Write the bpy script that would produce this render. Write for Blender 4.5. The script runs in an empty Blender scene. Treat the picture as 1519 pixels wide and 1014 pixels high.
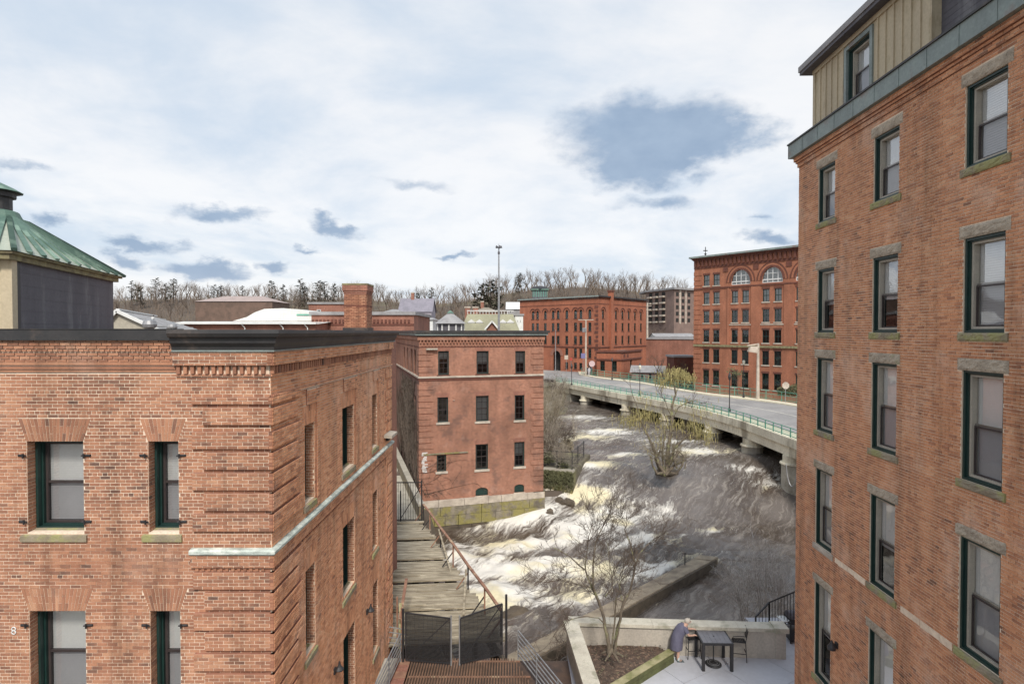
import bpy, math, random
import numpy as np
from mathutils import Vector, Matrix
rnd = random.Random(7)
sc = bpy.context.scene
COL = sc.collection

# ------------------------------------------------------------------ camera, sky, sun, exposure
F = 840.0; CX = 759.5; CY = 507.0
PITCH = math.atan(15/F)
cam = bpy.data.cameras.new('camera'); camo = bpy.data.objects.new('camera', cam); COL.objects.link(camo)
cam.sensor_width = 36; cam.lens = 36*F/1519; cam.clip_end = 3000; cam.clip_start = 0.1
camo.location = (0, 0, 0); camo.rotation_euler = (math.pi/2-PITCH, 0, 0)
sc.camera = camo
SUN_EL = math.radians(46); SUN_AZ = math.radians(174)   # clockwise from +Y; behind the camera, slightly left
EXPO = 1.2
sun = bpy.data.lights.new('sun', 'SUN'); sun.energy = 1.5; sun.angle = math.radians(10); sun.color = (1, .95, .87)
suno = bpy.data.objects.new('sun', sun); COL.objects.link(suno)
sd = Vector((math.sin(SUN_AZ)*math.cos(SUN_EL), math.cos(SUN_AZ)*math.cos(SUN_EL), math.sin(SUN_EL)))
suno.rotation_euler = (-sd).to_track_quat('-Z', 'Y').to_euler()
sc.view_settings.view_transform = 'Standard'; sc.view_settings.look = 'None'
sc.view_settings.gamma = 1; sc.view_settings.use_curve_mapping = False; sc.view_settings.exposure = EXPO
sc.render.engine = 'CYCLES'
sc.cycles.max_bounces = 6; sc.cycles.diffuse_bounces = 3; sc.cycles.transparent_max_bounces = 16

class NT:
    def __init__(s, nt): s.nt = nt
    def n(s, t, ins=None, **props):
        nd = s.nt.nodes.new(t)
        for k, v in props.items(): setattr(nd, k, v)
        for k, v in (ins or {}).items():
            sk = nd.inputs[k]
            if isinstance(v, bpy.types.NodeSocket): s.nt.links.new(v, sk)
            else: sk.default_value = v
        return nd
    def m(s, op, a, b=0.0, c=0.0, clamp=False):
        nd = s.n('ShaderNodeMath', {0: a, 1: b, 2: c}, operation=op); nd.use_clamp = clamp
        return nd.outputs[0]
    def vm(s, op, a, b=(0, 0, 0)):
        nd = s.n('ShaderNodeVectorMath', {0: a, 1: b}, operation=op); return nd.outputs[0]
    def noise(s, vec, scale, detail=4, rough=.55, dist=0.0, out=0):
        nd = s.n('ShaderNodeTexNoise', {'Vector': vec, 'Scale': scale, 'Detail': detail, 'Roughness': rough, 'Distortion': dist}); return nd.outputs[out]
    def ramp(s, fac, stops, interp='LINEAR'):
        nd = s.n('ShaderNodeValToRGB', {0: fac}); cr = nd.color_ramp; cr.interpolation = interp
        while len(cr.elements) < len(stops): cr.elements.new(.5)
        for e, (p, c) in zip(cr.elements, stops):
            e.position = p; e.color = (c[0], c[1], c[2], 1) if hasattr(c, '__len__') else (c, c, c, 1)
        return nd.outputs[0]
    def mix(s, fac, a, b, blend='MIX'):
        nd = s.n('ShaderNodeMix', data_type='RGBA', blend_type=blend); nd.clamp_factor = True
        for k, v in ((0, fac), (6, a), (7, b)):
            if isinstance(v, bpy.types.NodeSocket): s.nt.links.new(v, nd.inputs[k])
            else: nd.inputs[k].default_value = (tuple(v)+(1,) if hasattr(v, '__len__') and len(v) == 3 else v)
        return nd.outputs[2]
    def sstep(s, x, lo, hi):
        nd = s.n('ShaderNodeMapRange', {0: x, 1: lo, 2: hi, 3: 0.0, 4: 1.0}, interpolation_type='SMOOTHSTEP'); return nd.outputs[0]

world = bpy.data.worlds.new('World'); sc.world = world; world.use_nodes = True
W = NT(world.node_tree); world.node_tree.nodes.clear()
SKYS = 0.086
sky = W.n('ShaderNodeTexSky', sky_type='NISHITA', sun_disc=False, sun_elevation=SUN_EL, sun_rotation=SUN_AZ, air_density=1.0, dust_density=1.5)
tc = W.n('ShaderNodeTexCoord').outputs['Generated']
sx = W.n('ShaderNodeSeparateXYZ', {0: W.vm('NORMALIZE', tc)})
az = W.m('ARCTAN2', sx.outputs[0], sx.outputs[1]); zc = W.m('MAXIMUM', sx.outputs[2], 0.0)
el = W.m('ARCSINE', sx.outputs[2])
inv = W.m('DIVIDE', 1.0, W.m('ADD', zc, .16))
pl = W.n('ShaderNodeCombineXYZ', {0: W.m('MULTIPLY', sx.outputs[0], inv), 1: W.m('MULTIPLY', sx.outputs[1], inv), 2: 0.3}).outputs[0]   # cloud layer seen from below
n1 = W.noise(pl, .55, 7, .58, .5); n2 = W.noise(pl, 1.7, 6, .6, .3)
cov = W.m('ADD', W.m('MULTIPLY', n1, .72), W.m('MULTIPLY', n2, .28))
# overcast sheet: white where thick, pale blue where thin; whiter towards the horizon
thick = W.sstep(W.m('ADD', cov, W.m('MULTIPLY', W.m('SUBTRACT', .35, zc), .22)), .40, .60)
sheet = W.mix(thick, (3.25, 3.75, 4.35), (4.9, 4.92, 4.97))
base = W.mix(.93, sky.outputs[0], sheet)
# darker detached cumulus
e = W.n('ShaderNodeCombineXYZ', {0: az, 1: W.m('MULTIPLY', el, 1.7), 2: 0.0}).outputs[0]
wv = W.noise(e, 9, 6, .62, 0.0, 1)
wc = W.n('ShaderNodeSeparateXYZ', {0: wv})
wv2 = W.noise(W.vm('ADD', e, (3.3, 1.7, 0)), 4.0, 3, .5, 0.0, 1); wd = W.n('ShaderNodeSeparateXYZ', {0: wv2})
azw = W.m('ADD', az, W.m('ADD', W.m('MULTIPLY', W.m('SUBTRACT', wc.outputs[0], .5), .16), W.m('MULTIPLY', W.m('SUBTRACT', wd.outputs[0], .5), .10)))
elw = W.m('ADD', el, W.m('ADD', W.m('MULTIPLY', W.m('SUBTRACT', wc.outputs[1], .5), .085), W.m('MULTIPLY', W.m('SUBTRACT', wd.outputs[1], .5), .05)))
dens = None
for (px, py, rx, ry, s) in [(960, 200, 160, 62, 1.35), (1055, 205, 100, 36, 1.25), (935, 246, 85, 36, 1.15), (1010, 235, 70, 26, .9), (965, 298, 60, 15, .6), (322, 316, 76, 17, .95), (210, 357, 76, 15, .95),
                            (300, 400, 72, 16, .95), (195, 386, 40, 16, .8), (500, 340, 50, 13, .9), (675, 375, 32, 8, .95), (395, 388, 40, 11, .8), (72, 322, 42, 14, .8),
                            (1140, 355, 45, 12, .7), (1120, 325, 26, 8, .5), (40, 240, 45, 10, .4), (450, 366, 22, 7, .6), (610, 270, 60, 10, .35)]:
    a0 = math.atan((px-CX)/F); e0 = math.atan2((492-py)/F, math.hypot(1, (px-CX)/F)); k = 1/math.hypot(1, (px-CX)/F)
    dx = W.m('MULTIPLY', W.m('SUBTRACT', azw, a0), F/rx/k/k); dy = W.m('MULTIPLY', W.m('SUBTRACT', elw, e0), F/ry/k)
    r2 = W.m('ADD', W.m('MULTIPLY', dx, dx), W.m('MULTIPLY', dy, dy))
    d = W.m('MULTIPLY', W.m('SUBTRACT', 1.0, W.m('SQRT', r2)), s)
    dens = d if dens is None else W.m('MAXIMUM', dens, d)
dk = W.sstep(W.m('ADD', dens, W.m('MULTIPLY', W.m('SUBTRACT', n2, .5), 1.0)), -.08, .62)
body = W.mix(W.noise(e, 14, 4), (1.2, 1.75, 2.6), (2.1, 2.7, 3.5))
colr = W.mix(W.m('MULTIPLY', dk, .93), base, body)
hz = W.sstep(zc, .0, .14)
colr = W.mix(W.m('MULTIPLY', W.m('SUBTRACT', 1.0, hz), .30), colr, (4.5, 4.6, 4.85))
bg = W.n('ShaderNodeBackground', {0: colr, 1: SKYS})
W.nt.links.new(bg.outputs[0], W.n('ShaderNodeOutputWorld').inputs[0])
world.cycles.sampling_method = 'MANUAL'; world.cycles.sample_map_resolution = 512

# ------------------------------------------------------------------ geometry helpers (camera at the origin, z = 0 is its height)
_c, _s = math.cos(PITCH), math.sin(PITCH)
def ray(px, py):
    x = (px-CX)/F; v = (CY-py)/F; dy = _c+v*_s
    return x/dy, (v*_c-_s)/dy
def P(px, py, Y): a, b = ray(px, py); return Vector((a*Y, Y, b*Y))
def PZ(px, py, z): a, b = ray(px, py); Y = z/b; return Vector((a*Y, Y, z))
def zf(py, Y): return ray(CX, py)[1]*Y
class Frame:                                   # a vertical wall plane: origin, direction along it, outward normal
    def __init__(s, O, U):
        s.O = Vector((O[0], O[1], 0)); s.U = Vector((U[0], U[1], 0)).normalized(); s.N = Vector((s.U.y, -s.U.x, 0))
    def p(s, u, n, z): q = s.O+s.U*u+s.N*n; return Vector((q.x, q.y, z))
    def hit(s, px, py=600):                    # pixel -> (u, z) on the plane
        a, b = ray(px, py)
        # O + u U = t (a,1)
        den = s.U.x-a*s.U.y; u = (a*s.O.y-s.O.x)/den; Y = s.O.y+u*s.U.y
        return u, b*Y
    def mat(s, u, n, z):                       # local x along the wall, y into it, z up
        q = s.p(u, n, z); M = Matrix.Identity(4)
        for i, c in enumerate((s.U, -s.N, Vector((0, 0, 1)))):
            for r in range(3): M[r][i] = c[r]
        M.translation = q; return M

WM = {}
def link(o, parent=None, M=None):
    M = M or Matrix.Identity(4); COL.objects.link(o)
    if parent is not None:
        o.parent = parent; o.matrix_parent_inverse = WM[parent.name].inverted()
    o.matrix_basis = M; WM[o.name] = M.copy(); return o
def tag(o, label=None, cat=None, group=None, kind=None):
    if label: o['label'] = label
    if cat: o['category'] = cat
    if group: o['group'] = group
    if kind: o['kind'] = kind
    return o
def thing(name, label, cat, loc=(0, 0, 0), group=None, kind=None):
    o = bpy.data.objects.new(name, None); link(o, None, Matrix.Translation(Vector(loc)))
    o.empty_display_size = .3
    return tag(o, label, cat, group, kind)
def autouv(me):
    nl = len(me.loops); npoly = len(me.polygons)
    if not npoly: return
    co = np.empty(len(me.vertices)*3, 'f'); me.vertices.foreach_get('co', co); co = co.reshape(-1, 3)
    nr = np.empty(npoly*3, 'f'); me.polygons.foreach_get('normal', nr); nr = nr.reshape(-1, 3)
    lt = np.empty(npoly, 'i'); me.polygons.foreach_get('loop_total', lt)
    vi = np.empty(nl, 'i'); me.loops.foreach_get('vertex_index', vi)
    N = np.repeat(nr, lt, axis=0); C = co[vi]
    flat = np.abs(N[:, 2]) > .75
    h = np.hypot(N[:, 0], N[:, 1])+1e-9
    u = np.where(flat, C[:, 0], (-N[:, 1]*C[:, 0]+N[:, 0]*C[:, 1])/h); v = np.where(flat, C[:, 1], C[:, 2])
    uv = me.uv_layers.new(name='UVMap'); uv.data.foreach_set('uv', np.stack([u, v], 1).astype('f').ravel())
def mesh_of(name, v, f, mats, mi=None, smooth=False, uv=True):
    me = bpy.data.meshes.new(name); me.from_pydata([tuple(q) for q in v] if not isinstance(v, np.ndarray) else v.tolist(), [], f if not isinstance(f, np.ndarray) else f.tolist())
    for m in (mats if isinstance(mats, (list, tuple)) else [mats]): me.materials.append(m)
    if mi is not None: me.polygons.foreach_set('material_index', np.asarray(mi, 'i'))
    if smooth: me.polygons.foreach_set('use_smooth', np.ones(len(me.polygons), bool))
    if uv: autouv(me)
    me.update(); return me
class MB:
    def __init__(s): s.v = []; s.f = []; s.mi = []; s.m = 0
    def poly(s, pts): 
        i = len(s.v); s.v += [tuple(p) for p in pts]; s.f.append(tuple(range(i, i+len(pts)))); s.mi.append(s.m); return s
    def hexa(s, q):                             # 8 points: bottom ring 0-3, top ring 4-7
        i = len(s.v); s.v += [tuple(p) for p in q]
        for f in ((3, 2, 1, 0), (4, 5, 6, 7), (0, 1, 5, 4), (1, 2, 6, 5), (2, 3, 7, 6), (3, 0, 4, 7)):
            s.f.append(tuple(i+k for k in f)); s.mi.append(s.m)
        return s
    def box(s, x0, y0, z0, x1, y1, z1):
        return s.hexa([(x0, y0, z0), (x1, y0, z0), (x1, y1, z0), (x0, y1, z0), (x0, y0, z1), (x1, y0, z1), (x1, y1, z1), (x0, y1, z1)])
    def fbox(s, fr, u0, u1, n0, n1, z0, z1):    # box in a Frame, n outward
        return s.hexa([fr.p(u0, n1, z0), fr.p(u1, n1, z0), fr.p(u1, n0, z0), fr.p(u0, n0, z0), fr.p(u0, n1, z1), fr.p(u1, n1, z1), fr.p(u1, n0, z1), fr.p(u0, n0, z1)])
    def prism(s, ring, z0, z1):                 # ring counter-clockwise (x, y)
        n = len(ring); i = len(s.v)
        s.v += [(x, y, z0) for x, y in ring]+[(x, y, z1) for x, y in ring]
        s.f.append(tuple(i+k for k in range(n-1, -1, -1))); s.f.append(tuple(i+n+k for k in range(n))); s.mi += [s.m, s.m]
        for k in range(n): s.f.append((i+k, i+(k+1) % n, i+n+(k+1) % n, i+n+k)); s.mi.append(s.m)
        return s
    def tube(s, pts, r, n=6, cap=True):
        pts = [Vector(p) for p in pts]; 
        if not hasattr(r, '__len__'): r = [r]*len(pts)
        i0 = len(s.v); prev = None
        for k, p in enumerate(pts):
            d = (pts[min(k+1, len(pts)-1)]-pts[max(k-1, 0)]).normalized()
            a = d.orthogonal() if prev is None else (prev-d*prev.dot(d))
            a.normalize(); prev = a; b = d.cross(a)
            for j in range(n):
                t = 2*math.pi*j/n; s.v.append(tuple(p+(a*math.cos(t)+b*math.sin(t))*r[k]))
        for k in range(len(pts)-1):
            for j in range(n):
                s.f.append((i0+k*n+j, i0+k*n+(j+1) % n, i0+(k+1)*n+(j+1) % n, i0+(k+1)*n+j)); s.mi.append(s.m)
        if cap:
            s.f.append(tuple(i0+j for j in range(n-1, -1, -1))); s.f.append(tuple(i0+(len(pts)-1)*n+j for j in range(n))); s.mi += [s.m, s.m]
        return s
    def bar(s, a, b, w, h=None):                # square bar from a to b
        a, b = Vector(a), Vector(b); h = h or w; d = (b-a).normalized()
        x = d.cross(Vector((0, 0, 1))); x = Vector((1, 0, 0)) if x.length < 1e-4 else x.normalized(); y = x.cross(d)
        x = x*w/2; y = y*h/2
        return s.hexa([a-x-y, a+x-y, a+x+y, a-x+y, b-x-y, b+x-y, b+x+y, b-x+y])
    def lathe(s, c, prof, n=12):                # prof: (r, z) from bottom to top
        i = len(s.v); c = Vector(c)
        for r, z in prof:
            for j in range(n): t = 2*math.pi*j/n; s.v.append((c.x+r*math.cos(t), c.y+r*math.sin(t), c.z+z))
        for k in range(len(prof)-1):
            for j in range(n): s.f.append((i+k*n+j, i+k*n+(j+1) % n, i+(k+1)*n+(j+1) % n, i+(k+1)*n+j)); s.mi.append(s.m)
        s.f.append(tuple(i+j for j in range(n-1, -1, -1))); s.f.append(tuple(i+(len(prof)-1)*n+j for j in range(n))); s.mi += [s.m, s.m]
        return s
    def build(s, name, mats, parent=None, M=None, smooth=False, kind=None):
        o = bpy.data.objects.new(name, mesh_of(name, s.v, s.f, mats, s.mi, smooth)); link(o, parent, M)
        if kind: o['kind'] = kind
        return o
def inst(name, me, parent, M):
    return link(bpy.data.objects.new(name, me), parent, M)

# ------------------------------------------------------------------ materials
def newmat(name):
    m = bpy.data.materials.new(name); m.use_nodes = True; nt = NT(m.node_tree)
    b = m.node_tree.nodes['Principled BSDF']; return m, nt, b
def setb(nt, b, col=None, rough=None, metal=None, bump=None, bd=.02, bs=.6):
    if col is not None:
        if isinstance(col, bpy.types.NodeSocket): nt.nt.links.new(col, b.inputs['Base Color'])
        else: b.inputs['Base Color'].default_value = (*col, 1)
    if rough is not None:
        if isinstance(rough, bpy.types.NodeSocket): nt.nt.links.new(rough, b.inputs['Roughness'])
        else: b.inputs['Roughness'].default_value = rough
    if metal is not None: b.inputs['Metallic'].default_value = metal
    if bump is not None:
        bn = nt.n('ShaderNodeBump', {'Height': bump, 'Distance': bd, 'Strength': bs}); nt.nt.links.new(bn.outputs[0], b.inputs['Normal'])
def pm(name, c1, c2=None, scale=2.0, rough=.8, metal=0.0, bumps=None, bd=.01, c3=None, s3=.3, th3=(.52, .66), stretch=(1, 1, 1), fine=.15):
    m, nt, b = newmat(name); pos = nt.n('ShaderNodeNewGeometry').outputs['Position']
    pv = nt.vm('MULTIPLY', pos, stretch); c2 = c2 or tuple(x*.7 for x in c1)
    n = nt.noise(pv, scale, 6, .6); col = nt.mix(nt.sstep(n, .3, .7), c1, c2)
    if c3: col = nt.mix(nt.sstep(nt.noise(nt.vm('ADD', pv, (7, 3, 5)), s3, 5, .65), *th3), col, c3)
    fn = nt.noise(pos, scale*12, 3, .6)
    col = nt.mix(1.0, col, nt.ramp(fn, [(.25, 1-fine), (.75, 1+fine)]), 'MULTIPLY')
    setb(nt, b, col, rough, metal, nt.noise(pv, bumps, 5, .6) if bumps else None, bd)
    return m
def brick_geo(name, cols, pale, dark, palec=(.62, .43, .33), bright=1.0):
    m, nt, b = newmat(name); g = nt.n('ShaderNodeNewGeometry'); oi = nt.n('ShaderNodeObjectInfo')
    v = nt.n('ShaderNodeCombineXYZ', {0: nt.m('MULTIPLY', g.outputs['Random Per Island'], 97.3), 1: nt.m('MULTIPLY', oi.outputs['Random'], 53.1), 2: 0.0}).outputs[0]
    wn = nt.n('ShaderNodeTexWhiteNoise', {'Vector': v}, noise_dimensions='3D').outputs[0]
    pos = g.outputs['Position']
    # clusters of similar bricks as well as single odd ones
    cl = nt.noise(pos, .9, 3, .6)
    t = nt.m('ADD', nt.m('ADD', nt.m('MULTIPLY', nt.m('POWER', wn, .75), .74), .06), nt.m('MULTIPLY', nt.m('SUBTRACT', cl, .5), .9), 0, True)
    col = nt.ramp(t, cols)
    pn = nt.sstep(nt.noise(nt.vm('ADD', pos, (11, 4, 2)), .55, 7, .68), *pale)
    col = nt.mix(nt.m('MULTIPLY', pn, .32), col, palec)
    dn = nt.sstep(nt.noise(nt.vm('ADD', pos, (3, 14, 8)), .8, 6, .65), *dark)
    col = nt.mix(nt.m('MULTIPLY', dn, .6), col, (.10, .07, .06))
    sk = nt.noise(nt.vm('MULTIPLY', pos, (2.2, 2.2, .22)), 1.0, 6, .65); col = nt.mix(1.0, col, nt.ramp(sk, [(.3, .58), (.5, .98), (.75, 1.18)]), 'MULTIPLY')
    grain = nt.noise(pos, 55, 4, .7)
    col = nt.mix(1.0, col, nt.ramp(grain, [(.25, .72*bright), (.75, 1.25*bright)]), 'MULTIPLY')
    setb(nt, b, col, .9, 0, grain, .006, .7); return m
def brick_tex(name, c1, c2, mortar, var=.5, w=.2065, h=.0687, stain=None, streak=.35, pale=None):
    m, nt, b = newmat(name); uv = nt.n('ShaderNodeUVMap', uv_map='UVMap').outputs[0]; pos = nt.n('ShaderNodeNewGeometry').outputs['Position']
    bt = nt.n('ShaderNodeTexBrick', {'Vector': uv, 'Color1': (*c1, 1), 'Color2': (*c2, 1), 'Mortar': (*mortar, 1), 'Scale': 1.0, 'Mortar Size': .009, 'Mortar Smooth': .2, 'Bias': 0.0, 'Brick Width': w, 'Row Height': h})
    n = nt.noise(pos, .35, 7, .66); n2 = nt.noise(nt.vm('MULTIPLY', pos, (1.5, 1.5, .25)), .9, 5, .6); fine = nt.noise(pos, 6, 5, .7)
    col = nt.mix(1.0, bt.outputs[0], nt.ramp(n, [(.3, 1-var*.5), (.7, 1+var*.45)]), 'MULTIPLY')
    col = nt.mix(1.0, col, nt.ramp(n2, [(.3, 1-streak*.5), (.7, 1+streak*.4)]), 'MULTIPLY')
    col = nt.mix(1.0, col, nt.ramp(fine, [(.3, .8), (.7, 1.18)]), 'MULTIPLY')
    if stain: col = nt.mix(nt.m('MULTIPLY', nt.sstep(nt.noise(nt.vm('ADD', pos, (5, 5, 9)), .5, 6, .7), .52, .68), .7), col, stain)
    if pale: col = nt.mix(nt.m('MULTIPLY', nt.sstep(nt.noise(nt.vm('ADD', pos, (25, 5, 9)), .8, 7, .7), .55, .68), .5), col, pale)
    setb(nt, b, col, .92, 0, bt.outputs['Fac'], .01, -.5); return m

BR = [(0, (.17, .095, .07)), (.1, (.29, .14, .09)), (.3, (.385, .175, .105)), (.55, (.45, .208, .122)), (.8, (.52, .26, .155)), (1, (.60, .34, .21))]
M_brickL = brick_geo('brick_left', BR, (.55, .72), (.58, .74), bright=.94)
M_brickS = brick_geo('brick_side_lightened', [(0, (.27, .125, .075)), (.1, (.42, .185, .10)), (.35, (.53, .245, .13)), (.6, (.60, .29, .155)), (.85, (.65, .345, .195)), (1, (.70, .42, .26))], (.50, .66), (.68, .8), (.74, .54, .42), 1.28)  # paler, more orange side brick, its colour also brightened for sunlight that face lacks
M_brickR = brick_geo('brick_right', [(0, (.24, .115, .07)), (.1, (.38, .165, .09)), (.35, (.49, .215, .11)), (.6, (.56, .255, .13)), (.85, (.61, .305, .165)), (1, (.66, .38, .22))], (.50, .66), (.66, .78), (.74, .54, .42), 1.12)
M_brickplain = pm('brick_edge', (.40, .18, .115), (.30, .13, .085), 3, .95)
M_mortar = pm('mortar', (.86, .71, .56), (.70, .55, .42), 1.3, .95, bumps=30, bd=.004)
M_mortarR = pm('mortar_pale', (.88, .72, .55), (.74, .57, .42), .9, .95, bumps=30, bd=.004)
M_bricksideL = brick_tex('brick_side', (.42, .18, .11), (.30, .12, .08), (.55, .43, .34))
M_brickM = brick_tex('brick_mid', (.36, .145, .09), (.275, .108, .07), (.43, .28, .2), .7, stain=(.14, .085, .07), pale=(.42, .25, .19))
M_brickV = brick_tex('brick_vine_stained', (.22, .10, .075), (.17, .08, .06), (.28, .2, .16), .8, stain=(.10, .075, .065))
M_brickA = brick_tex('brick_arcade', (.37, .12, .062), (.30, .095, .05), (.36, .16, .10), .35)
M_brickB = brick_tex('brick_large_mill', (.38, .135, .072), (.31, .108, .058), (.38, .19, .12), .35)
M_brickF = brick_tex('brick_far', (.33, .13, .085), (.25, .10, .07), (.34, .2, .15), .5)
M_brickDk = pm('brownstone_trim', (.17, .06, .04), (.11, .045, .033), 1.5, .9)
M_granite = pm('granite', (.52, .44, .34), (.34, .28, .215), 3.5, .95, bumps=9, bd=.09, c3=(.30, .31, .16), s3=1.4, th3=(.58, .72), fine=.3)
M_sill = pm('mossy_stone_sill', (.36, .30, .215), (.23, .19, .13), 3, .95, bumps=25, bd=.02, c3=(.33, .31, .14), s3=2.0, th3=(.45, .6))
M_stonew = pm('pale_stone', (.60, .52, .43), (.40, .34, .28), 1.6, .95, bumps=6, bd=.05)
M_block = pm('river_block_stone', (.30, .26, .20), (.13, .11, .085), 1.5, .95, bumps=5, bd=.12, c3=(.27, .235, .085), s3=.9, th3=(.42, .60))
M_blackm = pm('black_roof_metal', (.045, .042, .042), (.028, .028, .03), 1.5, .55, bumps=2, bd=.01, c3=(.09, .07, .06), s3=.8)
M_verd = pm('verdigris', (.56, .63, .57), (.30, .33, .30), 3.0, .8, bumps=12, bd=.01, c3=(.66, .69, .63), s3=2.0, th3=(.5, .62), stretch=(1, 1, 3))
M_copper = pm('weathered_copper', (.27, .32, .30), (.19, .225, .215), 1.2, .6, bumps=2.5, bd=.01, c3=(.24, .19, .17), s3=.9, th3=(.55, .7))
M_copgreen = pm('green_copper_roof', (.12, .20, .155), (.085, .15, .12), 2.5, .6, c3=(.22, .32, .25), s3=1.2, th3=(.5, .65))
M_coppale = pm('pale_copper_pan', (.44, .46, .38), (.33, .37, .30), 2.5, .6)
M_green = pm('dark_green_paint', (.016, .045, .038), (.011, .032, .029), 3, .4)
M_greenr = pm('green_rail_paint', (.16, .42, .31), (.11, .33, .25), 2, .5)
M_brownsash = pm('brown_sash', (.055, .042, .04), (.04, .03, .03), 3, .45)
M_vinyl = pm('beige_vinyl', (.48, .43, .35), (.40, .36, .30), 3, .5)
M_blind = pm('white_blind', (.88, .87, .84), (.82, .81, .78), 2, .6, fine=.04)
M_screen = pm('grey_screen', (.17, .165, .175), (.12, .12, .125), 2, .8)
M_room = pm('room_dark', (.03, .028, .026), (.018, .017, .016), 1.5, .9)
M_tan = pm('tan_siding', (.56, .47, .32), (.47, .39, .27), 1.2, .75, c3=(.42, .34, .22), s3=2.4, stretch=(1, 1, .3), fine=.1)
M_slate = pm('slate_siding', (.115, .11, .125), (.085, .08, .092), 1.0, .7, c3=(.16, .155, .165), s3=1.2, stretch=(1, 1, .2))
M_moss = pm('mossy_cornice', (.30, .27, .14), (.16, .13, .08), 3, .9)
M_roofg = pm('grey_roof', (.34, .33, .33), (.25, .24, .24), 1.0, .8)
M_roofw = pm('white_roof', (.75, .74, .70), (.62, .61, .58), .6, .7)
M_roofflat = pm('flat_roof_gravel', (.20, .19, .18), (.14, .135, .13), .5, .9)
M_white = pm('white_paint', (.76, .76, .74), (.66, .66, .64), 1.5, .6)
M_conc = pm('old_concrete', (.50, .46, .38), (.36, .33, .27), .9, .9, bumps=14, bd=.01, c3=(.26, .23, .18), s3=.6, th3=(.55, .72))
M_concl = pm('bridge_concrete', (.84, .77, .61), (.66, .59, .45), .5, .9, bumps=8, bd=.01, c3=(.36, .31, .23), s3=.35, stretch=(1, 1, .3))
M_walk = pm('sidewalk_concrete', (.74, .67, .50), (.62, .56, .43), .4, .9)
M_cap = pm('planter_cap_stone', (.62, .58, .48), (.48, .44, .36), 2.2, .9, bumps=18, bd=.01, c3=(.36, .34, .26), s3=1.5)
M_stucco = pm('planter_stucco', (.50, .45, .38), (.40, .36, .31), 1.2, .95, bumps=20, bd=.008, stretch=(1, 1, .4))
M_slab = pm('patio_slab', (.50, .50, .53), (.43, .43, .46), .6, .8, bumps=25, bd=.003, fine=.05)
M_asph = pm('asphalt', (.33, .315, .305), (.25, .24, .235), .25, .9, c3=(.40, .37, .34), s3=.15)
M_paint = pm('road_paint', (.65, .63, .56), (.5, .48, .42), 2, .8)
M_wood = pm('weathered_plank', (.44, .38, .28), (.20, .165, .115), 2.2, .9, bumps=9, bd=.02, c3=(.56, .49, .36), s3=2.5, th3=(.54, .68), stretch=(.35, 2.5, 2.5), fine=.25)
M_woodd = pm('dark_wet_timber', (.13, .10, .07), (.07, .055, .04), 2, .85, stretch=(.4, 2, 2))
M_rust = pm('rusty_iron', (.36, .20, .13), (.22, .11, .075), 3, .85, c3=(.45, .33, .22), s3=2.5)
M_galv = pm('galvanised_steel', (.36, .36, .36), (.25, .25, .26), 3, .5, metal=.3)
M_iron = pm('black_iron', (.035, .033, .035), (.025, .024, .026), 4, .5)
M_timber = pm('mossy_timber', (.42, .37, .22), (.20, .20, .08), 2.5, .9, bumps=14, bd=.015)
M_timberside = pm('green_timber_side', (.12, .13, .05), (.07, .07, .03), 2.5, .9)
M_mulch = pm('mulch', (.13, .085, .062), (.06, .04, .03), 7, .95, bumps=22, bd=.05, c3=(.24, .16, .11), s3=9, th3=(.55, .62), fine=.4)
M_soil = pm('bank_ground', (.17, .145, .10), (.09, .08, .055), .35, .95, bumps=2, bd=.2, c3=(.20, .19, .09), s3=.2)
M_hill = pm('hill_ground', (.115, .088, .068), (.08, .062, .048), .06, .95, c3=(.15, .13, .08), s3=.02)
M_bark = pm('bark', (.20, .16, .115), (.10, .08, .062), 4, .9, bumps=25, bd=.02, c3=(.28, .28, .14), s3=2.5)
M_twig = pm('twig', (.13, .095, .07), (.085, .065, .05), 2, .9)
M_twigp = pm('pale_twig', (.42, .37, .30), (.30, .26, .21), 2, .9)
M_birch = pm('pale_sapling_bark', (.58, .54, .50), (.40, .36, .33), 3, .8)
M_hillbark = pm('winter_wood_bark', (.19, .145, .115), (.13, .10, .08), .1, .95)
M_hillbark2 = pm('winter_wood_pale_bark', (.21, .16, .12), (.14, .105, .08), .1, .95)
M_pine = pm('evergreen_needles', (.075, .078, .038), (.045, .05, .028), .4, .9)
M_willow = pm('yellow_willow_catkins', (.44, .37, .155), (.24, .215, .09), .8, .85)
M_bush = pm('olive_bush', (.13, .13, .06), (.08, .08, .04), .6, .9)
M_brush = pm('dry_brush', (.30, .25, .17), (.18, .15, .10), .6, .95)
M_skin = pm('skin', (.62, .38, .28), (.56, .34, .25), 6, .55, fine=.05)
M_hair = pm('silver_hair', (.62, .56, .48), (.45, .40, .34), 20, .7)
M_dress = pm("slate_violet_dress", (.15, .145, .20), (.11, .105, .155), 5, .9, bumps=20, bd=.01)
M_shoe = pm('shoe_dark', (.06, .06, .065), (.10, .14, .14), 8, .7)
M_sock = pm('pale_sock', (.65, .68, .66), (.5, .6, .58), 8, .8)
M_tabtop = pm('table_top_composite', (.19, .185, .20), (.15, .145, .16), 3, .55)
M_red = pm('red_paint', (.45, .06, .04), (.35, .05, .035), 3, .6)
M_lamp = pm('lamp_globe', (.75, .72, .60), (.65, .62, .5), 3, .3)
M_jacket = pm('dark_clothing', (.06, .06, .08), (.04, .04, .05), 3, .9)
M_jacket2 = pm('pale_clothing', (.50, .50, .52), (.4, .4, .42), 3, .9)
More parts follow.
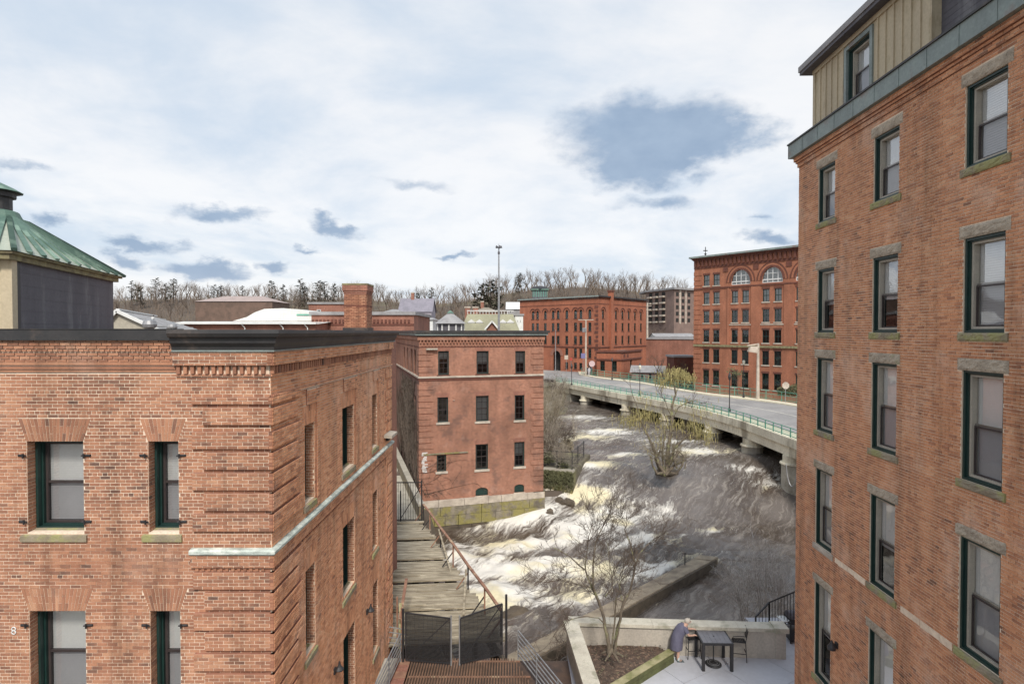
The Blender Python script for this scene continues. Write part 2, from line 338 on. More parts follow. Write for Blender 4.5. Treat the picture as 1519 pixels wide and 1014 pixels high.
def glass(name, tint, base=.06, k=1.0):
    m, nt, b = newmat(name); nt.nt.nodes.remove(b)
    fr = nt.n('ShaderNodeFresnel', {'IOR': 1.5}).outputs[0]
    fac = nt.m('ADD', nt.m('MULTIPLY', fr, k), base, 0, True)
    t = nt.n('ShaderNodeBsdfTransparent', {0: (*tint, 1)}); g = nt.n('ShaderNodeBsdfGlossy', {0: (.95, .97, 1, 1), 1: .03})
    pos = nt.n('ShaderNodeNewGeometry').outputs['Position']
    bn = nt.n('ShaderNodeBump', {'Height': nt.noise(pos, 1.1, 2), 'Distance': .02, 'Strength': .35}); nt.nt.links.new(bn.outputs[0], g.inputs['Normal'])
    mx = nt.n('ShaderNodeMixShader', {0: fac, 1: t.outputs[0], 2: g.outputs[0]})
    nt.nt.links.new(mx.outputs[0], nt.nt.nodes['Material Output'].inputs[0]); return m
M_glass = glass('window_glass', (.98, .985, .985), .20, .45); M_glassd = glass('screened_glass', (.66, .66, .68), .10, .45)
M_glassM = glass('old_window_glass', (.6, .62, .62), .05, .9)
def netmat():
    m, nt, b = newmat('black_mesh_screen'); setb(nt, b, (.014, .013, .014), .8)
    t = nt.n('ShaderNodeBsdfTransparent'); mx = nt.n('ShaderNodeMixShader', {0: .84, 1: t.outputs[0], 2: b.outputs[0]})
    nt.nt.links.new(mx.outputs[0], nt.nt.nodes['Material Output'].inputs[0]); return m
M_net = netmat()
# ------------------------------------------------------------------ walls, bricks, windows
BL, BH = .2065, .0687
def wall_sheet(mb, fr, u0, u1, z0, z1, holes=(), n0=0.0, reveal=.2):
    """holes: (ua, ub, za, zb[, arch]) ; an arched hole has its springing at zb-(ub-ua)/2*rise"""
    us = sorted({u0, u1, *[x for h in holes for x in h[:2] if u0 < x < u1]}); zs = sorted({z0, z1, *[x for h in holes for x in h[2:4] if z0 < x < z1]})
    for a, b in zip(us, us[1:]):
        run = None
        for c, d in zip(zs, zs[1:]):
            inside = any(h[0] <= (a+b)/2 <= h[1] and h[2] <= (c+d)/2 <= h[3] for h in holes)
            if inside:
                if run: mb.poly([fr.p(a, n0, run[0]), fr.p(b, n0, run[0]), fr.p(b, n0, run[1]), fr.p(a, n0, run[1])]); run = None
            else: run = (run[0], d) if run else (c, d)
        if run: mb.poly([fr.p(a, n0, run[0]), fr.p(b, n0, run[0]), fr.p(b, n0, run[1]), fr.p(a, n0, run[1])])
    for h in holes:
        a, b, c, d = h[:4]; arch = len(h) > 4 and h[4]; q = lambda u, z, n: fr.p(u, n0-n, z)
        if arch:
            R = (b-a)/2; H = R*arch; zs_ = d-H; K = 10; cu = (a+b)/2
            pts = [(cu-R*math.cos(math.pi*k/K), zs_+H*math.sin(math.pi*k/K)) for k in range(K+1)]
            for (p0, q0), (p1, q1) in zip(pts, pts[1:]):
                mb.poly([q(p0, q0, 0), q(p1, q1, 0), q(p1, d, 0), q(p0, d, 0)]); mb.poly([q(p0, q0, 0), q(p1, q1, 0), q(p1, q1, reveal), q(p0, q0, reveal)])
            top = zs_
        else:
            top = d; mb.poly([q(a, d, 0), q(b, d, 0), q(b, d, reveal), q(a, d, reveal)])
        mb.poly([q(a, c, 0), q(a, top, 0), q(a, top, reveal), q(a, c, reveal)]); mb.poly([q(b, c, 0), q(b, top, 0), q(b, top, reveal), q(b, c, reveal)])
        mb.poly([q(a, c, 0), q(b, c, 0), q(b, c, reveal), q(a, c, reveal)])
HEXF = np.array([(4, 5, 6, 7), (0, 1, 5, 4), (1, 2, 6, 5), (2, 3, 7, 6), (3, 0, 4, 7), (3, 2, 1, 0)])
class Bricks:
    def __init__(s, seed=1): s.h = []; s.single = []; s.r = random.Random(seed)
    def add(s, fr, a, b, c, d, n0, pr):
        s.h.append([fr.p(a, n0+pr, c), fr.p(b, n0+pr, c), fr.p(b, n0-.012, c), fr.p(a, n0-.012, c), fr.p(a, n0+pr, d), fr.p(b, n0+pr, d), fr.p(b, n0-.012, d), fr.p(a, n0-.012, d)])
    def wall(s, fr, u0, u1, z0, z1, holes=(), n0=0.0, vis=None, pick=None, header=6, ph=0.0):
        r = s.r; H = BH; L = BL
        i0 = math.floor(z0/H+.5); i1 = math.floor(z1/H+.5)
        for i in range(i0, i1):
            za, zb = max(i*H, z0), min((i+1)*H, z1)
            if zb-za < .025: continue
            zm = (za+zb)/2; iv = [(u0, u1)]
            for h in holes:
                if h[4] < zm < h[5]:
                    t = (zm-h[4])/(h[5]-h[4]); a, b = h[0]*(1-t)+h[2]*t, h[1]*(1-t)+h[3]*t; nv = []
                    for p, q in iv:
                        if b <= p or a >= q: nv.append((p, q))
                        else:
                            if a > p: nv.append((p, a))
                            if b < q: nv.append((b, q))
                    iv = nv
            hd = header and i % header == 0; l = L/2 if hd else L; off = ph+(i % 2)*L/2+(.25*L if hd else 0)+r.uniform(-.006, .006)
            for p, q in iv:
                k = math.floor((p-off)/l)
                while off+k*l < q:
                    a, b = max(p, off+k*l), min(q, off+(k+1)*l); k += 1
                    if b-a < .03: continue
                    um = (a+b)/2
                    if vis and not vis(um, zm): continue
                    j = .0072; pr = r.uniform(.005, .011)
                    if pick and b-a > L*.98 and len(s.single) < 300 and pick(um, zm): s.single.append((fr, um, zm, n0, pr)); continue
                    s.add(fr, a+j, b-j, za+j+r.uniform(-.001, .001), zb-j, n0, pr)
    def jack(s, fr, ua, ub, zb, hgt=.46, splay=.16, n0=0.0):
        n = max(4, round((ub-ua+splay)/.0687)); r = s.r
        for k in range(n):
            t0, t1 = k/n, (k+1)/n; j = .006
            def U(t, z): return (ua-splay*z)+(ub-ua+2*splay*z)*t
            cuts = [0, (.34, .66)[k % 2], 1]
            for c0, c1 in zip(cuts, cuts[1:]):
                g = j/hgt; z0_, z1_ = c0+g*.7, c1-g*.7; pr = r.uniform(.005, .01)
                q = lambda t, c, n, sg: fr.p(U(t, c)+sg*j*.8, n0+n, zb+hgt*c)
                s.h.append([q(t0, z0_, pr, 1), q(t1, z0_, pr, -1), q(t1, z0_, -.012, -1), q(t0, z0_, -.012, 1), q(t0, z1_, pr, 1), q(t1, z1_, pr, -1), q(t1, z1_, -.012, -1), q(t0, z1_, -.012, 1)])
    def arrays(s, full=False):
        v = np.array([[tuple(p) for p in h] for h in s.h]).reshape(-1, 3); n = len(s.h)
        F5 = HEXF if full else HEXF[:5]
        F_ = (np.arange(n)[:, None, None]*8+F5[None]).reshape(-1, 4); return v, F_
    def build(s, name, mat, parent, kind='stuff'):
        v, f = s.arrays(); o = bpy.data.objects.new(name, mesh_of(name, v, f, mat, uv=False)); link(o, parent)
        if kind: o['kind'] = kind
        if s.single:
            mb = MB().box(-BL/2+.0045, -.008, -BH/2+.0045, BL/2-.0045, .012, BH/2-.0045); me = mesh_of('brick', mb.v, mb.f, mat, uv=False)
            for fr, um, zm, n0, pr in s.single: inst('brick', me, parent, fr.mat(um, n0+pr-.008, zm))
        return o
def jackhole(ua, ub, zb, hgt=.46, splay=.16): return (ua, ub, ua-splay, ub+splay, zb, zb+hgt)
def rh(ua, ub, za, zb): return (ua, ub, ua, ub, za, zb)
def ring(mb, x0, x1, z0, z1, t, y0, y1, tb=None):
    tb = tb or t
    mb.box(x0, y0, z0, x0+t, y1, z1); mb.box(x1-t, y0, z0, x1, y1, z1); mb.box(x0+t, y0, z1-t, x1-t, y1, z1); mb.box(x0+t, y0, z0, x1-t, y1, z0+tb)
WC = {}
def wpart(L, name, mb, mat): L.append((name, mesh_of(name, mb.v, mb.f, mat if isinstance(mat, list) else [mat], mb.mi)))
def slats(w0, w1, z0, z1, y, pitch=.05):
    mb = MB(); z = z1
    while z > z0+.01:
        mb.poly([(w0, y+.006, z), (w1, y+.006, z), (w1, y-.006, z-pitch*.9), (w0, y-.006, z-pitch*.9)]); z -= pitch
    mb.poly([(w0, y+.02, z0), (w1, y+.02, z0), (w1, y+.02, z1), (w0, y+.02, z1)])
    return mb
def window_meshes(style, w, h, blind):
    key = (style, round(w, 2), round(h, 2), blind)
    if key in WC: return WC[key]
    L = []
    if style == 'R':
        mb = MB(); ring(mb, 0, w, 0, h, .05, .03, .07); ring(mb, .004, w-.004, .004, h-.004, .075, .07, .13); wpart(L, 'window', mb, M_green)
        mb = MB(); ring(mb, .079, w-.079, .075, h-.075, .05, .11, .24); mb.box(.129, .19, h*.50, w-.129, .235, h*.50+.045); wpart(L, 'sash', mb, M_vinyl)
        mb = MB(); ring(mb, .131, w-.131, .127, h*.5-.002, .035, .165, .185); wpart(L, 'screen_frame', mb, M_brownsash)
        mb = MB(); mb.poly([(.12, .212, h*.52), (w-.12, .212, h*.52), (w-.12, .212, h-.1), (.12, .212, h-.1)]); wpart(L, 'pane', mb, M_glass)
        mb = MB(); mb.poly([(.12, .182, .1), (w-.12, .182, .1), (w-.12, .182, h*.52), (.12, .182, h*.52)]); wpart(L, 'pane', mb, M_glassd)
        yb = .285
    elif style == 'L':
        mb = MB(); ring(mb, 0, w, 0, h, .05, .20, .30); ring(mb, .004, w-.004, .004, h-.004, .075, .30, .40); wpart(L, 'window', mb, M_green)
        mb = MB(); ring(mb, .08, w-.08, .08, h-.08, .045, .36, .43); mb.box(.12, .37, h*.49, w-.12, .425, h*.49+.05); wpart(L, 'sash', mb, M_brownsash)
        mb = MB(); mb.poly([(.12, .40, h*.5), (w-.12, .40, h*.5), (w-.12, .40, h-.12), (.12, .40, h-.12)]); wpart(L, 'pane', mb, M_glass)
        mb = MB(); mb.poly([(.12, .39, .12), (w-.12, .39, .12), (w-.12, .39, h*.5), (.12, .39, h*.5)]); wpart(L, 'pane', mb, M_glassd)
        yb = .47
    elif style == 'M':
        mb = MB(); ring(mb, 0, w, 0, h, .07, .10, .18); wpart(L, 'window', mb, M_green)
        mb = MB(); ring(mb, .07, w-.07, .07, h-.07, .05, .13, .17); mb.box(.1, .12, h*.5-.03, w-.1, .16, h*.5+.03); mb.box(w/2-.015, .13, .1, w/2+.015, .16, h-.1)
        for f in (.27, .75): mb.box(.1, .13, h*f-.012, w-.1, .158, h*f+.012)
        wpart(L, 'sash', mb, M_brownsash)
        mb = MB(); mb.poly([(.1, .15, .1), (w-.1, .15, .1), (w-.1, .15, h-.1), (.1, .15, h-.1)]); wpart(L, 'pane', mb, M_glassM); yb = .26
    elif style == 'F':
        mb = MB(); ring(mb, 0, w, 0, h, .09, .12, .2); mb.box(.09, .13, h*.5-.05, w-.09, .19, h*.5+.05); mb.box(w/2-.03, .14, .09, w/2+.03, .18, h-.09); wpart(L, 'window', mb, M_green)
        mb = MB(); mb.poly([(.05, .17, .05), (w-.05, .17, .05), (w-.05, .17, h-.05), (.05, .17, h-.05)]); wpart(L, 'pane', mb, M_glassM); yb = .3
    elif style == 'W':
        mb = MB(); ring(mb, 0, w, 0, h, .08, -.03, .1); mb.box(.08, 0, h*.5-.03, w-.08, .08, h*.5+.03); wpart(L, 'window', mb, M_white)
        mb = MB(); mb.poly([(.05, .05, .05), (w-.05, .05, .05), (w-.05, .05, h-.05), (.05, .05, h-.05)]); wpart(L, 'pane', mb, M_glassM); yb = .08
    lo, hi, mt = {'full': (.1, h-.1, M_blind), 'half': (h*.45, h-.1, M_blind), 'third': (h*.68, h-.1, M_blind), 'none': (None, None, None), 'grey': (.1, h-.1, M_screen)}[blind]
    if lo is not None:
        if style in 'RLM': mb = slats(.09, w-.09, lo, hi, yb-.035 if style == 'R' else yb-.03)
        else: mb = MB().poly([(.09, yb, lo), (w-.09, yb, lo), (w-.09, yb, hi), (.09, yb, hi)])
        wpart(L, 'blind', mb, mt)
    yi = yb+.3 if style in 'RLM' else yb+.05
    mb = MB(); x0, x1, z0, z1, y0 = .01, w-.01, .01, h-.01, yb+.03 if style in 'RLM' else yb+.01
    if style in 'RL': y0 = .245 if style == 'R' else .44
    for q in ([(x0, yi, z0), (x1, yi, z0), (x1, yi, z1), (x0, yi, z1)], [(x0, y0, z0), (x0, yi, z0), (x0, yi, z1), (x0, y0, z1)], [(x1, y0, z0), (x1, yi, z0), (x1, yi, z1), (x1, y0, z1)],
              [(x0, y0, z1), (x1, y0, z1), (x1, yi, z1), (x0, yi, z1)], [(x0, y0, z0), (x1, y0, z0), (x1, yi, z0), (x0, yi, z0)]): mb.poly(q)
    wpart(L, 'interior', mb, M_room)
    WC[key] = L; return L
def window(parent, fr, ua, ub, za, zb, style, blind='none', n=0.0):
    L = window_meshes(style, ub-ua, zb-za, blind); M = fr.mat(ua, n, za)
    w = inst('window', L[0][1], parent, M)
    for nm, me in L[1:]: inst(nm, me, w, M)
    return w

# ------------------------------------------------------------------ brick building on the near left
XL = P(402, 700, 11.3).x; YL = 11.3; YB = 22.6
LB = thing('brick_building', 'near orange-brown brick building with black metal cornice, quoined corner and deep green-framed windows', 'building', (XL, YL, -12.3))
frF = Frame((-16, YL), (1, 0)); uE = XL+16; frS = Frame((XL, YL), (0, 1)); LS = YB-YL
uX = lambda px: ray(px, 700)[0]*YL+16
rows = [(-4.02, -2.19), (-7.66, -5.61), (-11.3, -8.82)]
fw = [(uX(40), uX(124)), (uX(220), uX(265))]
sw = [(13.14-YL, 13.77-YL), (16.06-YL, 17.23-YL), (19.5-YL, 20.2-YL)]
oF = [(a, b, z0, z1) for a, b in fw for z0, z1 in rows]; oS = [(a, b, z0, z1) for a, b in sw for z0, z1 in rows]
mb = MB(); wall_sheet(mb, frF, 4.0, uE, -13.2, -.1, oF, reveal=.3); mb.build('wall', M_mortar, LB)
mb = MB(); wall_sheet(mb, frS, 0, LS, -15.5, -.1, oS, reveal=.3); mb.build('wall', M_mortarR, LB)
mb = MB(); bk = Frame((XL, YB), (-1, 0)); wall_sheet(mb, bk, 0, 12, -15.5, -.1); wall_sheet(mb, Frame((-16, YB), (0, -1)), 0, LS, -15.5, -.1); wall_sheet(mb, frF, 0, 4, -13.2, -.1)
mb.build('side_wall', M_bricksideL, LB)
mb = MB(); mb.box(-15.9, YL+.1, -.32, XL-.1, YB-.1, -.12); mb.build('roof', M_roofflat, LB)
B = Bricks(3)
jh = [jackhole(a, b, z1) for a, b in fw for z0, z1 in rows]; js = [jackhole(a, b, z1) for a, b in sw for z0, z1 in rows]
hF = [rh(*o) for o in oF]+jh; hS = [rh(*o) for o in oS]+js
pick = lambda u, z: (uX(126) < u < uX(215) and -7.2 < z < -4.1) and (int(u*40)+int(z*17)) % 2 == 0 or (uX(60) < u < uX(275) and -5.1 < z < -4.35)
B.wall(frF, uX(-20), uE, -7.55, -.84, hF, pick=pick)
B.wall(frF, uX(-20), uX(265), -.40, -.17, n0=.05); B.wall(frF, uX(-20), uX(265), -.60, -.40, n0=.025)
BS = Bricks(4); BS.wall(frS, 0, LS, -13.6, -.84, hS, vis=lambda u, z: z > -.64*(u+YL)-.2, header=0)
for a, b in fw:
    for z0, z1 in rows[:2]: B.jack(frF, a, b, z1)
for a, b in sw:
    for z0, z1 in rows: BS.jack(frS, a, b, z1)
# the deep brick jambs you look at through each opening
for fr, os_ in ((frF, fw), (frS, sw)):
    for a, b in os_:
        jf = Frame(fr.p(a, 0, 0), -fr.N) if fr is frF else Frame(fr.p(b, -.24, 0), fr.N)
        for z0, z1 in rows:
            if fr is frF: B.wall(jf, .0, .2, z0, z1, n0=.001, header=0)
            else: B.wall(jf, .02, .24, z0, z1, n0=.001, header=0)
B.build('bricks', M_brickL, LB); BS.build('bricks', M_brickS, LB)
mats2 = [M_mortar, M_brickL]
def block_part(name, specs, parent, mat=M_brickL, mort=M_mortar, seed=5, **kw):
    """one raised piece of brickwork: specs = (frame, u0, u1, z0, z1, proud)"""
    bb = Bricks(seed); mb = MB(); bm_ = []
    for fr, u0, u1, z0, z1, pr in specs:
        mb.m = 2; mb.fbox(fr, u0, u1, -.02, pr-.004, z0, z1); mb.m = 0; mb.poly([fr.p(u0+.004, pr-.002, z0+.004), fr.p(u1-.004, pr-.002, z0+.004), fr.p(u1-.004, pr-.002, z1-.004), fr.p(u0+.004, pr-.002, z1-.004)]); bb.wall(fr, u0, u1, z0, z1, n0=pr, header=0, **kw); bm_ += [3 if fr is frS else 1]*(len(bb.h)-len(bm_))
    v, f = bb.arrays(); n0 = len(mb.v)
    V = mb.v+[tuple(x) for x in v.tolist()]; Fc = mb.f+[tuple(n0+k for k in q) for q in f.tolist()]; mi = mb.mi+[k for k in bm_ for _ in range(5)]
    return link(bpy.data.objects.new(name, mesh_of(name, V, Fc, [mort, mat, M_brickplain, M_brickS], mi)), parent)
qi = 0
qz = []
for y, wide, nc in [(601.5, 1, 2), (632, 0, 5), (663, 1, 5), (694, 0, 5), (725, 1, 5), (753.8, 0, 5), (785, 1, 5), (873.6, 1, 5), (903.7, 0, 5), (932.7, 1, 5), (962, 0, 5), (991.6, 1, 5), (1022, 0, 5), (1052, 1, 5), (1082, 0, 5), (1112, 1, 5), (1142, 0, 5), (1173, 1, 5)]:
    z = round(zf(y, YL)/BH)*BH; w = 1.55 if wide else 1.33
    block_part('quoin', [(frF, uE-w, uE+.06, z, z+nc*BH, .06), (frS, -.06, w-.05, z, z+nc*BH, .06)], LB, seed=qi); qi += 1
for k in range(26):                                        # quoins at the far end of the long side
    z = -1.36-BH*6*(k+1); z = round(z/BH)*BH
    if -4.75 < z < -4.0: continue
    w = (1.1, .8)[k % 2]; block_part('quoin', [(frS, LS-w, LS, z, z+5*BH, .03)], LB, seed=qi); qi += 1
# frieze, corbels, dentils
z1 = -.67; z0 = -.40
block_part('frieze', [(frF, uX(262), uE+.10, -.67, -.36, .10), (frS, -.10, LS, -.67, -.36, .10)], LB)
block_part('frieze_base', [(frF, uX(264), uE+.02, -.90, -.84, .03), (frS, -.02, LS, -.90, -.84, .03)], LB)
mb = MB()
for i, (za, zb, pr) in enumerate([(-.66, -.60, .055), (-.745, -.69, .05), (-.80, -.76, .03)]): mb.fbox(frF, 4, uX(264), -.02, pr, za, zb)
mb.build('corbel_course', M_brickL, LB)
def dentils(name, fr, u0, u1, z0, z1, pr, step, mat, parent, w=None, maxn=300):
    n = int((u1-u0)/step); w = w or step*.5; me = None
    mb0 = MB().box(0, -pr, 0, w, .02, z1-z0)
    me = mesh_of(name, mb0.v, mb0.f, mat)
    for k in range(min(n, maxn)): inst(name, me, parent, fr.mat(u0+k*step, 0, z0))
dentils('dentil', frF, uX(266), uE+.05, -.835, -.675, .07, .14, M_brickL, LB); dentils('dentil', frS, .0, LS, -.835, -.675, .07, .14, M_brickL, LB)
block_part('ledge', [(frS, .0, LS, -1.33, -1.26, .05)], LB)
for a, b in sw: block_part('raised_panel', [(frS, b+.12, b+.34, -4.25, -1.34, .028)], LB); block_part('raised_panel', [(frS, a+.1, b+.1, -1.72, -1.34, .028)], LB)
# string course under the top floor: verdigris-capped stone, brick band and small dentils below
def along(mb, prof, ends):                                 # prof: (proud, z) outline swept round the corner, front then side
    ring_ = []
    A = [(frF.p(ends[0], n, z), Vector((XL+n, YL-n, z)), frS.p(ends[1], n, z)) for n, z in prof]
    for seg in (0, 1):
        for k in range(len(prof)):
            k2 = (k+1) % len(prof); mb.poly([A[k][seg], A[k][seg+1], A[k2][seg+1], A[k2][seg]])
    mb.poly([a[0] for a in A]); mb.poly([a[2] for a in A][::-1])
mb = MB(); along(mb, [(-.02, -4.33), (.08, -4.35), (.11, -4.375), (.11, -4.43), (.08, -4.46), (-.02, -4.46)], (uX(283), LS+.05)); mb.build('string_course', M_verd, LB)
block_part('band', [(frF, uX(283), uE+.06, -4.72, -4.465, .06), (frS, -.06, LS, -4.72, -4.465, .06)], LB)
dentils('small_dentil', frF, uX(290), uE, -4.79, -4.725, .04, .12, M_brickL, LB); dentils('small_dentil', frS, .0, LS, -4.79, -4.725, .04, .12, M_brickL, LB)
# metal cornice
mb = MB(); along(mb, [(-.1, .045), (.29, .045), (.30, -.03), (.27, -.10), (.20, -.12), (.19, -.22), (.13, -.30), (.12, -.36), (-.02, -.36)], (uX(262), LS+.2))
mb.build('cornice', M_blackm, LB)
mb = MB(); along(mb, [(-.02, -.362), (.14, -.362), (.14, -.392), (-.02, -.392)], (uX(262), LS+.18)); mb.build('cornice_trim', M_copper, LB)
mb = MB(); mb.fbox(frF, 0, uX(262), -.3, .12, -.165, .05); mb.fbox(frF, 0, uX(262), -.3, .135, .05, .062)
mb.box(XL-.4, YL, -.12, XL-.1, YB+.1, .04); mb.build('roof_edge', M_blackm, LB)
for fr, ow in ((frF, fw), (frS, sw)):
    for i, (a, b) in enumerate(ow):
        for j, (z0, z1) in enumerate(rows):
            if fr is frF and j == 2: continue
            w = window(LB, fr, a, b, z0, z1, 'L', ('full', 'full', 'grey')[j] if fr is frF else 'none')
            M = fr.mat(a, 0, z0); W_ = b-a
            mb = MB(); mb.hexa([(-.12, -.05, -.18), (W_+.07, -.05, -.18), (W_+.07, .2, -.18), (-.12, .2, -.18), (-.12, -.05, -.055), (W_+.07, -.05, -.055), (W_+.0, .28, .05), (0, .28, .05)])
            mb.build('sill', M_sill, w, M)
            for zz in (.22, z1-z0-.28):
                for sg, x in ((-1, -.02), (1, W_+.02)):
                    if fr is frS: continue
                    mb = MB(); mb.tube([(x+sg*.13, -.02, zz), (x, -.03, zz), (x-sg*.035, -.05, zz)], [.018, .02, .014], 6); mb.tube([(x+sg*.02, -.05, zz-.05), (x+sg*.02, -.05, zz+.04)], [.014, .02], 6)
                    mb.box(min(x+sg*.14, x+sg*.03), -.025, zz-.022, max(x+sg*.14, x+sg*.03), -.008, zz+.022); mb.build('shutter_pintle', M_iron, w, M)
# small wall fittings
q = frF.p(uX(18), .02, zf(934, YL)); mb = MB()
for dz in (.035, -.035):
    mb.tube([q+Vector((.04*math.cos(t), 0, dz+.036*math.sin(t))) for t in [k*math.pi/5 for k in range(11)]], .011, 6)
tag(mb.build('wall_bracket', M_white), 'small pale figure-eight bracket fixed to the near brick wall left of the lower window', 'bracket')
def wall_lamp(px, py, Y, label):
    o = Vector((XL, Y, zf(py, Y)))
    t = thing('wall_lamp', label, 'lamp', o, 'gooseneck lamps on the side wall')
    MB().box(o.x, o.y-.06, o.z-.12, o.x+.05, o.y+.06, o.z+.04).build('back_plate', M_iron, t)
    MB().tube([o+Vector(v) for v in ((.04, 0, -.02), (.10, 0, -.02), (.14, 0, .05), (.15, 0, .12))], .018, 6).build('arm', M_iron, t)
    MB().lathe(o+Vector((.15, 0, -.02)), [(.11, .0), (.12, .03), (.06, .10), (.035, .16), (.02, .24)], 10).build('lamp_shade', M_iron, t)
wall_lamp(493, 992, 15.2, 'gooseneck wall lamp on the side wall beneath the middle window, lower of the two')
wall_lamp(543, 905, 18.6, 'gooseneck wall lamp on the side wall beside the narrow far window, upper of the two')
o = Vector((XL, 21.7, zf(643, 21.7))); t = thing('floodlight', 'long grey floodlight on a bracket at the far end of the near building side wall', 'lamp', o)
MB().box(o.x, o.y-.15, o.z-.25, o.x+.12, o.y+.15, o.z-.02).build('junction_box', M_iron, t)
MB().hexa([(o.x+.02, o.y-.5, o.z-.07), (o.x+.32, o.y-.5, o.z-.10), (o.x+.32, o.y+.5, o.z-.1), (o.x+.02, o.y+.5, o.z-.07), (o.x+.02, o.y-.5, o.z+.04), (o.x+.32, o.y-.5, o.z), (o.x+.32, o.y+.5, o.z), (o.x+.02, o.y+.5, o.z+.04)]).build('lamp_housing', M_vinyl, t)

# rooftop slate-clad penthouse with green copper roof
A = P(16, 430, 15.6); Bq = P(168, 430, 22.4)
frP = Frame((A.x, A.y), (Bq.x-A.x, Bq.y-A.y)); LP = (Vector((Bq.x, Bq.y, 0))-Vector((A.x, A.y, 0))).length
frP2 = Frame(frP.p(0, -3.9, 0), (frP.N.x, frP.N.y)); zt = zf(372, 15.6)
PH = thing('rooftop_penthouse', 'slate-grey rooftop penthouse with tan end wall, ribbed green copper hip roof and cupola vent', 'penthouse', (A.x, A.y, -.1))
mb = MB(); wall_sheet(mb, frP, .12, LP, -.12, zt-.25); wall_sheet(mb, Frame(frP.p(LP, 0, 0), (-frP.N.x, -frP.N.y)), 0, 3.9, -.12, zt-.25); mb.build('slate_wall', M_slate, PH)
for k in range(1, 7): MB().fbox(frP, .12, LP, 0, .006, -.12+k*.36, -.115+k*.36).build('lap_joint', M_slate, PH)
mb = MB(); wall_sheet(mb, frP2, 0, 3.9, -.12, zt-.25); mb.build('end_wall', M_tan, PH)
MB().fbox(frP, -.04, .22, -.2, .05, -.12, zt-.25).build('corner_post', M_tan, PH); MB().fbox(frP, .22, .42, 0, .03, -.12, zt-.25).build('downpipe_recess', M_iron, PH)
MB().fbox(frP, -.3, LP+.2, -4.0, .12, zt-.25, zt-.10).build('eave_moulding', M_moss, PH); MB().fbox(frP, -.36, LP+.3, -4.1, .22, zt-.10, zt-.03).build('eave', M_moss, PH)
cen = frP.p(LP*.5-.1, -1.95, 0); rz = zf(326, 18.4)
cor = [frP.p(-.4, .28, zt-.03), frP.p(LP+.35, .28, zt-.03), frP.p(LP+.35, -4.2, zt-.03), frP.p(-.4, -4.2, zt-.03)]
nk = [Vector((cen.x, cen.y, rz))+frP.U*a*.55+frP.N*b*.55 for a, b in ((-1, 1), (1, 1), (1, -1), (-1, -1))]
mb = MB()
for k in range(4): mb.poly([cor[k], cor[(k+1) % 4], nk[(k+1) % 4], nk[k]])
mb.build('roof', M_coppale, PH)
for k in range(4):
    for j in range(11):
        t = j/10; a = cor[k].lerp(cor[(k+1) % 4], t); b = nk[k].lerp(nk[(k+1) % 4], t)
        MB().bar(a+Vector((0, 0, .03)), b+Vector((0, 0, .03)), .13, .09).build('standing_seam', M_copgreen, PH)
MB().lathe((cen.x, cen.y, rz-.1), [(.68, 0), (.66, .1), (.55, .34), (.5, .38)], 12).build('vent_base', M_copgreen, PH)
MB().lathe((cen.x, cen.y, rz+.2), [(.38, 0), (.38, .7)], 12).build('vent_drum', M_blackm, PH)
MB().lathe((cen.x, cen.y, rz+.72), [(.48, 0), (.48, .14), (.6, .17)], 12).build('vent_collar', M_blackm, PH)
MB().lathe((cen.x, cen.y, rz+.9), [(.66, 0), (.4, .15), (.04, .32)], 12).build('vent_cap', M_copgreen, PH)

# chimney behind the black cornice
c0 = P(508, 455, 24.5); c1 = P(546, 455, 24.5); w = c1.x-c0.x; zc_ = zf(421, 24.5)
CH = thing('chimney', 'square red brick chimney with corbelled crown rising behind the black cornice', 'chimney', (c0.x+w/2, 24.5+w/2, -.4))
frC = Frame((c0.x+.08, 24.5), (1, 0)); w -= .16
for fr, ww in ((frC, w), (Frame((c0.x+.08+w, 24.5), (0, 1)), w), (Frame((c0.x+.08, 24.5+w), (0, -1)), w)):
    block_part('shaft_face', [(fr, 0, ww, -.1, zc_-.45, .01)], CH, M_brickL, M_brickDk)
for i, (za, zb, o_) in enumerate([(zc_-1.0, zc_-.92, .02), (zc_-.45, zc_-.37, .02), (zc_-.37, zc_-.29, .04), (zc_-.29, zc_-.05, .07)]):
    MB().box(c0.x+.08-o_, 24.5-o_, za, c0.x+.08+w+o_, 24.5+w+o_, zb).build('crown_course', M_brickDk if i == 0 else M_brickF, CH)
MB().box(c0.x-.0, 24.42, zc_-.05, c0.x+w+.16, 24.58+w, zc_+.02).build('cap', M_moss, CH)
MB().box(c0.x+.02, 24.44, -.4, c0.x+w+.14, 24.56+w, .18).build('flashing', M_blackm, CH)
MB().box(c0.x+.09, 24.52, -14, c0.x+.07+w, 24.5+w-.02, zc_-.4).build('core', M_brickF, CH)
# the low roof the chimney stands on, behind the near building
tag(MB().box(-16, YB+.02, -15.5, XL-1.2, 29.5, -.35).build('rear_wing', M_brickF), 'flat-roofed rear wing hidden behind the near building, carrying the brick chimney', 'building')

# ------------------------------------------------------------------ brick building on the near right
Uv = Vector((-.02798, -1, 0)).normalized(); YR = 19.1; cR = Vector((9.1+.02798*YR, YR, 0)); frR = Frame((cR.x, cR.y), (Uv.x, Uv.y))
RB = thing('brick_apartment_building', 'tall orange brick building with granite lintels, green window frames and tan attic storey', 'building', (cR.x, cR.y, -13))
LR = 16.0
R_u = lambda px: YR-7644/(px-783)
cw = [(R_u(1212), R_u(1236.5)), (R_u(1293.5), R_u(1331)), (R_u(1428), R_u(1490)), (R_u(1700), R_u(1790))]
rr = [(3.38, 5.08), (-.02, 1.93), (-3.08, -.80), (-6.66, -4.27), (-10.83, -7.86)]
oR = [(a, b, z0, z1) for a, b in cw for z0, z1 in rr]
mb = MB(); wall_sheet(mb, frR, 0, LR, -16, 6.3, oR, reveal=.14); mb.build('wall', M_mortarR, RB)
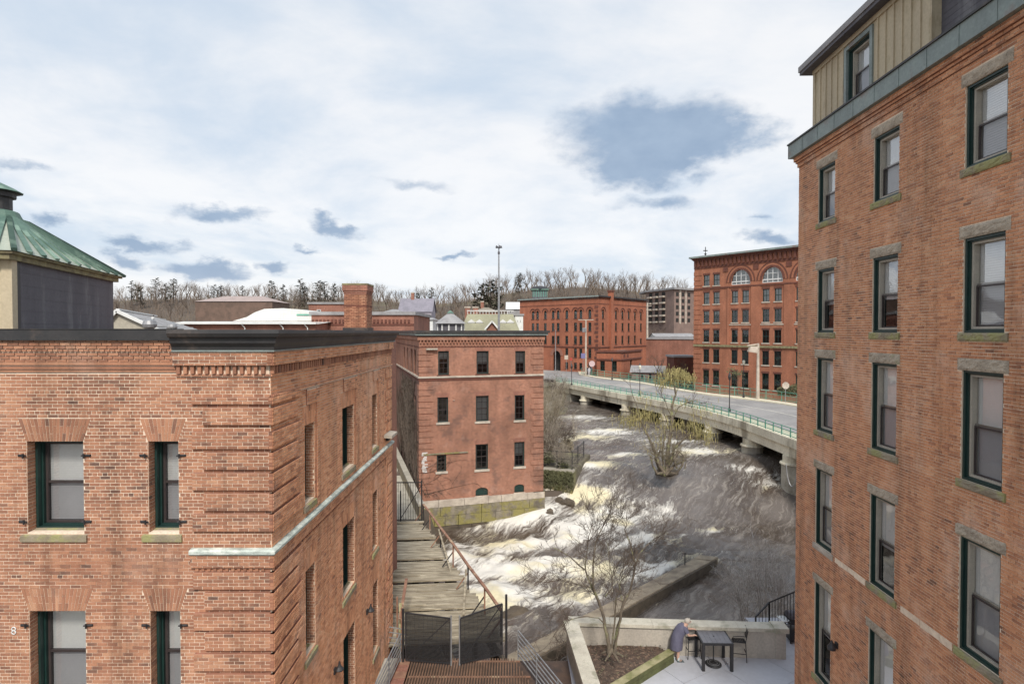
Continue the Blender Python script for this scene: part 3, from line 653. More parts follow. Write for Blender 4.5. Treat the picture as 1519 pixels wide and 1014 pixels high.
mb = MB(); frE = Frame(frR.p(0, -12, 0), (frR.N.x, frR.N.y)); wall_sheet(mb, frE, 0, 12, -16, 6.3); mb.build('end_wall', M_brickF, RB)
B = Bricks(11); hR = [rh(*o) for o in oR]
for a, b, z0, z1 in oR: hR += [rh(a-.12, b+.12, z1, z1+.25), rh(a-.1, b+.1, z0-.17, z0)]
uN = R_u(1532)
pickR = lambda u, z: R_u(1493) < u < R_u(1519) and abs(z) < .58*(YR-u) or (R_u(1385) < u < R_u(1428) and -2.6 < z < 2.6)
B.wall(frR, 0, uN, -13.2, 5.5, hR, vis=lambda u, z: abs(z) < .63*(YR-u)+.3, pick=pickR, header=7)
B.wall(frE, 12-.4, 12, -13, 5.5, n0=0, header=7)
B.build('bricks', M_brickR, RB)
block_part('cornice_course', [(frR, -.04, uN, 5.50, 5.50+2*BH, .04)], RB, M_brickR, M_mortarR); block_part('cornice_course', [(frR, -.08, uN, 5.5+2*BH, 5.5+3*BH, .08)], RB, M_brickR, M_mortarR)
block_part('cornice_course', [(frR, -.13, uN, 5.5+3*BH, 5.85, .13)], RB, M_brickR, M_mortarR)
# copper fascia in soldered lengths
u = -.25; k = 0
while u < LR:
    l = .95; mb = MB(); mb.fbox(frR, u+.004, min(u+l, LR)-.004, -.4, .25, 5.852, 6.30); mb.fbox(frR, u, u+.03, .25, .262, 5.86, 6.29)
    mb.build('copper_fascia', M_copper, RB); u += l
MB().fbox(frR, -.28, LR, -.4, .29, 6.302, 6.35).build('fascia_cap', M_blackm, RB)
bl = {(0, 0): 'full', (0, 1): 'half', (0, 2): 'full', (0, 3): 'full', (0, 4): 'half', (1, 0): 'full', (1, 1): 'half', (1, 2): 'full', (1, 3): 'half', (1, 4): 'full', (2, 0): 'full', (2, 1): 'full', (2, 2): 'full', (2, 3): 'full', (2, 4): 'full'}
def rough_block(fr, u0, u1, z0, z1, pr, amp, seed, parent, name, mat):
    r = random.Random(seed); mb = MB(); nu, nz = max(4, int((u1-u0)/.07)), 5; g = []
    for i in range(nu+1):
        for j in range(nz+1):
            e = i in (0, nu) or j in (0, nz)
            g.append(fr.p(u0+(u1-u0)*i/nu, pr+(0 if e else r.uniform(.01, amp)), z0+(z1-z0)*j/nz+(0 if e else r.uniform(-.012, .012))))
    for i in range(nu):
        for j in range(nz):
            a = i*(nz+1)+j; mb.poly([g[a], g[a+nz+1], g[a+nz+2], g[a+1]])
    mb.fbox(fr, u0, u1, -.12, pr-.002, z0, z1)
    return mb.build(name, mat, parent)
sd_ = 0
for i, (a, b) in enumerate(cw):
    for j, (z0, z1) in enumerate(rr):
        w = window(RB, frR, a, b, z0, z1, 'R', bl.get((i, j), 'full'))
        rough_block(frR, a-.12, b+.12, z1, z1+.25, .008, .03, sd_, w, 'lintel', M_granite); sd_ += 1
        rough_block(frR, a-.10, b+.10, z0-.17, z0, .035, .03, sd_, w, 'sill', M_stonew if (i == 0 and j == 3) else M_sill); sd_ += 1
# remnant ledge scar between second and third windows, low
mb = MB(); r = random.Random(4); u = R_u(1237)
while u < R_u(1519): 
    l = r.uniform(.15, .4)
    if not any(a-.1 < u+l and u < b+.1 for a, b in cw): mb.fbox(frR, u, u+l-.01, 0, r.uniform(.012, .03), -6.80-r.uniform(0, .03), -6.66)
    u += l
mb.build('worn_ledge', M_mortarR, RB, kind='stuff')
# attic storey
frA = Frame(frR.p(.12, -.40, 0), (frR.U.x, frR.U.y)); zA0, zA1 = 6.2, 8.62
uw0, uw1 = 17.0, 15.8; ua = (YR-.1)-17.0; ub = (YR-.1)-15.85; wz0, wz1 = 6.80, 8.33
uD = (YR-.1)-13.45
mb = MB(); wall_sheet(mb, frA, 0, uD, zA0, zA1, [(ua, ub, wz0, wz1)], reveal=.12); wall_sheet(mb, Frame(frA.p(0, -8, 0), (frA.N.x, frA.N.y)), 0, 8, zA0, zA1); wall_sheet(mb, Frame(frA.p(uD, 0, 0), (-frA.N.x, -frA.N.y)), 0, .3, zA0, zA1)
mb.build('attic_wall', M_tan, RB)
bb = MB().box(0, -.035, 0, .045, .001, zA1-zA0); me = mesh_of('batten', bb.v, bb.f, M_tan); u = .1
while u < uD-.05:
    if not (ua-.1 < u < ub+.08): inst('batten', me, RB, frA.mat(u, 0, zA0))
    u += .335
MB().fbox(frA, uD-.12, uD+.003, .0, .03, zA0, zA1).build('corner_board', M_tan, RB); MB().fbox(frA, 0, .09, .0, .03, zA0, zA1).build('corner_board', M_tan, RB)
w = window(RB, frA, ua, ub, wz0, wz1, 'R', 'full')
mb = MB(); M = frA.mat(ua, 0, wz0); ww, hh = ub-ua, wz1-wz0
mb.box(-.12, -.05, -.12, 0, .05, hh+.12); mb.box(ww, -.05, -.12, ww+.12, .05, hh+.12); mb.box(0, -.05, hh, ww, .05, hh+.12); mb.box(0, -.06, -.12, ww, .05, 0); mb.build('trim', M_copper, w, M)
frD = Frame(frA.p(uD, -.2, 0), (frR.U.x, frR.U.y)); dU = 13.25-11.85
mb = MB(); wall_sheet(mb, frD, 0, LR-uD, zA0, zA1+.6, [(dU, dU+1.1, zA0+.9, zA1)], reveal=.1); mb.build('slate_wall', M_slate, RB)
for k in range(1, 20): MB().fbox(frD, 0, dU-.1, 0, .005, zA0+k*.15, zA0+k*.15+.006).build('slate_course', M_slate, RB)
w = window(RB, frD, dU, dU+1.1, zA0+.9, zA1, 'R', 'full')
mb = MB(); mb.fbox(frA, -.32, LR-1, -8.4, .32, zA1+.02, zA1+.12); mb.build('soffit', M_slate, RB)
mb = MB(); mb.fbox(frA, -.34, LR-1, -8.4, .36, zA1+.12, zA1+.30); mb.build('eave_fascia', M_roofg, RB)
MB().fbox(frA, .0, uD, .0, .05, zA1-.12, zA1+.02).build('frieze_board', M_tan, RB)
mb = MB(); mb.fbox(frA, 0, LR-1, -8.2, -.3, zA1+.3, zA1+.45); mb.build('roof', M_roofflat, RB)
t = frR.p(R_u(1247), 0, 0); Yl = t.y; o = Vector((t.x, t.y, zf(958, Yl)))
WL = thing('wall_lantern', 'dark bell-shaped wall lantern on the right brick building between the lowest windows', 'lamp', o)
MB().box(o.x-.05, o.y-.06, o.z-.05, o.x, o.y+.06, o.z+.12).build('back_plate', M_iron, WL)
MB().tube([o+Vector(v) for v in ((-.04, 0, .05), (-.14, 0, .10), (-.17, 0, .16))], .016, 6).build('arm', M_iron, WL)
MB().lathe(o+Vector((-.17, 0, -.12)), [(.05, 0), (.11, .03), (.12, .12), (.06, .2), (.02, .3)], 10).build('lamp_shade', M_iron, WL)
# ------------------------------------------------------------------ noise in python, terrain, river
_VT = {}
def vnoise(x, y, seed=0):
    if seed not in _VT: _VT[seed] = np.random.RandomState(seed).rand(256, 256)
    T = _VT[seed]; xi = np.floor(x).astype(int); yi = np.floor(y).astype(int); fx = x-xi; fy = y-yi
    fx = fx*fx*(3-2*fx); fy = fy*fy*(3-2*fy); g = lambda a, b: T[a % 256, b % 256]
    return (g(xi, yi)*(1-fx)+g(xi+1, yi)*fx)*(1-fy)+(g(xi, yi+1)*(1-fx)+g(xi+1, yi+1)*fx)*fy
def fbm(x, y, o=4, seed=0):
    s = 0; a = 1; t = 0
    for k in range(o): s = s+a*vnoise(x*2**k, y*2**k, seed+k); t += a; a *= .5
    return s/t
def inpoly(x, y, poly):
    ins = np.zeros(x.shape, bool); n = len(poly)
    for i in range(n):
        x0, y0 = poly[i]; x1, y1 = poly[(i+1) % n]
        c = ((y0 > y) != (y1 > y)) & (x < (x1-x0)*(y-y0)/(y1-y0+1e-12)+x0); ins ^= c
    return ins
MA = Vector((P(622, 600, 42).x, 42, 0)); MBp = Vector((P(806, 600, 44.8).x, 44.8, 0))
frM = Frame((MA.x, MA.y), (MBp.x-MA.x, MBp.y-MA.y)); LM = (MBp-MA).length
river = [(-30, 2), (-4.7, 2), (-4.7, 23), (-9, 23), (-9, 41), (MA.x, 42.2), (MBp.x, 45), (5.2, 46.5), (5.4, 54), (4.2, 62), (5.5, 78), (8.5, 95), (13, 108), (37, 104), (44, 85), (40, 62), (36, 45), (30, 24), (12, 20), (12, 2)]
def hillz(x, y):
    ridge = 19.5+7.5*np.exp(-((x-35)/60.)**2)-4*np.exp(-((x+40)/32.)**2)+3*(fbm(x/60+9, y/60, 3, 5)-.5)
    t = np.clip((y-165)/190., 0, 1); t = t*t*(3-2*t)
    t2 = np.clip((y-150)/40., 0, 1)
    return -9.7+ (ridge+9.7)*t+1.2*(fbm(x/14, y/14, 3, 8)-.5)*t2
def terrz(x, y):
    z = hillz(x, y); z = np.where(inpoly(x, y, river), -17.0, z)
    z = np.where((y < 41) & (x < -3), -17.0, z); z = np.where((y < 41) & (x < -24), -12.6, z); z = np.where((y >= 40) & (y < 75) & (x < -6), -12.6, z)
    z = np.where((y >= 41) & (y < 100) & (x > -8) & (x < 12) & (z > -16), -13.2, z)
    z = np.where((y < 24) & (x > 12), -12.6, z); z = np.where(y < 2, -12.6, z)
    return z
def gridmesh(name, xs, ys, zfun, mat, kind=None, extra=None):
    X, Y = np.meshgrid(xs, ys); Z = zfun(X, Y); v = np.stack([X, Y, Z], -1).reshape(-1, 3); nx, ny = len(xs), len(ys)
    i = np.arange(nx*ny).reshape(ny, nx); f = np.stack([i[:-1, :-1], i[:-1, 1:], i[1:, 1:], i[1:, :-1]], -1).reshape(-1, 4)
    me = bpy.data.meshes.new(name); me.from_pydata(v.tolist(), [], f.tolist()); me.materials.append(mat); me.polygons.foreach_set('use_smooth', np.ones(len(f), bool))
    if extra: extra(me, X, Y, Z)
    me.update(); o = bpy.data.objects.new(name, me); link(o)
    if kind: o['kind'] = kind
    return o
xs = np.concatenate([np.linspace(-2200, -300, 14)[:-1], np.arange(-300, -40, 8.), np.arange(-40, 60, 1.25), np.arange(60, 300, 8.), np.linspace(300, 2200, 14)])
ys = np.concatenate([[-300, -100, -30], np.arange(-10, 115, 1.25), np.arange(115, 480, 7.), np.linspace(480, 2400, 14)])
gridmesh('ground', xs, ys, terrz, M_hill, 'structure')

# river: main flow line, from under the bridge to the lower left
flow = [(40, 78), (30, 70), (20, 60), (13, 50), (8, 43), (3, 37), (-1, 31), (-5, 26), (-9, 20), (-14, 14)]
fl = np.array(flow, float); seg = fl[1:]-fl[:-1]; sl = np.hypot(seg[:, 0], seg[:, 1]); cs = np.concatenate([[0], np.cumsum(sl)])
def flowuv(X, Y):
    # smooth blend of the directions of the segments, weighted by distance
    S = np.zeros(X.shape); T = np.zeros(X.shape); Wt = np.zeros(X.shape)
    for k in range(len(seg)):
        d = seg[k]/sl[k]; px = X-fl[k, 0]; py = Y-fl[k, 1]; s = px*d[0]+py*d[1]; t = -px*d[1]+py*d[0]
        sc_ = np.clip(s, 0, sl[k]); dd = (s-sc_)**2+t*t; w = 1/(dd+6)**2
        S += w*(cs[k]+s); T += w*t; Wt += w
    return S/Wt, T/Wt
WA, WB = np.array([1.2, 24.7]), np.array([13.0, 35.5])      # weir wall
wd = (WB-WA)/np.hypot(*(WB-WA)); wn_ = np.array([wd[1], -wd[0]])
def pool(X, Y):                                             # 1 in the quiet water behind the weir wall
    s = (X-WA[0])*wn_[0]+(Y-WA[1])*wn_[1]; a = (X-WA[0])*wd[0]+(Y-WA[1])*wd[1]; L_ = np.hypot(*(WB-WA))
    return np.clip(s/1.2+.5, 0, 1)*np.clip((L_+1.5-a)/5., 0, 1)
def gauss(X, Y, cx, cy, rx, ry, ang=0):
    c, s = math.cos(ang), math.sin(ang); dx, dy = X-cx, Y-cy; a = (dx*c+dy*s)/rx; b = (-dx*s+dy*c)/ry; return np.exp(-(a*a+b*b))
def base_level(X, Y):
    d = Y-.12*X; t = np.clip((d-40)/12., 0, 1); t = t*t*(3-2*t); z = -14.95+2.9*t-.55*gauss(X, Y, -3.5, 41.8, 5, 2.6)
    p = pool(X, Y); return z*(1-p)+(-14.6+.0*X)*p*(Y < 40)+z*p*(Y >= 40)
foam_spots = []
def fs(px, py, rx, ry, s, z=-14.6, ang=0.0):
    q = PZ(px, py, z); foam_spots.append((q.x, q.y, rx, ry, s, ang))
# the broken white water, by where it stands in the river
fs(875, 700, 2.8, .8, 1.1, -12.8, .15); fs(930, 683, 2.2, .8, .8, -12.6, .1); fs(860, 735, 2.5, .9, 1.1, -13.6, .1); fs(900, 760, 2.6, 1.2, .9, -14, .2)
fs(860, 775, 1.8, 1.0, 1.2, -14.2, .1); fs(780, 768, 3.0, .8, 1.0, -14.5, .35); fs(720, 800, 3.0, .7, .7, -14.7, .2); fs(800, 800, 3.0, 1.0, 1.0, -14.6, .3)
fs(800, 835, 2.6, .7, 1.3, -14.8, .2); fs(730, 850, 2.4, .9, .9, -14.9, .1); fs(880, 845, 2.0, .8, 1.2, -14.9, .2); fs(970, 840, 2.6, .7, 1.2, -14.8, .6); fs(940, 800, 2.2, .7, .7, -14.6, .6)
fs(760, 880, 3.0, 1.3, .9, -14.9, .4); fs(700, 830, 2.0, 1.0, .7, -14.9, .4); fs(850, 890, 2.0, .8, .6, -14.9, .4); fs(1030, 670, 4.0, 1.6, .9, -12.1, .2); fs(1000, 655, 3, 1.2, .6, -12.1, .1); fs(900, 640, 3.5, 1.5, .8, -12.0, .2); fs(870, 650, 4, 1.5, .7, -12, .2)
fs(860, 620, 4, 2, .6, -12, .1); fs(1110, 690, 2.5, .8, .5, -12.2, -.3); fs(1060, 770, 1.5, .5, .6, -14.0, .3); fs(1140, 700, 3, 1, .4, -12.3, 0); fs(990, 745, 1.4, 1.2, .5, -13.6)
def foammap(X, Y):
    f = np.zeros(X.shape)
    for cx, cy, rx, ry, s, a in foam_spots: f = np.maximum(f, s*gauss(X, Y, cx, cy, rx, ry, a)) if False else f+s*gauss(X, Y, cx, cy, rx*1.05, ry*1.15, a)*(1-f*.35)
    f = np.clip(f, 0, 1.25)
    base = .02+.22*gauss(X, Y, 12, 70, 12, 16)+.12*gauss(X, Y, 6, 50, 6, 8)+.16*np.clip((52-(Y-.12*X))/10, 0, 1)*np.clip((16-X)/8, 0, 1)*(1-pool(X, Y)*.7)
    return np.clip(f+base, 0, 1.3)
def waterz(X, Y):
    S, T = flowuv(X, Y); z = base_level(X, Y); turb = np.clip((50-(Y-.12*X))/12, .36, 1)*np.clip(1-pool(X, Y)*.85, .12, 1); turb = turb*np.clip((22-X)/10, .5, 1)
    wx = X+2.2*(fbm(X/4, Y/4, 3, 31)-.5); wy = Y+2.2*(fbm(X/4+7, Y/4, 3, 37)-.5)
    S2, T2 = flowuv(wx, wy)
    h = .95*(fbm(S2/3.2, T2/3.4, 3, 11)-.5)+.50*(fbm(S2/1.6, T2/1.3, 3, 21)-.5)+.14*(fbm(S2/1.2, T2/.6, 2, 27)-.5)
    rg = 1-np.abs(2*fbm(S2/2.6, T2/3.4+5, 3, 41)-1); h += .35*(rg**3-.4)
    f = foammap(X, Y)
    return z+h*turb*.95+.16*f*(turb > .3)
M_w, nw, bw = newmat('rapids')
uvw = nw.n('ShaderNodeUVMap', uv_map='UVMap').outputs[0]; posw = nw.n('ShaderNodeNewGeometry').outputs['Position']
att = nw.n('ShaderNodeAttribute', attribute_name='foam').outputs['Fac']; 
warp = nw.noise(posw, .55, 4, .6, 0, 1)
uw = nw.vm('ADD', uvw, nw.vm('MULTIPLY', nw.vm('SUBTRACT', warp, (.5, .5, .5)), (1.5, 1.5, 0)))
st1 = nw.noise(nw.vm('MULTIPLY', uw, (.20, 1.5, 1)), 1.0, 9, .66, .5); st2 = nw.noise(nw.vm('MULTIPLY', uw, (.7, 6.0, 1)), 1.0, 7, .70, .4)
fcl = nw.noise(posw, .8, 6, .62, .8)
st = nw.m('ADD', nw.m('ADD', nw.m('MULTIPLY', st1, .40), nw.m('MULTIPLY', st2, .42)), nw.m('MULTIPLY', fcl, .18))
fo = nw.sstep(nw.m('ADD', att, nw.m('MULTIPLY', nw.m('SUBTRACT', st, .5), 4.4)), .22, 1.0)
fo = nw.m('POWER', fo, 1.25)
deep = nw.mix(nw.sstep(nw.noise(posw, .16, 4), .35, .65), (.065, .045, .032), (.155, .132, .118))
foc = nw.mix(nw.sstep(nw.noise(posw, .22, 4), .45, .6), (.76, .72, .65), (.76, .67, .45))
silk = nw.noise(nw.vm('MULTIPLY', uw, (.45, 5.0, 1)), 1.3, 8, .70, .3); silk2 = nw.noise(nw.vm('ADD', nw.vm('MULTIPLY', uw, (.22, 2.2, 1)), (9, 4, 0)), 1.0, 8, .66, .3)
sk = nw.m('ADD', nw.m('MULTIPLY', nw.sstep(silk, .48, .68), .36), nw.m('MULTIPLY', nw.sstep(silk2, .48, .70), .55), 0, True)
deep = nw.mix(sk, deep, (.36, .315, .27))
wcol = nw.mix(fo, deep, foc)
bmp = nw.m('ADD', nw.m('MULTIPLY', nw.noise(nw.vm('MULTIPLY', uw, (.8, 3.0, 1)), 1.5, 6, .62, .4), 1.0), nw.m('MULTIPLY', st2, .5))
setb(nw, bw, wcol, nw.m('ADD', .24, nw.m('MULTIPLY', fo, .5)), 0, bmp, .11, .65)
def wextra(me, X, Y, Z):
    S, T = flowuv(X, Y); a = me.attributes.new('foam', 'FLOAT', 'POINT')
    f = foammap(X, Y)+.95*np.clip(Z-base_level(X, Y)-.08, -.45, .6)*np.clip((52-(Y-.12*X))/10, 0, 1); a.data.foreach_set('value', f.ravel().astype('f'))
    vi = np.empty(len(me.loops), 'i'); me.loops.foreach_get('vertex_index', vi); uv = me.uv_layers.new(name='UVMap')
    uv.data.foreach_set('uv', np.stack([S.ravel(), T.ravel()], 1)[vi].astype('f').ravel())
gx = np.concatenate([np.arange(-10, 16, .17), np.arange(16, 46, .4)]); gy = np.concatenate([np.arange(10, 22, .4), np.arange(22, 52, .17), np.arange(52, 112, .5)])
gridmesh('river_water', gx, gy, waterz, M_w, 'structure', wextra)

# ------------------------------------------------------------------ middle mill building in the river
MM = thing('mill_building', 'red brick mill with three window rows, standing on mossy stone in the river', 'building', (MA.x, MA.y, -13))
frML = Frame(frM.p(0, -26, 0), (frM.N.x, frM.N.y)); HM = lambda px, py: frM.hit(px, py)
def openM(x0, x1, y0, y1): u0, za = frM.hit(x0, y1); u1, _ = frM.hit(x1, y1); _, zb = frM.hit(x0, y0); return (u0, u1, za, zb)
mo = [openM(*q) for q in [(650, 666, 520.5, 556), (707, 725, 520.5, 554.5), (764.5, 779, 520.5, 553.5), (649, 665, 589.3, 626.5), (706, 725, 587, 625), (763.5, 778, 586, 623), (648, 662, 675, 699.5), (705.5, 724, 659, 696.5), (763, 778, 655.5, 692)]]
ma = [openM(*q)+(.55,) for q in [(705.5, 724, 723.5, 735.5), (763, 777.5, 718.5, 730.5)]]
zW = frM.hit(640, 742)[1]; zT = 0.0
ml = [(26-u-1.1, 26-u, z0, z1) for u in (2.0, 4.3, 7.5, 10) for z0, z1 in ((-3.3, -1.4), (-6.9, -5.0), (-10.6, -8.6))]
mb = MB(); wall_sheet(mb, frM, 0, LM, zW, zT-.2, mo+ma, reveal=.12); mb.build('front_wall', M_brickM, MM)
zB = frM.hit(622, 561)[1]; zB2 = zB-.0
mb = MB(); wall_sheet(mb, frML, 0, 26, -14, zB, [m for m in ml if m[3] < zB], reveal=.25); mb.build('side_wall', M_brickV, MM)
mb = MB(); wall_sheet(mb, frML, 0, 26, zB, zT-.2, [m for m in ml if m[3] > zB], reveal=.25); mb.build('side_wall', M_brickM, MM)
mb = MB(); wall_sheet(mb, Frame(frM.p(LM, 0, 0), (-frM.N.x, -frM.N.y)), 0, 26, -15, zT-.2); wall_sheet(mb, Frame(frM.p(LM, -26, 0), (-frM.U.x, -frM.U.y)), 0, LM, -14, zT-.2); mb.build('rear_wall', M_brickM, MM)
mb = MB(); mb.fbox(frM, .1, LM-.1, -25.9, -.1, -.35, -.15); mb.build('roof', M_roofflat, MM)
bls = ['third', 'half', 'half', 'none', 'full', 'none', 'none', 'none', 'half']
for k, o_ in enumerate(mo):
    w = window(MM, frM, *o_, 'M', bls[k]); M = frM.mat(o_[0], 0, o_[2]); W_ = o_[1]-o_[0]
    MB().box(-.1, -.07, -.16, W_+.1, .10, .0).build('sill', M_stonew if k > 2 else M_brickDk, w, M)
    if k not in (6,):
        MB().hexa([(-.02, -.012, W_*0+o_[3]-o_[2]), (W_+.02, -.012, o_[3]-o_[2]), (W_+.02, .02, o_[3]-o_[2]), (-.02, .02, o_[3]-o_[2]), (-.16, -.012, o_[3]-o_[2]+.34), (W_+.16, -.012, o_[3]-o_[2]+.34), (W_+.16, .02, o_[3]-o_[2]+.34), (-.16, .02, o_[3]-o_[2]+.34)]).build('flat_arch', M_brickF, w, M)
for o_ in ma:
    m = MB(); W_ = o_[1]-o_[0]; H_ = o_[3]-o_[2]; m.poly([(0, .1, 0), (W_, .1, 0), (W_, .1, H_), (0, .1, H_)]); w = m.build('boarded_window', M_green, MM, frM.mat(o_[0], 0, o_[2]))
    MB().fbox(frM, o_[0]-.06, o_[1]+.06, 0, .05, o_[2]-.1, o_[2]).build('sill', M_stonew, w)
for o_ in ml: window(MM, frML, *o_, 'M', 'none')
# cornice, corbel arcade, bands
def corner_run(name, n1_, z0_, z1_, mat, LL=26, ext=0.0, ex2=0.0):
    mb = MB(); mb.fbox(frM, -n1_, LM+ex2, -.05, n1_, z0_, z1_); mb.fbox(frML, 0, 26-.05, -.05, n1_, z0_+.001, z1_-.001); return mb.build(name, mat, MM)
corner_run('roof_cap', .42, -.08, .10, M_blackm, ex2=.40); corner_run('cornice', .30, -.26, -.082, M_copper, ex2=.28); corner_run('cornice_fillet', .20, -.34, -.262, M_blackm, ex2=.15)
corner_run('frieze', .14, -.62, -.342, M_brickM, ex2=.08)
dm = MB().box(0, -.13, 0, .09, .02, .22); dme = mesh_of('corbel', dm.v, dm.f, M_brickM)
dm2 = MB().box(0, -.07, 0, .09, .02, .2); dme2 = mesh_of('corbel', dm2.v, dm2.f, M_brickM)
for k in range(int(LM/.25)): inst('corbel', dme, MM, frM.mat(k*.25+.05, 0, -.84))
for k in range(int(LM/.25)): inst('corbel', dme2, MM, frM.mat(k*.25+.175, 0, -1.07))
corner_run('necking', .03, -1.16, -1.10, M_brickDk)
corner_run('string_course', .10, zB, zB+.13, M_stonew, ex2=.06); corner_run('string_band', .05, zB-.20, zB-.002, M_brickDk)
for side, (ua_, ub_) in enumerate(((.0, 1.05), (LM-1.0, LM))):
    z = -1.25; k = 0
    while z > zW+.9:
        w_ = (1.05, .85)[k % 2]; z -= .44
        if z < zB+.1 and z+.36 > zB-.25: k += 1; z -= .0; continue
        pr = .045; mb = MB(); a0, a1 = (0, w_) if side == 0 else (LM-w_, LM)
        mb.fbox(frM, a0-(pr if side == 0 else 0), a1, -.01, pr, z, z+.36)
        if side == 0: mb.fbox(frML, 26-w_, 26, -.01, pr, z+.001, z+.359)
        mb.build('quoin', M_brickM, MM); k += 1
# worn lintel over the blocked opening, pale painted patch, small round plate, floodlight
u0, za = frM.hit(628, 675); u1, zb_ = frM.hit(694, 670); MB().fbox(frM, u0, u1, 0, .09, za, za+.1).build('old_lintel', M_block, MM)
mb = MB(); r = random.Random(8)
for k in range(16): 
    px = r.uniform(625, 629); py = 672+k*1.9; u, z = frM.hit(px, py); l = r.uniform(.15, .42); mb.fbox(frM, u, u+l, .045, .052, z, z+.06)
mb.build('flaked_paint', M_white, MM, kind='stuff')
u, z = frM.hit(673, 592); MB().lathe(frM.p(u, .0, z-.09), [(.09, 0), (.09, .02)], 10).build('anchor_plate', M_stonew, MM)
u, z = frM.hit(640, 518); o = frM.p(u, 0, z); t = thing('floodlight', 'small twin floodlight high on the mill front beside the first top-row window', 'lamp', o)
MB().fbox(frM, u-.05, u+.05, 0, .15, z-.05, z+.05).build('mount', M_galv, t); MB().fbox(frM, u-.42, u+.42, .12, .3, z-.03, z+.09).build('lamp_housing', M_vinyl, t)
# foundation: pale cap course, mossy ledge, big river blocks
frFo = Frame(frM.p(-.35, .22, 0), (frM.U.x, frM.U.y)); LF = LM+.4
zc1 = frM.hit(640, 752)[1]; zc2 = frM.hit(640, 765)[1]; zc3 = -16.2
r = random.Random(5)
def courses(fr, L_, z0_, z1_, n_, prs, mat, name, lmin, lmax):
    u = 0
    while u < L_-.02:
        l = min(r.uniform(lmin, lmax), L_-u); l = L_-u if L_-u-l < .3 else l
        j = .015; d = r.uniform(-.03, .03)
        MB().fbox(fr, u+j, u+l-j, -.9, prs+d, z0_+j, z1_-j*.5).build(name, mat, MM); u += l
mb = MB(); mb.fbox(frFo, .05, LF-.05, -6, -.12, -16.5, zW-.02); mb.build('foundation_core', M_woodd, MM)
courses(frFo, LF, zc1, zW, 1, 0, M_stonew, 'foundation_cap', 1.0, 2.2)
courses(frFo, LF, zc2, zc1, 1, .06, M_block, 'foundation_block', 1.2, 2.6)
courses(Frame(frM.p(-.35, .30, 0), (frM.U.x, frM.U.y)), LF, zc2-.75, zc2, 1, 0, M_block, 'foundation_block', .8, 1.8)
courses(Frame(frM.p(-.35, .42, 0), (frM.U.x, frM.U.y)), LF, zc2-1.4, zc2-.77, 1, 0, M_woodd, 'foundation_block', .9, 2.0)
courses(Frame(frM.p(-.35, .35, 0), (frM.U.x, frM.U.y)), LF, zc3, zc2-1.42, 1, 0, M_woodd, 'foundation_block', .9, 2.0)
# right side of the foundation
courses(Frame(frM.p(LM+.05, .15, 0), (-frM.N.x, -frM.N.y)), 9, -14.2, zW, 1, 0, M_block, 'foundation_block', .8, 1.9); courses(Frame(frM.p(LM+.08, .2, 0), (-frM.N.x, -frM.N.y)), 9, -15.6, -14.21, 1, 0, M_woodd, 'foundation_block', .8, 1.9)
# bare creeper on the side wall and corner
mb = MB(); r = random.Random(12)
def creep(fr, u, z, ang, l, w, dep, zmax, umin, umax):
    pts = [fr.p(u, .03, z)]; 
    for k in range(int(l/.35)):
        ang += r.uniform(-.35, .35); ang = max(.15, min(math.pi-.15, ang)) if dep < 2 else ang
        u += math.cos(ang)*.35; z += math.sin(ang)*.35
        if z > zmax or not umin < u < umax: break
        pts.append(fr.p(u, .03+r.uniform(0, .05), z))
        if dep < 3 and r.random() < .55: creep(fr, u, z, ang+r.choice((-1, 1))*r.uniform(.4, 1.1), l*.45, w*.6, dep+1, zmax, umin, umax)
    if len(pts) > 1: mb.tube(pts, [w*(1-.7*k/len(pts)) for k in range(len(pts))], 3, False)
for k in range(16): creep(frML, 26-r.uniform(.3, 14), -12.6, math.pi/2+r.uniform(-.3, .3), 8.2, .045, 0, zB-.3, 6, 26)
for k in range(3): creep(frM, r.uniform(.1, .8), -12.4, math.pi/2+r.uniform(-.2, .4), 5, .022, 0, zB-1.5, 0, 3.2)
for k in range(3): creep(frM, .3, zW+.5+k*.8, r.uniform(.1, .4), 4, .02, 1, zW+3, 0, 6)
mb.build('bare_creeper', M_twig, MM, kind='stuff')

# ------------------------------------------------------------------ bank wall and brush right of the mill
bw0 = Vector((MBp.x-.1, 47.5, 0)); bw1 = Vector((5.0, 46.6, 0))
frBW = Frame((bw0.x, bw0.y), (bw1.x-bw0.x, bw1.y-bw0.y)); LBW = (bw1-bw0).length
BWt = thing('retaining_wall', 'low mossy retaining wall jutting into the river beside the mill, topped by a wire fence', 'wall', (bw0.x, bw0.y, -15))
for k in range(4):
    u = 0; r = random.Random(20+k)
    while u < LBW-.05:
        l = min(r.uniform(.5, 1.0), LBW-u); MB().fbox(frBW, u+.012, u+l-.012, -1.0, r.uniform(-.02, .04), -14.2+k*.66+.01, -14.2+(k+1)*.66-.01).build('stone', M_block, BWt); u += l
MB().fbox(frBW, 0, LBW, -7.5, -.1, -16, -11.65).build('core', M_soil, BWt)
MB().fbox(frBW, -.1, LBW+.1, -.6, .1, -11.62, -11.45).build('coping', M_conc, BWt)
FC = thing('bank_fence', 'rusty post-and-wire fence along the top of the low river wall beside the mill', 'fence', frBW.p(0, -.2, -11.45))
ps = [frBW.p(.2, -.25, 0), frBW.p(LBW*.5, -.25, 0), frBW.p(LBW-.1, -.25, 0), frBW.p(LBW-.1, -2.5, 0), frBW.p(LBW-.1, -5, 0)]
for q in ps: MB().bar((q.x, q.y, -11.45), (q.x, q.y, -9.9), .07).build('post', M_iron, FC)
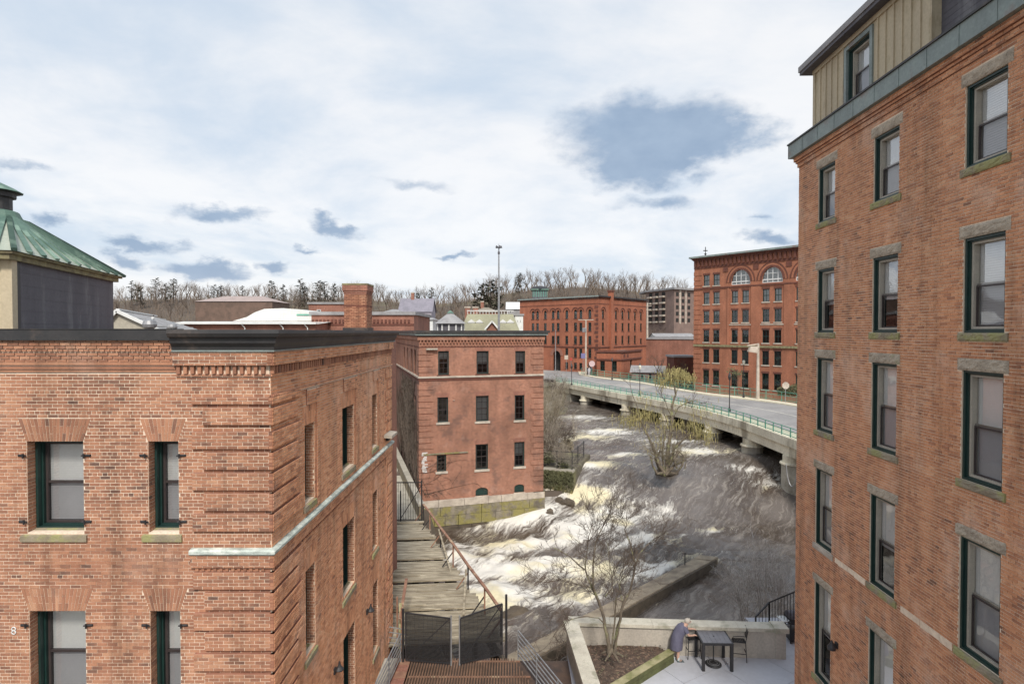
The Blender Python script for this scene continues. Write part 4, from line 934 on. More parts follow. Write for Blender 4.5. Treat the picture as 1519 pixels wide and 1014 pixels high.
for a, b in zip(ps, ps[1:]):
    for zz in (-11.2, -10.6, -10.0): MB().bar((a.x, a.y, zz), (b.x, b.y, zz), .03).build('rail', M_iron, FC)
    for k in range(1, 10):
        q = a.lerp(b, k/10); MB().bar((q.x, q.y, -11.4), (q.x, q.y, -9.95), .012).build('wire', M_iron, FC)

# ------------------------------------------------------------------ timber deck, gates, grating platform
ZD = -12.3
def edge(Y): return -1.4-.38*(Y-25)
DK = thing('timber_deck', 'weathered plank deck stepping between the near brick building and the rapids', 'deck', (-4, 29, ZD))
r = random.Random(31); Y = 22.0; k = 0; lev = 0.0
while Y < 36.4:
    wd_ = r.uniform(.24, .32)
    if k % 5 == 0: lev = r.uniform(.06, .13) if lev < .05 else r.uniform(-.05, .0)
    sl_ = .085; z = ZD-.02+lev+r.uniform(-.012, .012); x0 = -9.5; x1 = edge(Y)+r.uniform(-.12, .10)
    g = r.choice((.008, .012, .02, .035 if k % 5 == 4 else .012))
    f = lambda x, yy: (x, yy+(x+4)*sl_, 0)
    mb = MB(); q = [(x0, Y+g+(x0+4)*sl_, z-.07), (x1, Y+g+(x1+4)*sl_, z-.07), (x1, Y+wd_+(x1+4)*sl_, z-.07), (x0, Y+wd_+(x0+4)*sl_, z-.07)]
    t_ = r.uniform(-.01, .012); mb.hexa(q+[(a, b, c+.07+(t_ if i in (1, 2) else 0)) for i, (a, b, c) in enumerate(q)])
    mb.build('plank', M_wood, DK)
    if r.random() < .3:                                    # a loose piece laid on top
        xa = r.uniform(-7, -3); xb = xa+r.uniform(1, 2.5)
        if xb < x1: MB().hexa([(xa, Y+.05+(xa+4)*sl_, z+.001), (xb, Y+.05+(xb+4)*sl_, z+.001), (xb, Y+.19+(xb+4)*sl_, z+.001), (xa, Y+.19+(xa+4)*sl_, z+.001), (xa, Y+.05+(xa+4)*sl_, z+.04), (xb, Y+.05+(xb+4)*sl_, z+.04), (xb, Y+.19+(xb+4)*sl_, z+.04), (xa, Y+.19+(xa+4)*sl_, z+.04)]).build('batten', M_wood, DK)
    Y += wd_; k += 1
for off, dz in ((-.25, -.42), (-2.2, -.42), (-4.2, -.42)): MB().bar((edge(21.5)+off, 21.5, ZD+dz), (edge(36.5)+off, 36.5, ZD+dz), .2, .3).build('beam', M_woodd, DK)
for Y in np.arange(22.5, 37, 2.3): MB().bar((edge(Y)-.3, Y, -17), (edge(Y)-.3, Y, ZD-.5), .25).build('pile', M_woodd, DK)
RL = thing('deck_handrail', 'rust-brown steel handrail running down the river side of the plank deck', 'railing', (edge(29), 29, ZD))
pY = [22.6, 24.6, 27.0, 29.6, 32.2, 34.8, 36.6]; tp = [Vector((edge(Y)+.05, Y, ZD+1.1+(.05 if i % 2 else 0))) for i, Y in enumerate(pY)]
for i, (Y, q) in enumerate(zip(pY, tp)):
    MB().bar((q.x, Y, ZD-.3), q, .07, .07).build('post', M_rust if i % 2 else M_iron, RL); MB().bar((q.x-.55, Y-.1, ZD), (q.x, Y, ZD+.75), .05).build('brace', M_iron if i % 2 else M_rust, RL)
    if i: MB().bar(tp[i-1], q, .12, .07).build('top_rail', M_rust, RL)
MB().bar((tp[4].x-.1, tp[4].y, ZD+1.0), (tp[2].x-1.0, tp[3].y-1.0, ZD+.1), .09, .05).build('fallen_rail', M_wood, RL)
MB().bar((tp[2].x-.1, tp[2].y, ZD+.9), (tp[1].x-.9, tp[1].y-.3, ZD+.05), .09, .05).build('fallen_rail', M_wood, RL)
# far gate
G1 = thing('steel_bar_gate', 'tall black bar gate with diagonal brace closing the far end of the plank deck', 'gate', (-7, 36.6, ZD))
g0 = P(572, 778, 36.4); g1 = P(627, 778, 36.6); frG = Frame((g0.x, 36.5), (1, 0.02)); LG = g1.x-g0.x; hG = 2.55
for u in (.02, .95, LG-.05): MB().fbox(frG, u-.04, u+.04, -.04, .04, ZD, ZD+(2.0 if u == .95 else hG+.15)).build('post', M_iron, G1)
for z in (.12, hG): MB().fbox(frG, 0, LG, -.03, .03, ZD+z-.03, ZD+z+.03).build('rail', M_iron, G1)
for k in range(1, int(LG/.16)): MB().fbox(frG, k*.16-.011, k*.16+.011, -.011, .011, ZD+.12, ZD+hG).build('bar', M_iron, G1)
MB().bar(frG.p(.95, .05, ZD+.2), frG.p(LG-.05, .05, ZD+hG-.15), .05).build('brace', M_iron, G1)
# path beyond it with its parapet
mb = MB(); mb.hexa([(-13, 36.7, -12.6), (-5.9, 36.7, -12.6), (-12.5, 60, -12.6), (-20, 60, -12.6), (-13, 36.7, ZD), (-5.9, 36.7, ZD), (-12.5, 60, ZD), (-20, 60, ZD)]); o = mb.build('path', M_conc); o['kind'] = 'structure'
a, b = Vector((-5.75, 36.7, 0)), Vector((-12.2, 58, 0)); frPp = Frame((a.x, a.y), (b.x-a.x, b.y-a.y)); PPt = thing('parapet_wall', 'low grey parapet wall along the path left of the mill, behind the bar gate', 'wall', (a.x, a.y, ZD))
MB().fbox(frPp, 0, (b-a).length, -.3, 0, -14.5, ZD+.98).build('wall_body', M_brush, PPt); MB().fbox(frPp, -.05, (b-a).length, -.36, .06, ZD+.98, ZD+1.1).build('coping', M_conc, PPt)
# near double gate with mesh screens
G2 = thing('screened_double_gate', 'pair of black mesh-screened steel gates standing slightly ajar before the plank deck', 'gate', (-2.4, 21, ZD))
pl_, pr_ = P(598, 984, 20.9), P(751, 975, 21.3); hg = 1.95
def leaf(a, b, h0, h1, nm='leaf'):
    d = (b-a).normalized(); z = Vector((0, 0, 1)); mb = MB(); A0, B0 = a+z*.08, b+z*.08; A1, B1 = a+z*h0, b+z*h1
    for p_, q_ in ((A0, A1), (B0, B1), (A0, B0), (A1, B1)): mb.bar(p_, q_, .045)
    o = mb.build(nm, M_iron, G2); MB().bar(A0, B1, .03).build('brace', M_iron, o)
    MB().poly([A0, B0, B1, A1]).build('mesh_screen', M_net, o)
    m = MB(); n_ = int((b-a).length/.16)
    for k in range(1, n_): p_ = A0.lerp(B0, k/n_); q_ = A1.lerp(B1, k/n_); m.bar(p_, q_, .008)
    for k in range(1, 11): m.bar(A0.lerp(A1, k/11), B0.lerp(B1, k/11), .008)
    m.build('wire_mesh', M_iron, o, kind='stuff')
lm = P(668, 986, 20.7); rm = P(683, 986, 20.7); lm.z = rm.z = pl_.z = pr_.z = ZD
leaf(pl_+Vector((.1, 0, 0)), lm, 1.85, 1.75); leaf(rm, pr_-Vector((.15, 0, 0)), 1.75, 2.0)
for q, h in ((pl_, 2.0), (pr_, 2.35)): MB().tube([q-Vector((0, 0, .3)), q+Vector((0, 0, h))], .045, 8).build('post', M_iron, G2)
for q in (lm+Vector((.03, 0, 0)), rm-Vector((.03, 0, 0))): MB().tube([q, q+Vector((0, 0, 1.85))], .03, 6).build('latch_post', M_galv, G2)
GP = thing('grating_platform', 'rusty brown steel grating platform with a brick-coloured strip in front of the screened gates', 'platform', (-2.5, 20, ZD))
M_grate = pm('rusted_grating', (.24, .14, .09), (.15, .09, .06), 2.5, .8)
for k in range(150):
    x = -3.75+k*.10; 
    if x > edge(21.2)+1.05: break
    y1 = 21.15-(0 if x < .05 else (x-.05)*2.6) ; y1 = min(y1, 21.15)
    if y1 < 13.6: break
    MB().box(x, 13.5, ZD-.05, x+.045, y1, ZD).build('grating_bar', M_grate, GP)
for k in range(8): y = 21-k*.95; MB().box(-3.75, y, ZD-.06, min(.3+(21-y)*.38, 3.0), y+.03, ZD-.012).build('cross_bar', M_rust, GP)
MB().box(-3.75, 13.5, ZD-.16, 2.6, 21.1, ZD-.065).build('deck_plate', pm('wet_brown_plate', (.10, .06, .04), (.05, .035, .028), 1.5, .6), GP)
for k in range(20): MB().box(-4.30, 21.1-(k+1)*.4+.008, ZD-.05, -3.80, 21.1-k*.4, ZD+.02).build('brick_paver', M_brickF if k % 2 else M_rust, GP)
MB().box(XL+.02, 13, -16, -4.32, 21.2, ZD-.02).build('kerb', M_conc, GP)
for k in range(7): MB().box(-4.7, 21-k*1.2, -17, 2.4, 21.15-k*1.2, ZD-.17).build('support', M_woodd, GP)
def barrail(nm, label, a, b, h, n_, zs, mat, post=None):
    t = thing(nm, label, 'railing', a)
    z = Vector((0, 0, 1))
    for k in range(n_+1): q = a.lerp(b, k/n_); MB().bar(q, q+z*h, .05).build('post', mat, t)
    for zz in zs: MB().bar(a+z*zz, b+z*zz, .04, .03).build('rail', mat, t)
    return t
barrail('platform_railing', 'grey multi-bar railing beside the grating platform on the river side, right of the gates', Vector((edge(21.1)+.15, 21.1, ZD)), Vector((edge(21.1)+.15+.42*7.5, 13.6, ZD)), 1.08, 5, (.18, .36, .54, .72, .90, 1.08), M_galv)
barrail('platform_railing', 'grey multi-bar railing squeezed between the grating platform and the near brick building', Vector((pl_.x-.1, 20.9, ZD)), Vector((-4.45, 16.4, ZD)), 1.08, 3, (.18, .36, .54, .72, .90, 1.08), M_galv)
t = thing('side_rack', 'rusty angle-iron rack with orange struts in the gap between near building and screened gate', 'rack', (-4.3, 22.3, ZD))
MB().bar((-4.62, 24.6, ZD+1.5), (-4.35, 21.8, ZD+1.15), .12, .06).build('top_rail', M_rust, t)
MB().bar((-4.35, 21.8, ZD), (-4.45, 22.4, ZD+1.5), .11, .06).build('strut', M_timber, t); MB().bar((-4.6, 22.5, ZD), (-4.6, 22.5, ZD+1.7), .06).build('post', M_rust, t); MB().bar((-4.25, 21.6, ZD), (-4.25, 21.6, ZD+1.7), .06).build('post', M_rust, t)
for zz in (.3, .5, .7, .9): MB().bar((-4.75, 21.7, ZD+zz), (-4.0, 21.5, ZD+zz), .03).build('bar', M_galv, t)

# ------------------------------------------------------------------ weir wall
WT = thing('weir_wall', 'low brown concrete weir wall running diagonally through the water behind the patio', 'weir', (7, 30, -15))
WA2 = WA-wd*4.0; L_ = np.hypot(*(WB-WA2)); frW = Frame((WA2[0], WA2[1]), (wd[0], wd[1]))
r = random.Random(3); u = 0
while u < L_-.1:
    l = min(r.uniform(1.8, 3.0), L_-u); dz = r.uniform(-.02, .02)
    MB().hexa([frW.p(u+.01, .1, -16.5), frW.p(u+l-.01, .1, -16.5), frW.p(u+l-.01, -1.35, -16.5), frW.p(u+.01, -1.35, -16.5), frW.p(u+.01, 0, -14.2+dz), frW.p(u+l-.01, 0, -14.2+dz), frW.p(u+l-.01, -1.2, -14.42+dz), frW.p(u+.01, -1.2, -14.42+dz)]).build('wall_section', pm('weir_concrete_%d' % int(u), (.38, .31, .22), (.20, .16, .12), 1.4, .9, bumps=8, bd=.04) if u == 0 else bpy.data.materials['weir_concrete_0'], WT); u += l
MB().fbox(frW, 0, L_-.3, .0, .10, -16.5, -14.27).build('dark_wale', M_woodd, WT)
q = frW.p(L_-2.4, -.9, -14.3); MB().bar(q, q+Vector((0, 0, .75)), .05).build('gauge_post', M_iron, WT)

# ------------------------------------------------------------------ patio, planter
ZP = -12.3
def pz(px, py, z=ZP): q = PZ(px, py, z); return Vector((q.x, q.y, z))
mb = MB(); ptc = [(2.0, 12), (14, 12), (14, 24.3), (10.2, 24.3), (10.2, 21.4), (2.2, 21.9)]
mb.prism(ptc, -16.8, ZP-.1); o = mb.build('patio_base', M_conc); o['kind'] = 'structure'
PT = thing('patio_paving', 'pale grey patio paving of large concrete slabs with diagonal joints', 'paving', (7, 18, ZP), kind='structure')
del PT['category']; 
ang = math.radians(31); c_, s_ = math.cos(ang), math.sin(ang)
def clip(poly, f):
    out = []
    for i in range(len(poly)):
        a, b = poly[i], poly[(i+1) % len(poly)]; fa, fb = f(a), f(b)
        if fa >= 0: out.append(a)
        if fa*fb < 0: t = fa/(fa-fb); out.append((a[0]+(b[0]-a[0])*t, a[1]+(b[1]-a[1])*t))
    return out
for i in range(-14, 22):
    for j in range(-14, 22):
        x0, y0 = i*1.9, j*1.9; q = [(x0+.008, y0+.008), (x0+1.892, y0+.008), (x0+1.892, y0+1.892), (x0+.008, y0+1.892)]
        q = [(7+a*c_-b*s_, 18+a*s_+b*c_) for a, b in q]
        for f in (lambda p: p[0]-2.1, lambda p: 13.5-p[0], lambda p: p[1]-12.2, lambda p: 24.2-p[1]): q = clip(q, f) if q else q
        if not q or len(q) < 3: continue
        q1 = clip(q, lambda p: 21.35-p[1]); q2 = clip(clip(q, lambda p: p[1]-21.36) or [(0, 0)], lambda p: p[0]-10.05) if True else []
        for qq in (q1, q2):
            if qq and len(qq) > 2: MB().prism(qq, ZP-.12, ZP).build('slab', M_slab, PT)
PW = thing('patio_wall', 'long cream stucco patio wall with stone coping between planter, table and river', 'wall', (6, 21.5, ZP))
za_ = ZP+1.15; wl = PZ(845, 922, za_); wr = PZ(1165, 932, za_)
frPW = Frame((wl.x, wl.y), (wr.x-wl.x, wr.y-wl.y)); LPW = (wr-wl).length
MB().fbox(frPW, 0, LPW-.02, -.35, 0, -17, za_-.11).build('wall_body', M_stucco, PW)
u = -.05
while u < LPW:
    l = min(1.6, LPW-u+.06); MB().fbox(frPW, u+.004, u+l-.004, -.43, .08, za_-.11, za_+.02).build('coping_stone', M_cap, PW); u += 1.6
MB().fbox(frPW, LPW-.42, LPW+.1, -.47, .12, za_-.13, za_+.05).build('end_cap', M_cap, PW); MB().fbox(frPW, LPW-.36, LPW+.02, -.4, .03, -13, za_-.13).build('end_pier', M_stucco, PW)
pn = PZ(900, 1090, za_); frPL = Frame((pn.x, pn.y), (wl.x-pn.x, wl.y-pn.y)); LPL = (wl-pn).length
PL = thing('planter_wall', 'pale stone-capped planter wall running from the patio corner towards the camera', 'wall', (wl.x, wl.y, ZP))
# outer face looks left (river), so its frame runs towards the far corner
MB().fbox(frPL, -3, LPL-.01, -.12, .22, -17, za_-.12).build('wall_body', M_conc, PL)
u = -3
while u < LPL: l = min(1.5, LPL+.12-u); MB().fbox(frPL, u+.004, u+l-.004, -.22, .32, za_-.118, za_+.022).build('coping_stone', M_cap, PL); u += 1.5
MB().fbox(frPL, -3, LPL-.8, -.55, -.15, -17, ZP-.55).build('footing', M_woodd, PL)
# timber edging: from behind the person to the lower left
ta = pz(1000, 967, ZP+.38); tb = pz(872, 1046, ZP+.38)
frT = Frame((tb.x, tb.y), (ta.x-tb.x, ta.y-tb.y)); LT = (ta-tb).length
TE = thing('timber_edging', 'mossy sleeper edging between the mulch bed and the paving', 'edging', (ta.x, ta.y, ZP))
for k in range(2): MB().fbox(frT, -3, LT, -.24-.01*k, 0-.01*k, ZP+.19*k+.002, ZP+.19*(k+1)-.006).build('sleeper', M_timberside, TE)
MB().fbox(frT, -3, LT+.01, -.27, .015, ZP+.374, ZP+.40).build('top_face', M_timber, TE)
mz = ZP+.33; poly_ = [(frT.p(-3, -.2, 0).x, frT.p(-3, -.2, 0).y), (frT.p(LT-.05, -.2, 0).x, frT.p(LT-.05, -.2, 0).y), (frPW.p(3.4, 0, 0).x, frPW.p(3.4, 0, 0).y), (wl.x+.15, wl.y-.02), (frPL.p(-3, .2, 0).x+.1, frPL.p(-3, .2, 0).y)]
def inp(x, y): return inpoly(np.array([x]), np.array([y]), poly_)[0]
mgx = np.arange(0, 8, .06); mgy = np.arange(12, 22.2, .06); X, Y = np.meshgrid(mgx, mgy); Z = mz+.06*(fbm(X*1.2, Y*1.2, 3, 2)-.5)+.05*(fbm(X*9, Y*9, 2, 4)-.5); msk = inpoly(X, Y, poly_)
idx = np.arange(X.size).reshape(X.shape); fm = msk[:-1, :-1] & msk[1:, 1:] & msk[1:, :-1] & msk[:-1, 1:]
fc = np.stack([idx[:-1, :-1][fm], idx[:-1, 1:][fm], idx[1:, 1:][fm], idx[1:, :-1][fm]], -1)
me = bpy.data.meshes.new('mulch_bed'); me.from_pydata(np.stack([X, Y, Z], -1).reshape(-1, 3).tolist(), [], fc.tolist()); me.materials.append(M_mulch); o = link(bpy.data.objects.new('mulch_bed', me)); tag(o, 'dark brown bark mulch filling the triangular planter', 'mulch', kind='stuff')
mb = MB(); r = random.Random(2)
for k in range(2600):
    x, y = r.uniform(.5, 7.5), r.uniform(13, 22)
    if not inp(x, y): continue
    a = r.uniform(0, math.pi); l, w_ = r.uniform(.02, .05), r.uniform(.008, .018); z = mz+.05+r.uniform(-.01, .02); dx, dy = math.cos(a)*l, math.sin(a)*l; t1, t2 = r.uniform(-.02, .02), r.uniform(-.02, .02)
    mb.poly([(x-dx-dy*.3, y-dy+dx*.3, z+t1), (x+dx-dy*.3, y+dy+dx*.3, z+t2), (x+dx+dy*.3, y+dy-dx*.3, z+t2), (x-dx+dy*.3, y-dy-dx*.3, z+t1)])
tag(mb.build('bark_chips', M_bark), 'loose bark chips scattered over the planter mulch', 'bark chips', kind='stuff')
# ------------------------------------------------------------------ bridge, road
ZR = -9.0
near_px = [(1300, 700), (1230, 671), (1174.6, 650), (1129, 634), (1099, 623), (1067, 614), (1020, 602.5), (960, 590.5), (901, 580), (846, 569.4), (824, 566)]
far_px = [(1340, 640), (1260, 612), (1168, 596), (1147, 593), (1100, 587.5), (1057, 583.6), (1020, 578), (995, 574), (947.5, 565), (891, 559), (862, 554)]
near = [PZ(x, y, ZR) for x, y in near_px]; far = [PZ(x, y, ZR) for x, y in far_px]
def resample(p, n):
    L_ = [0]
    for a, b in zip(p, p[1:]): L_.append(L_[-1]+(b-a).length)
    out = []
    for k in range(n+1):
        t = L_[-1]*k/n; i = max(j for j in range(len(p)-1) if L_[j] <= t+1e-6); f = (t-L_[i])/(L_[i+1]-L_[i]); out.append(p[i].lerp(p[i+1], f))
    for _ in range(3): out = [out[0]]+[(out[k-1]+out[k]*2+out[k+1])/4 for k in range(1, len(out)-1)]+[out[-1]]
    return out
NB = 44; nr = resample(near, NB); fr_ = resample(far, NB)
Rt = []                                                    # inward normals (towards the road) along the river side
for k in range(NB+1):
    d = (nr[min(k+1, NB)]-nr[max(k-1, 0)]).normalized(); Rt.append(Vector((d.y, -d.x, 0)) if True else 0)
Z = lambda v, z: Vector((v.x, v.y, z))
def strip(mb, A, B_, z0, z1):
    """slab between two lines A and B_ from z0 to z1"""
    for k in range(len(A)-1):
        mb.poly([Z(A[k], z1), Z(A[k+1], z1), Z(B_[k+1], z1), Z(B_[k], z1)]); mb.poly([Z(A[k], z0), Z(A[k+1], z0), Z(B_[k+1], z0), Z(B_[k], z0)])
        mb.poly([Z(A[k], z0), Z(A[k+1], z0), Z(A[k+1], z1), Z(A[k], z1)]); mb.poly([Z(B_[k], z0), Z(B_[k+1], z0), Z(B_[k+1], z1), Z(B_[k], z1)])
    for e in (0, -1): mb.poly([Z(A[e], z0), Z(B_[e], z0), Z(B_[e], z1), Z(A[e], z1)])
    return mb
off = lambda L_, s: [p+r_*s for p, r_ in zip(L_, Rt)]
BG = thing('road_bridge', 'long curving concrete road bridge on round stone piers over the river', 'bridge', Z(nr[20], -12))
strip(MB(), off(nr, -.12), off(nr, .45), ZR-.75, ZR).build('fascia', M_concl, BG)
strip(MB(), off(nr, .12), off(nr, .55), ZR-1.65, ZR-.752).build('girder', M_concl, BG)
for s_ in (3.0, 6.0, 9.0): strip(MB(), off(nr, s_), off(nr, s_+.5), ZR-1.6, ZR-.752).build('girder', M_conc, BG)
fa = [a+(b-a).normalized()*( (b-a).length) for a, b in zip(nr, fr_)]
strip(MB(), off(nr, .46), fa, ZR-.75, ZR-.32).build('deck_slab', M_conc, BG)
o = strip(MB(), off(nr, 2.0), [b-(b-a).normalized()*1.6 for a, b in zip(nr, fr_)], ZR-.31, ZR-.20).build('road', M_asph); o['kind'] = 'structure'
o = strip(MB(), off(nr, .46), off(nr, 1.99), ZR-.31, ZR-.05).build('pavement', M_walk); o['kind'] = 'structure'
o = strip(MB(), [b-(b-a).normalized()*1.59 for a, b in zip(nr, fr_)], [b+(b-a).normalized()*.6 for a, b in zip(nr, fr_)], ZR-.74, ZR-.05).build('pavement', M_walk); o['kind'] = 'structure'
mid = [a.lerp(b, .52) for a, b in zip(off(nr, 2.0), fr_)]
o = strip(MB(), off(mid, -.16), off(mid, -.05), ZR-.195, ZR-.192).build('road_line', M_paint); o['kind'] = 'structure'
o = strip(MB(), off(mid, .05), off(mid, .16), ZR-.195, ZR-.192).build('road_line', M_paint); o['kind'] = 'structure'
# piers stand where the photograph shows them
def near_at(px):
    best = min(range(NB), key=lambda k: abs(CX+F*nr[k].x/nr[k].y-px)); return best
for px in (1162, 1108, 1046, 988, 921, 862):
    k = near_at(px); p = nr[k]+Rt[k]*1.2; d = (nr[k+1]-nr[k-1]).normalized(); t_ = .9
    for s_ in range(3):
        c = nr[k]+Rt[k]*(.75+s_*3.6)
        if s_ == 0:
            MB().lathe((c.x, c.y, -17), [(t_+.12, 0), (t_+.1, 5.6)], 16).build('pier_base', M_conc, BG); MB().lathe((c.x, c.y, -11.38), [(t_+.25, 0), (t_+.22, .12), (t_, .16), (t_, ZR-1.66+11.38)], 16).build('pier_head', M_concl, BG)
        else: MB().lathe((c.x, c.y, -17), [(t_, 0), (t_, ZR-1.66+17)], 12).build('pier', M_conc, BG)
k = near_at(842); MB().hexa([tuple(Z(nr[k]+Rt[k]*a+(nr[k+1]-nr[k]).normalized()*b, -17)) for a, b in ((.3, 0), (12, 0), (12, 6), (.3, 6))]+[tuple(Z(nr[k]+Rt[k]*a+(nr[k+1]-nr[k]).normalized()*b, ZR-.76)) for a, b in ((.3, 0), (12, 0), (12, 6), (.3, 6))]).build('abutment', M_conc, BG)
o = strip(MB(), off(fr_, -1.5), off(fr_, -.2), -17, ZR-.8).build('far_bank_wall', M_woodd, BG)
def railing(name, label, L_, n_, h, z0, mat):
    p = resample(L_, n_); t = thing(name, label, 'railing', Z(p[n_//2], z0)); 
    for k, q in enumerate(p):
        MB().bar(Z(q, z0-.02), Z(q, z0+h), .07).build('post', mat, t)
        if k:
            a, b = p[k-1], q
            for zz in (h-.04, h*.62, h*.14): MB().bar(Z(a, z0+zz), Z(b, z0+zz), .05, .06).build('rail', mat, t)
            m = MB(); nn = 11
            for j in range(1, nn): c = a.lerp(b, j/nn); m.bar(Z(c, z0+h*.14), Z(c, z0+h*.62), .018)
            m.build('balusters', mat, t, kind='stuff')
    return t
railing('bridge_railing', 'green steel railing along the river edge of the bridge', off(nr, .15), 46, .85, ZR, M_greenr)
railing('bridge_railing', 'green steel railing along the far pavement of the bridge, before the brick mills', [b+(b-a).normalized()*.5 for a, b in zip(nr, fr_)], 30, 1.3, ZR-.05, M_greenr)
# street beyond the left end, junction at the right end
def sheet(name, pts, z, mat, kind='structure', t=.1):
    ccw = sum(a[0]*b[1]-b[0]*a[1] for a, b in zip(pts, pts[1:]+pts[:1])) > 0
    o = MB().prism(pts if ccw else pts[::-1], z-t, z).build(name, mat); o['kind'] = kind; return o
e0, e1 = nr[-1], fr_[-1]
m0, m1 = off(nr, 2.0)[-1], fr_[-1]-(fr_[-1]-nr[-1]).normalized()*1.6
sheet('road', [(m0.x, m0.y), (m1.x, m1.y), (m1.x+1, m1.y+12), (e0.x-2, 146), (e0.x-34, 150), (e0.x-34, 128), (e0.x-10, 122), (m0.x-2, m0.y+8)], ZR-.201, M_asph, t=.28)
sheet('pavement', [(m1.x+.02, m1.y+.02), (e1.x+.5, e1.y), (e1.x+4, e1.y+12), (e0.x+4, 141), (e0.x-5, 147.5), (e0.x-2, 146), (m1.x+1, m1.y+12)], ZR-.052, M_walk, t=.4)
sheet('embankment', [(-14, 72), (-2, 78), (3, 90), (e0.x-.5, e0.y-2), (e0.x+1, e0.y+2), (e0.x-20, 125), (-30, 110), (-30, 70)], ZR-.4, M_soil, t=6)

# ------------------------------------------------------------------ large mill with round-arched top windows
b0 = PZ(1030, 571, ZR); b1 = PZ(1184, 584, ZR)
q0 = Vector((P(1029, 560, 96.4).x, 96.4, 0)); q1 = Vector((P(1185, 560, 83.0).x, 83.0, 0)); dirB = (q1-q0).normalized(); 
frB = Frame((q0.x, q0.y), (dirB.x, dirB.y)); LBm = 38.0
BM = thing('large_brick_mill', 'six-storey red brick mill with large arched top windows, partly hidden by the right building', 'building', (q0.x, q0.y, ZR-.3))
zrow = []
for ya, yb in [(408, 424), (433.9, 451), (461.3, 478.6), (489.3, 507), (517.8, 537), (548.4, 570.5)]: zrow.append((frB.hit(1047, yb)[1], frB.hit(1047, ya)[1]))
ucol = [tuple(frB.hit(x, 500)[0] for x in c) for c in [(1043.2, 1052), (1057.7, 1067), (1085, 1094.2), (1100.5, 1110.5), (1130.7, 1140.8), (1148.4, 1159), (1180.5, 1192)]]
stepu = ucol[4][0]-ucol[2][0]
ucol += [(ucol[6][0]+ucol[5][0]-ucol[4][0], ucol[6][1]+ucol[5][0]-ucol[4][0])]+[(ucol[6][0]+stepu, ucol[6][1]+stepu), (ucol[6][0]+stepu+1.9, ucol[6][1]+stepu+1.9)]
holes = []
for i, (a, b) in enumerate(ucol):
    for j, (z0, z1) in enumerate(zrow):
        if j == 0 and i > 1: continue
        holes.append((a, b, z0, z1))
arch = []
for xa, xb, yt, yb in [(1084.7, 1112.3, 404, 422), (1129.7, 1160.5, 399.5, 418.4)]:
    ua_, zb_ = frB.hit(xa, yb); ub_, _ = frB.hit(xb, yb); zt_ = frB.hit((xa+xb)/2, yt)[1]; arch.append((ua_, ub_, zrow[0][0]-.15, zt_))
wA = arch[1][1]-arch[1][0]; ztA = (arch[0][3]+arch[1][3])/2
arch = [(a, a+wA, arch[0][2], arch[0][2]+2.35) for a in (arch[0][0], arch[0][0]+stepu, arch[0][0]+2*stepu, arch[0][0]+3*stepu)]
arh = [a+(2*1.9/wA,) for a in arch]
zTop = frB.hit(1030, 384)[1]
mb = MB(); wall_sheet(mb, frB, 0, LBm, ZR-1.5, zTop, holes+arh, reveal=.3); mb.build('front_wall', M_brickB, BM)
mb = MB(); frBL = Frame(frB.p(0, -22, 0), (frB.N.x, frB.N.y)); wall_sheet(mb, frBL, 0, 22, ZR-1.5, zTop); wall_sheet(mb, Frame(frB.p(LBm, 0, 0), (-frB.N.x, -frB.N.y)), 0, 22, ZR-1.5, zTop); mb.build('end_wall', M_brickB, BM)
MB().fbox(frB, .1, LBm-.1, -21.9, -.1, zTop-.5, zTop-.2).build('roof', M_roofflat, BM)
for i, (a, b) in enumerate(ucol):
    for j, (z0, z1) in enumerate(zrow):
        if j == 0 and i > 1: continue
        w = window(BM, frB, a, b, z0, z1, 'F', 'full' if j < 2 else ('third' if j == 2 and i < 2 else ('grey' if (j == 4 and i > 1) else 'none')))
        MB().fbox(frB, a-.12, b+.12, 0, .09, z0-.18, z0).build('sill', M_stonew, w)
        MB().fbox(frB, a-.1, b+.1, .0, .025, z1, z1+.3).build('flat_arch', M_brickDk, w)
for a, b, z0, z1, rs in arh:
    R = (b-a)/2; H_ = R*rs; zs_ = z1-H_; cu = (a+b)/2; M = frB.mat(a, 0, z0)
    m = MB(); ring(m, 0, 2*R, 0, zs_-z0+.12, .10, .14, .24); 
    for kx in (.25, .5, .75): hh = zs_-z0+H_*math.sqrt(1-(2*kx-1)**2); m.box(2*R*kx-.05, .16, 0, 2*R*kx+.05, .22, hh)
    m.box(0, .15, zs_-z0-.05, 2*R, .23, zs_-z0+.05); m.box(.3, .16, zs_-z0+H_*.5, 2*R-.3, .22, zs_-z0+H_*.5+.07)
    w = m.build('arched_window', M_white, BM, M)
    pts = [(cu-R*math.cos(math.pi*k/14), zs_+H_*math.sin(math.pi*k/14)) for k in range(15)]
    m = MB(); m.poly([frB.p(a, -.18, z0), frB.p(b, -.18, z0)]+[frB.p(x, -.18, z) for x, z in pts[::-1]]); m.build('pane', M_glassM, w)
    m = MB(); m.poly([frB.p(a, -.32, z0), frB.p(b, -.32, z0)]+[frB.p(x, -.32, z) for x, z in pts[::-1]]); m.build('blind', M_blind, w)
    for rr_, wd_, pr, mt in ((.0, .32, .08, M_brickDk), (.34, .3, .05, M_brickB), (.66, .14, .1, M_brickDk)):
        m = MB(); K = 14
        for k in range(K):
            t0, t1 = math.pi*k/K, math.pi*(k+1)/K; q = lambda t, e, n: frB.p(cu-(R+e)*math.cos(t), n, zs_+(H_+e)*math.sin(t))
            e0_, e1_ = rr_, rr_+wd_
            m.hexa([q(t0, e0_, pr), q(t1, e0_, pr), q(t1, e0_, -.02), q(t0, e0_, -.02), q(t0, e1_, pr), q(t1, e1_, pr), q(t1, e1_, -.02), q(t0, e1_, -.02)])
        m.build('arch_ring', mt, w)
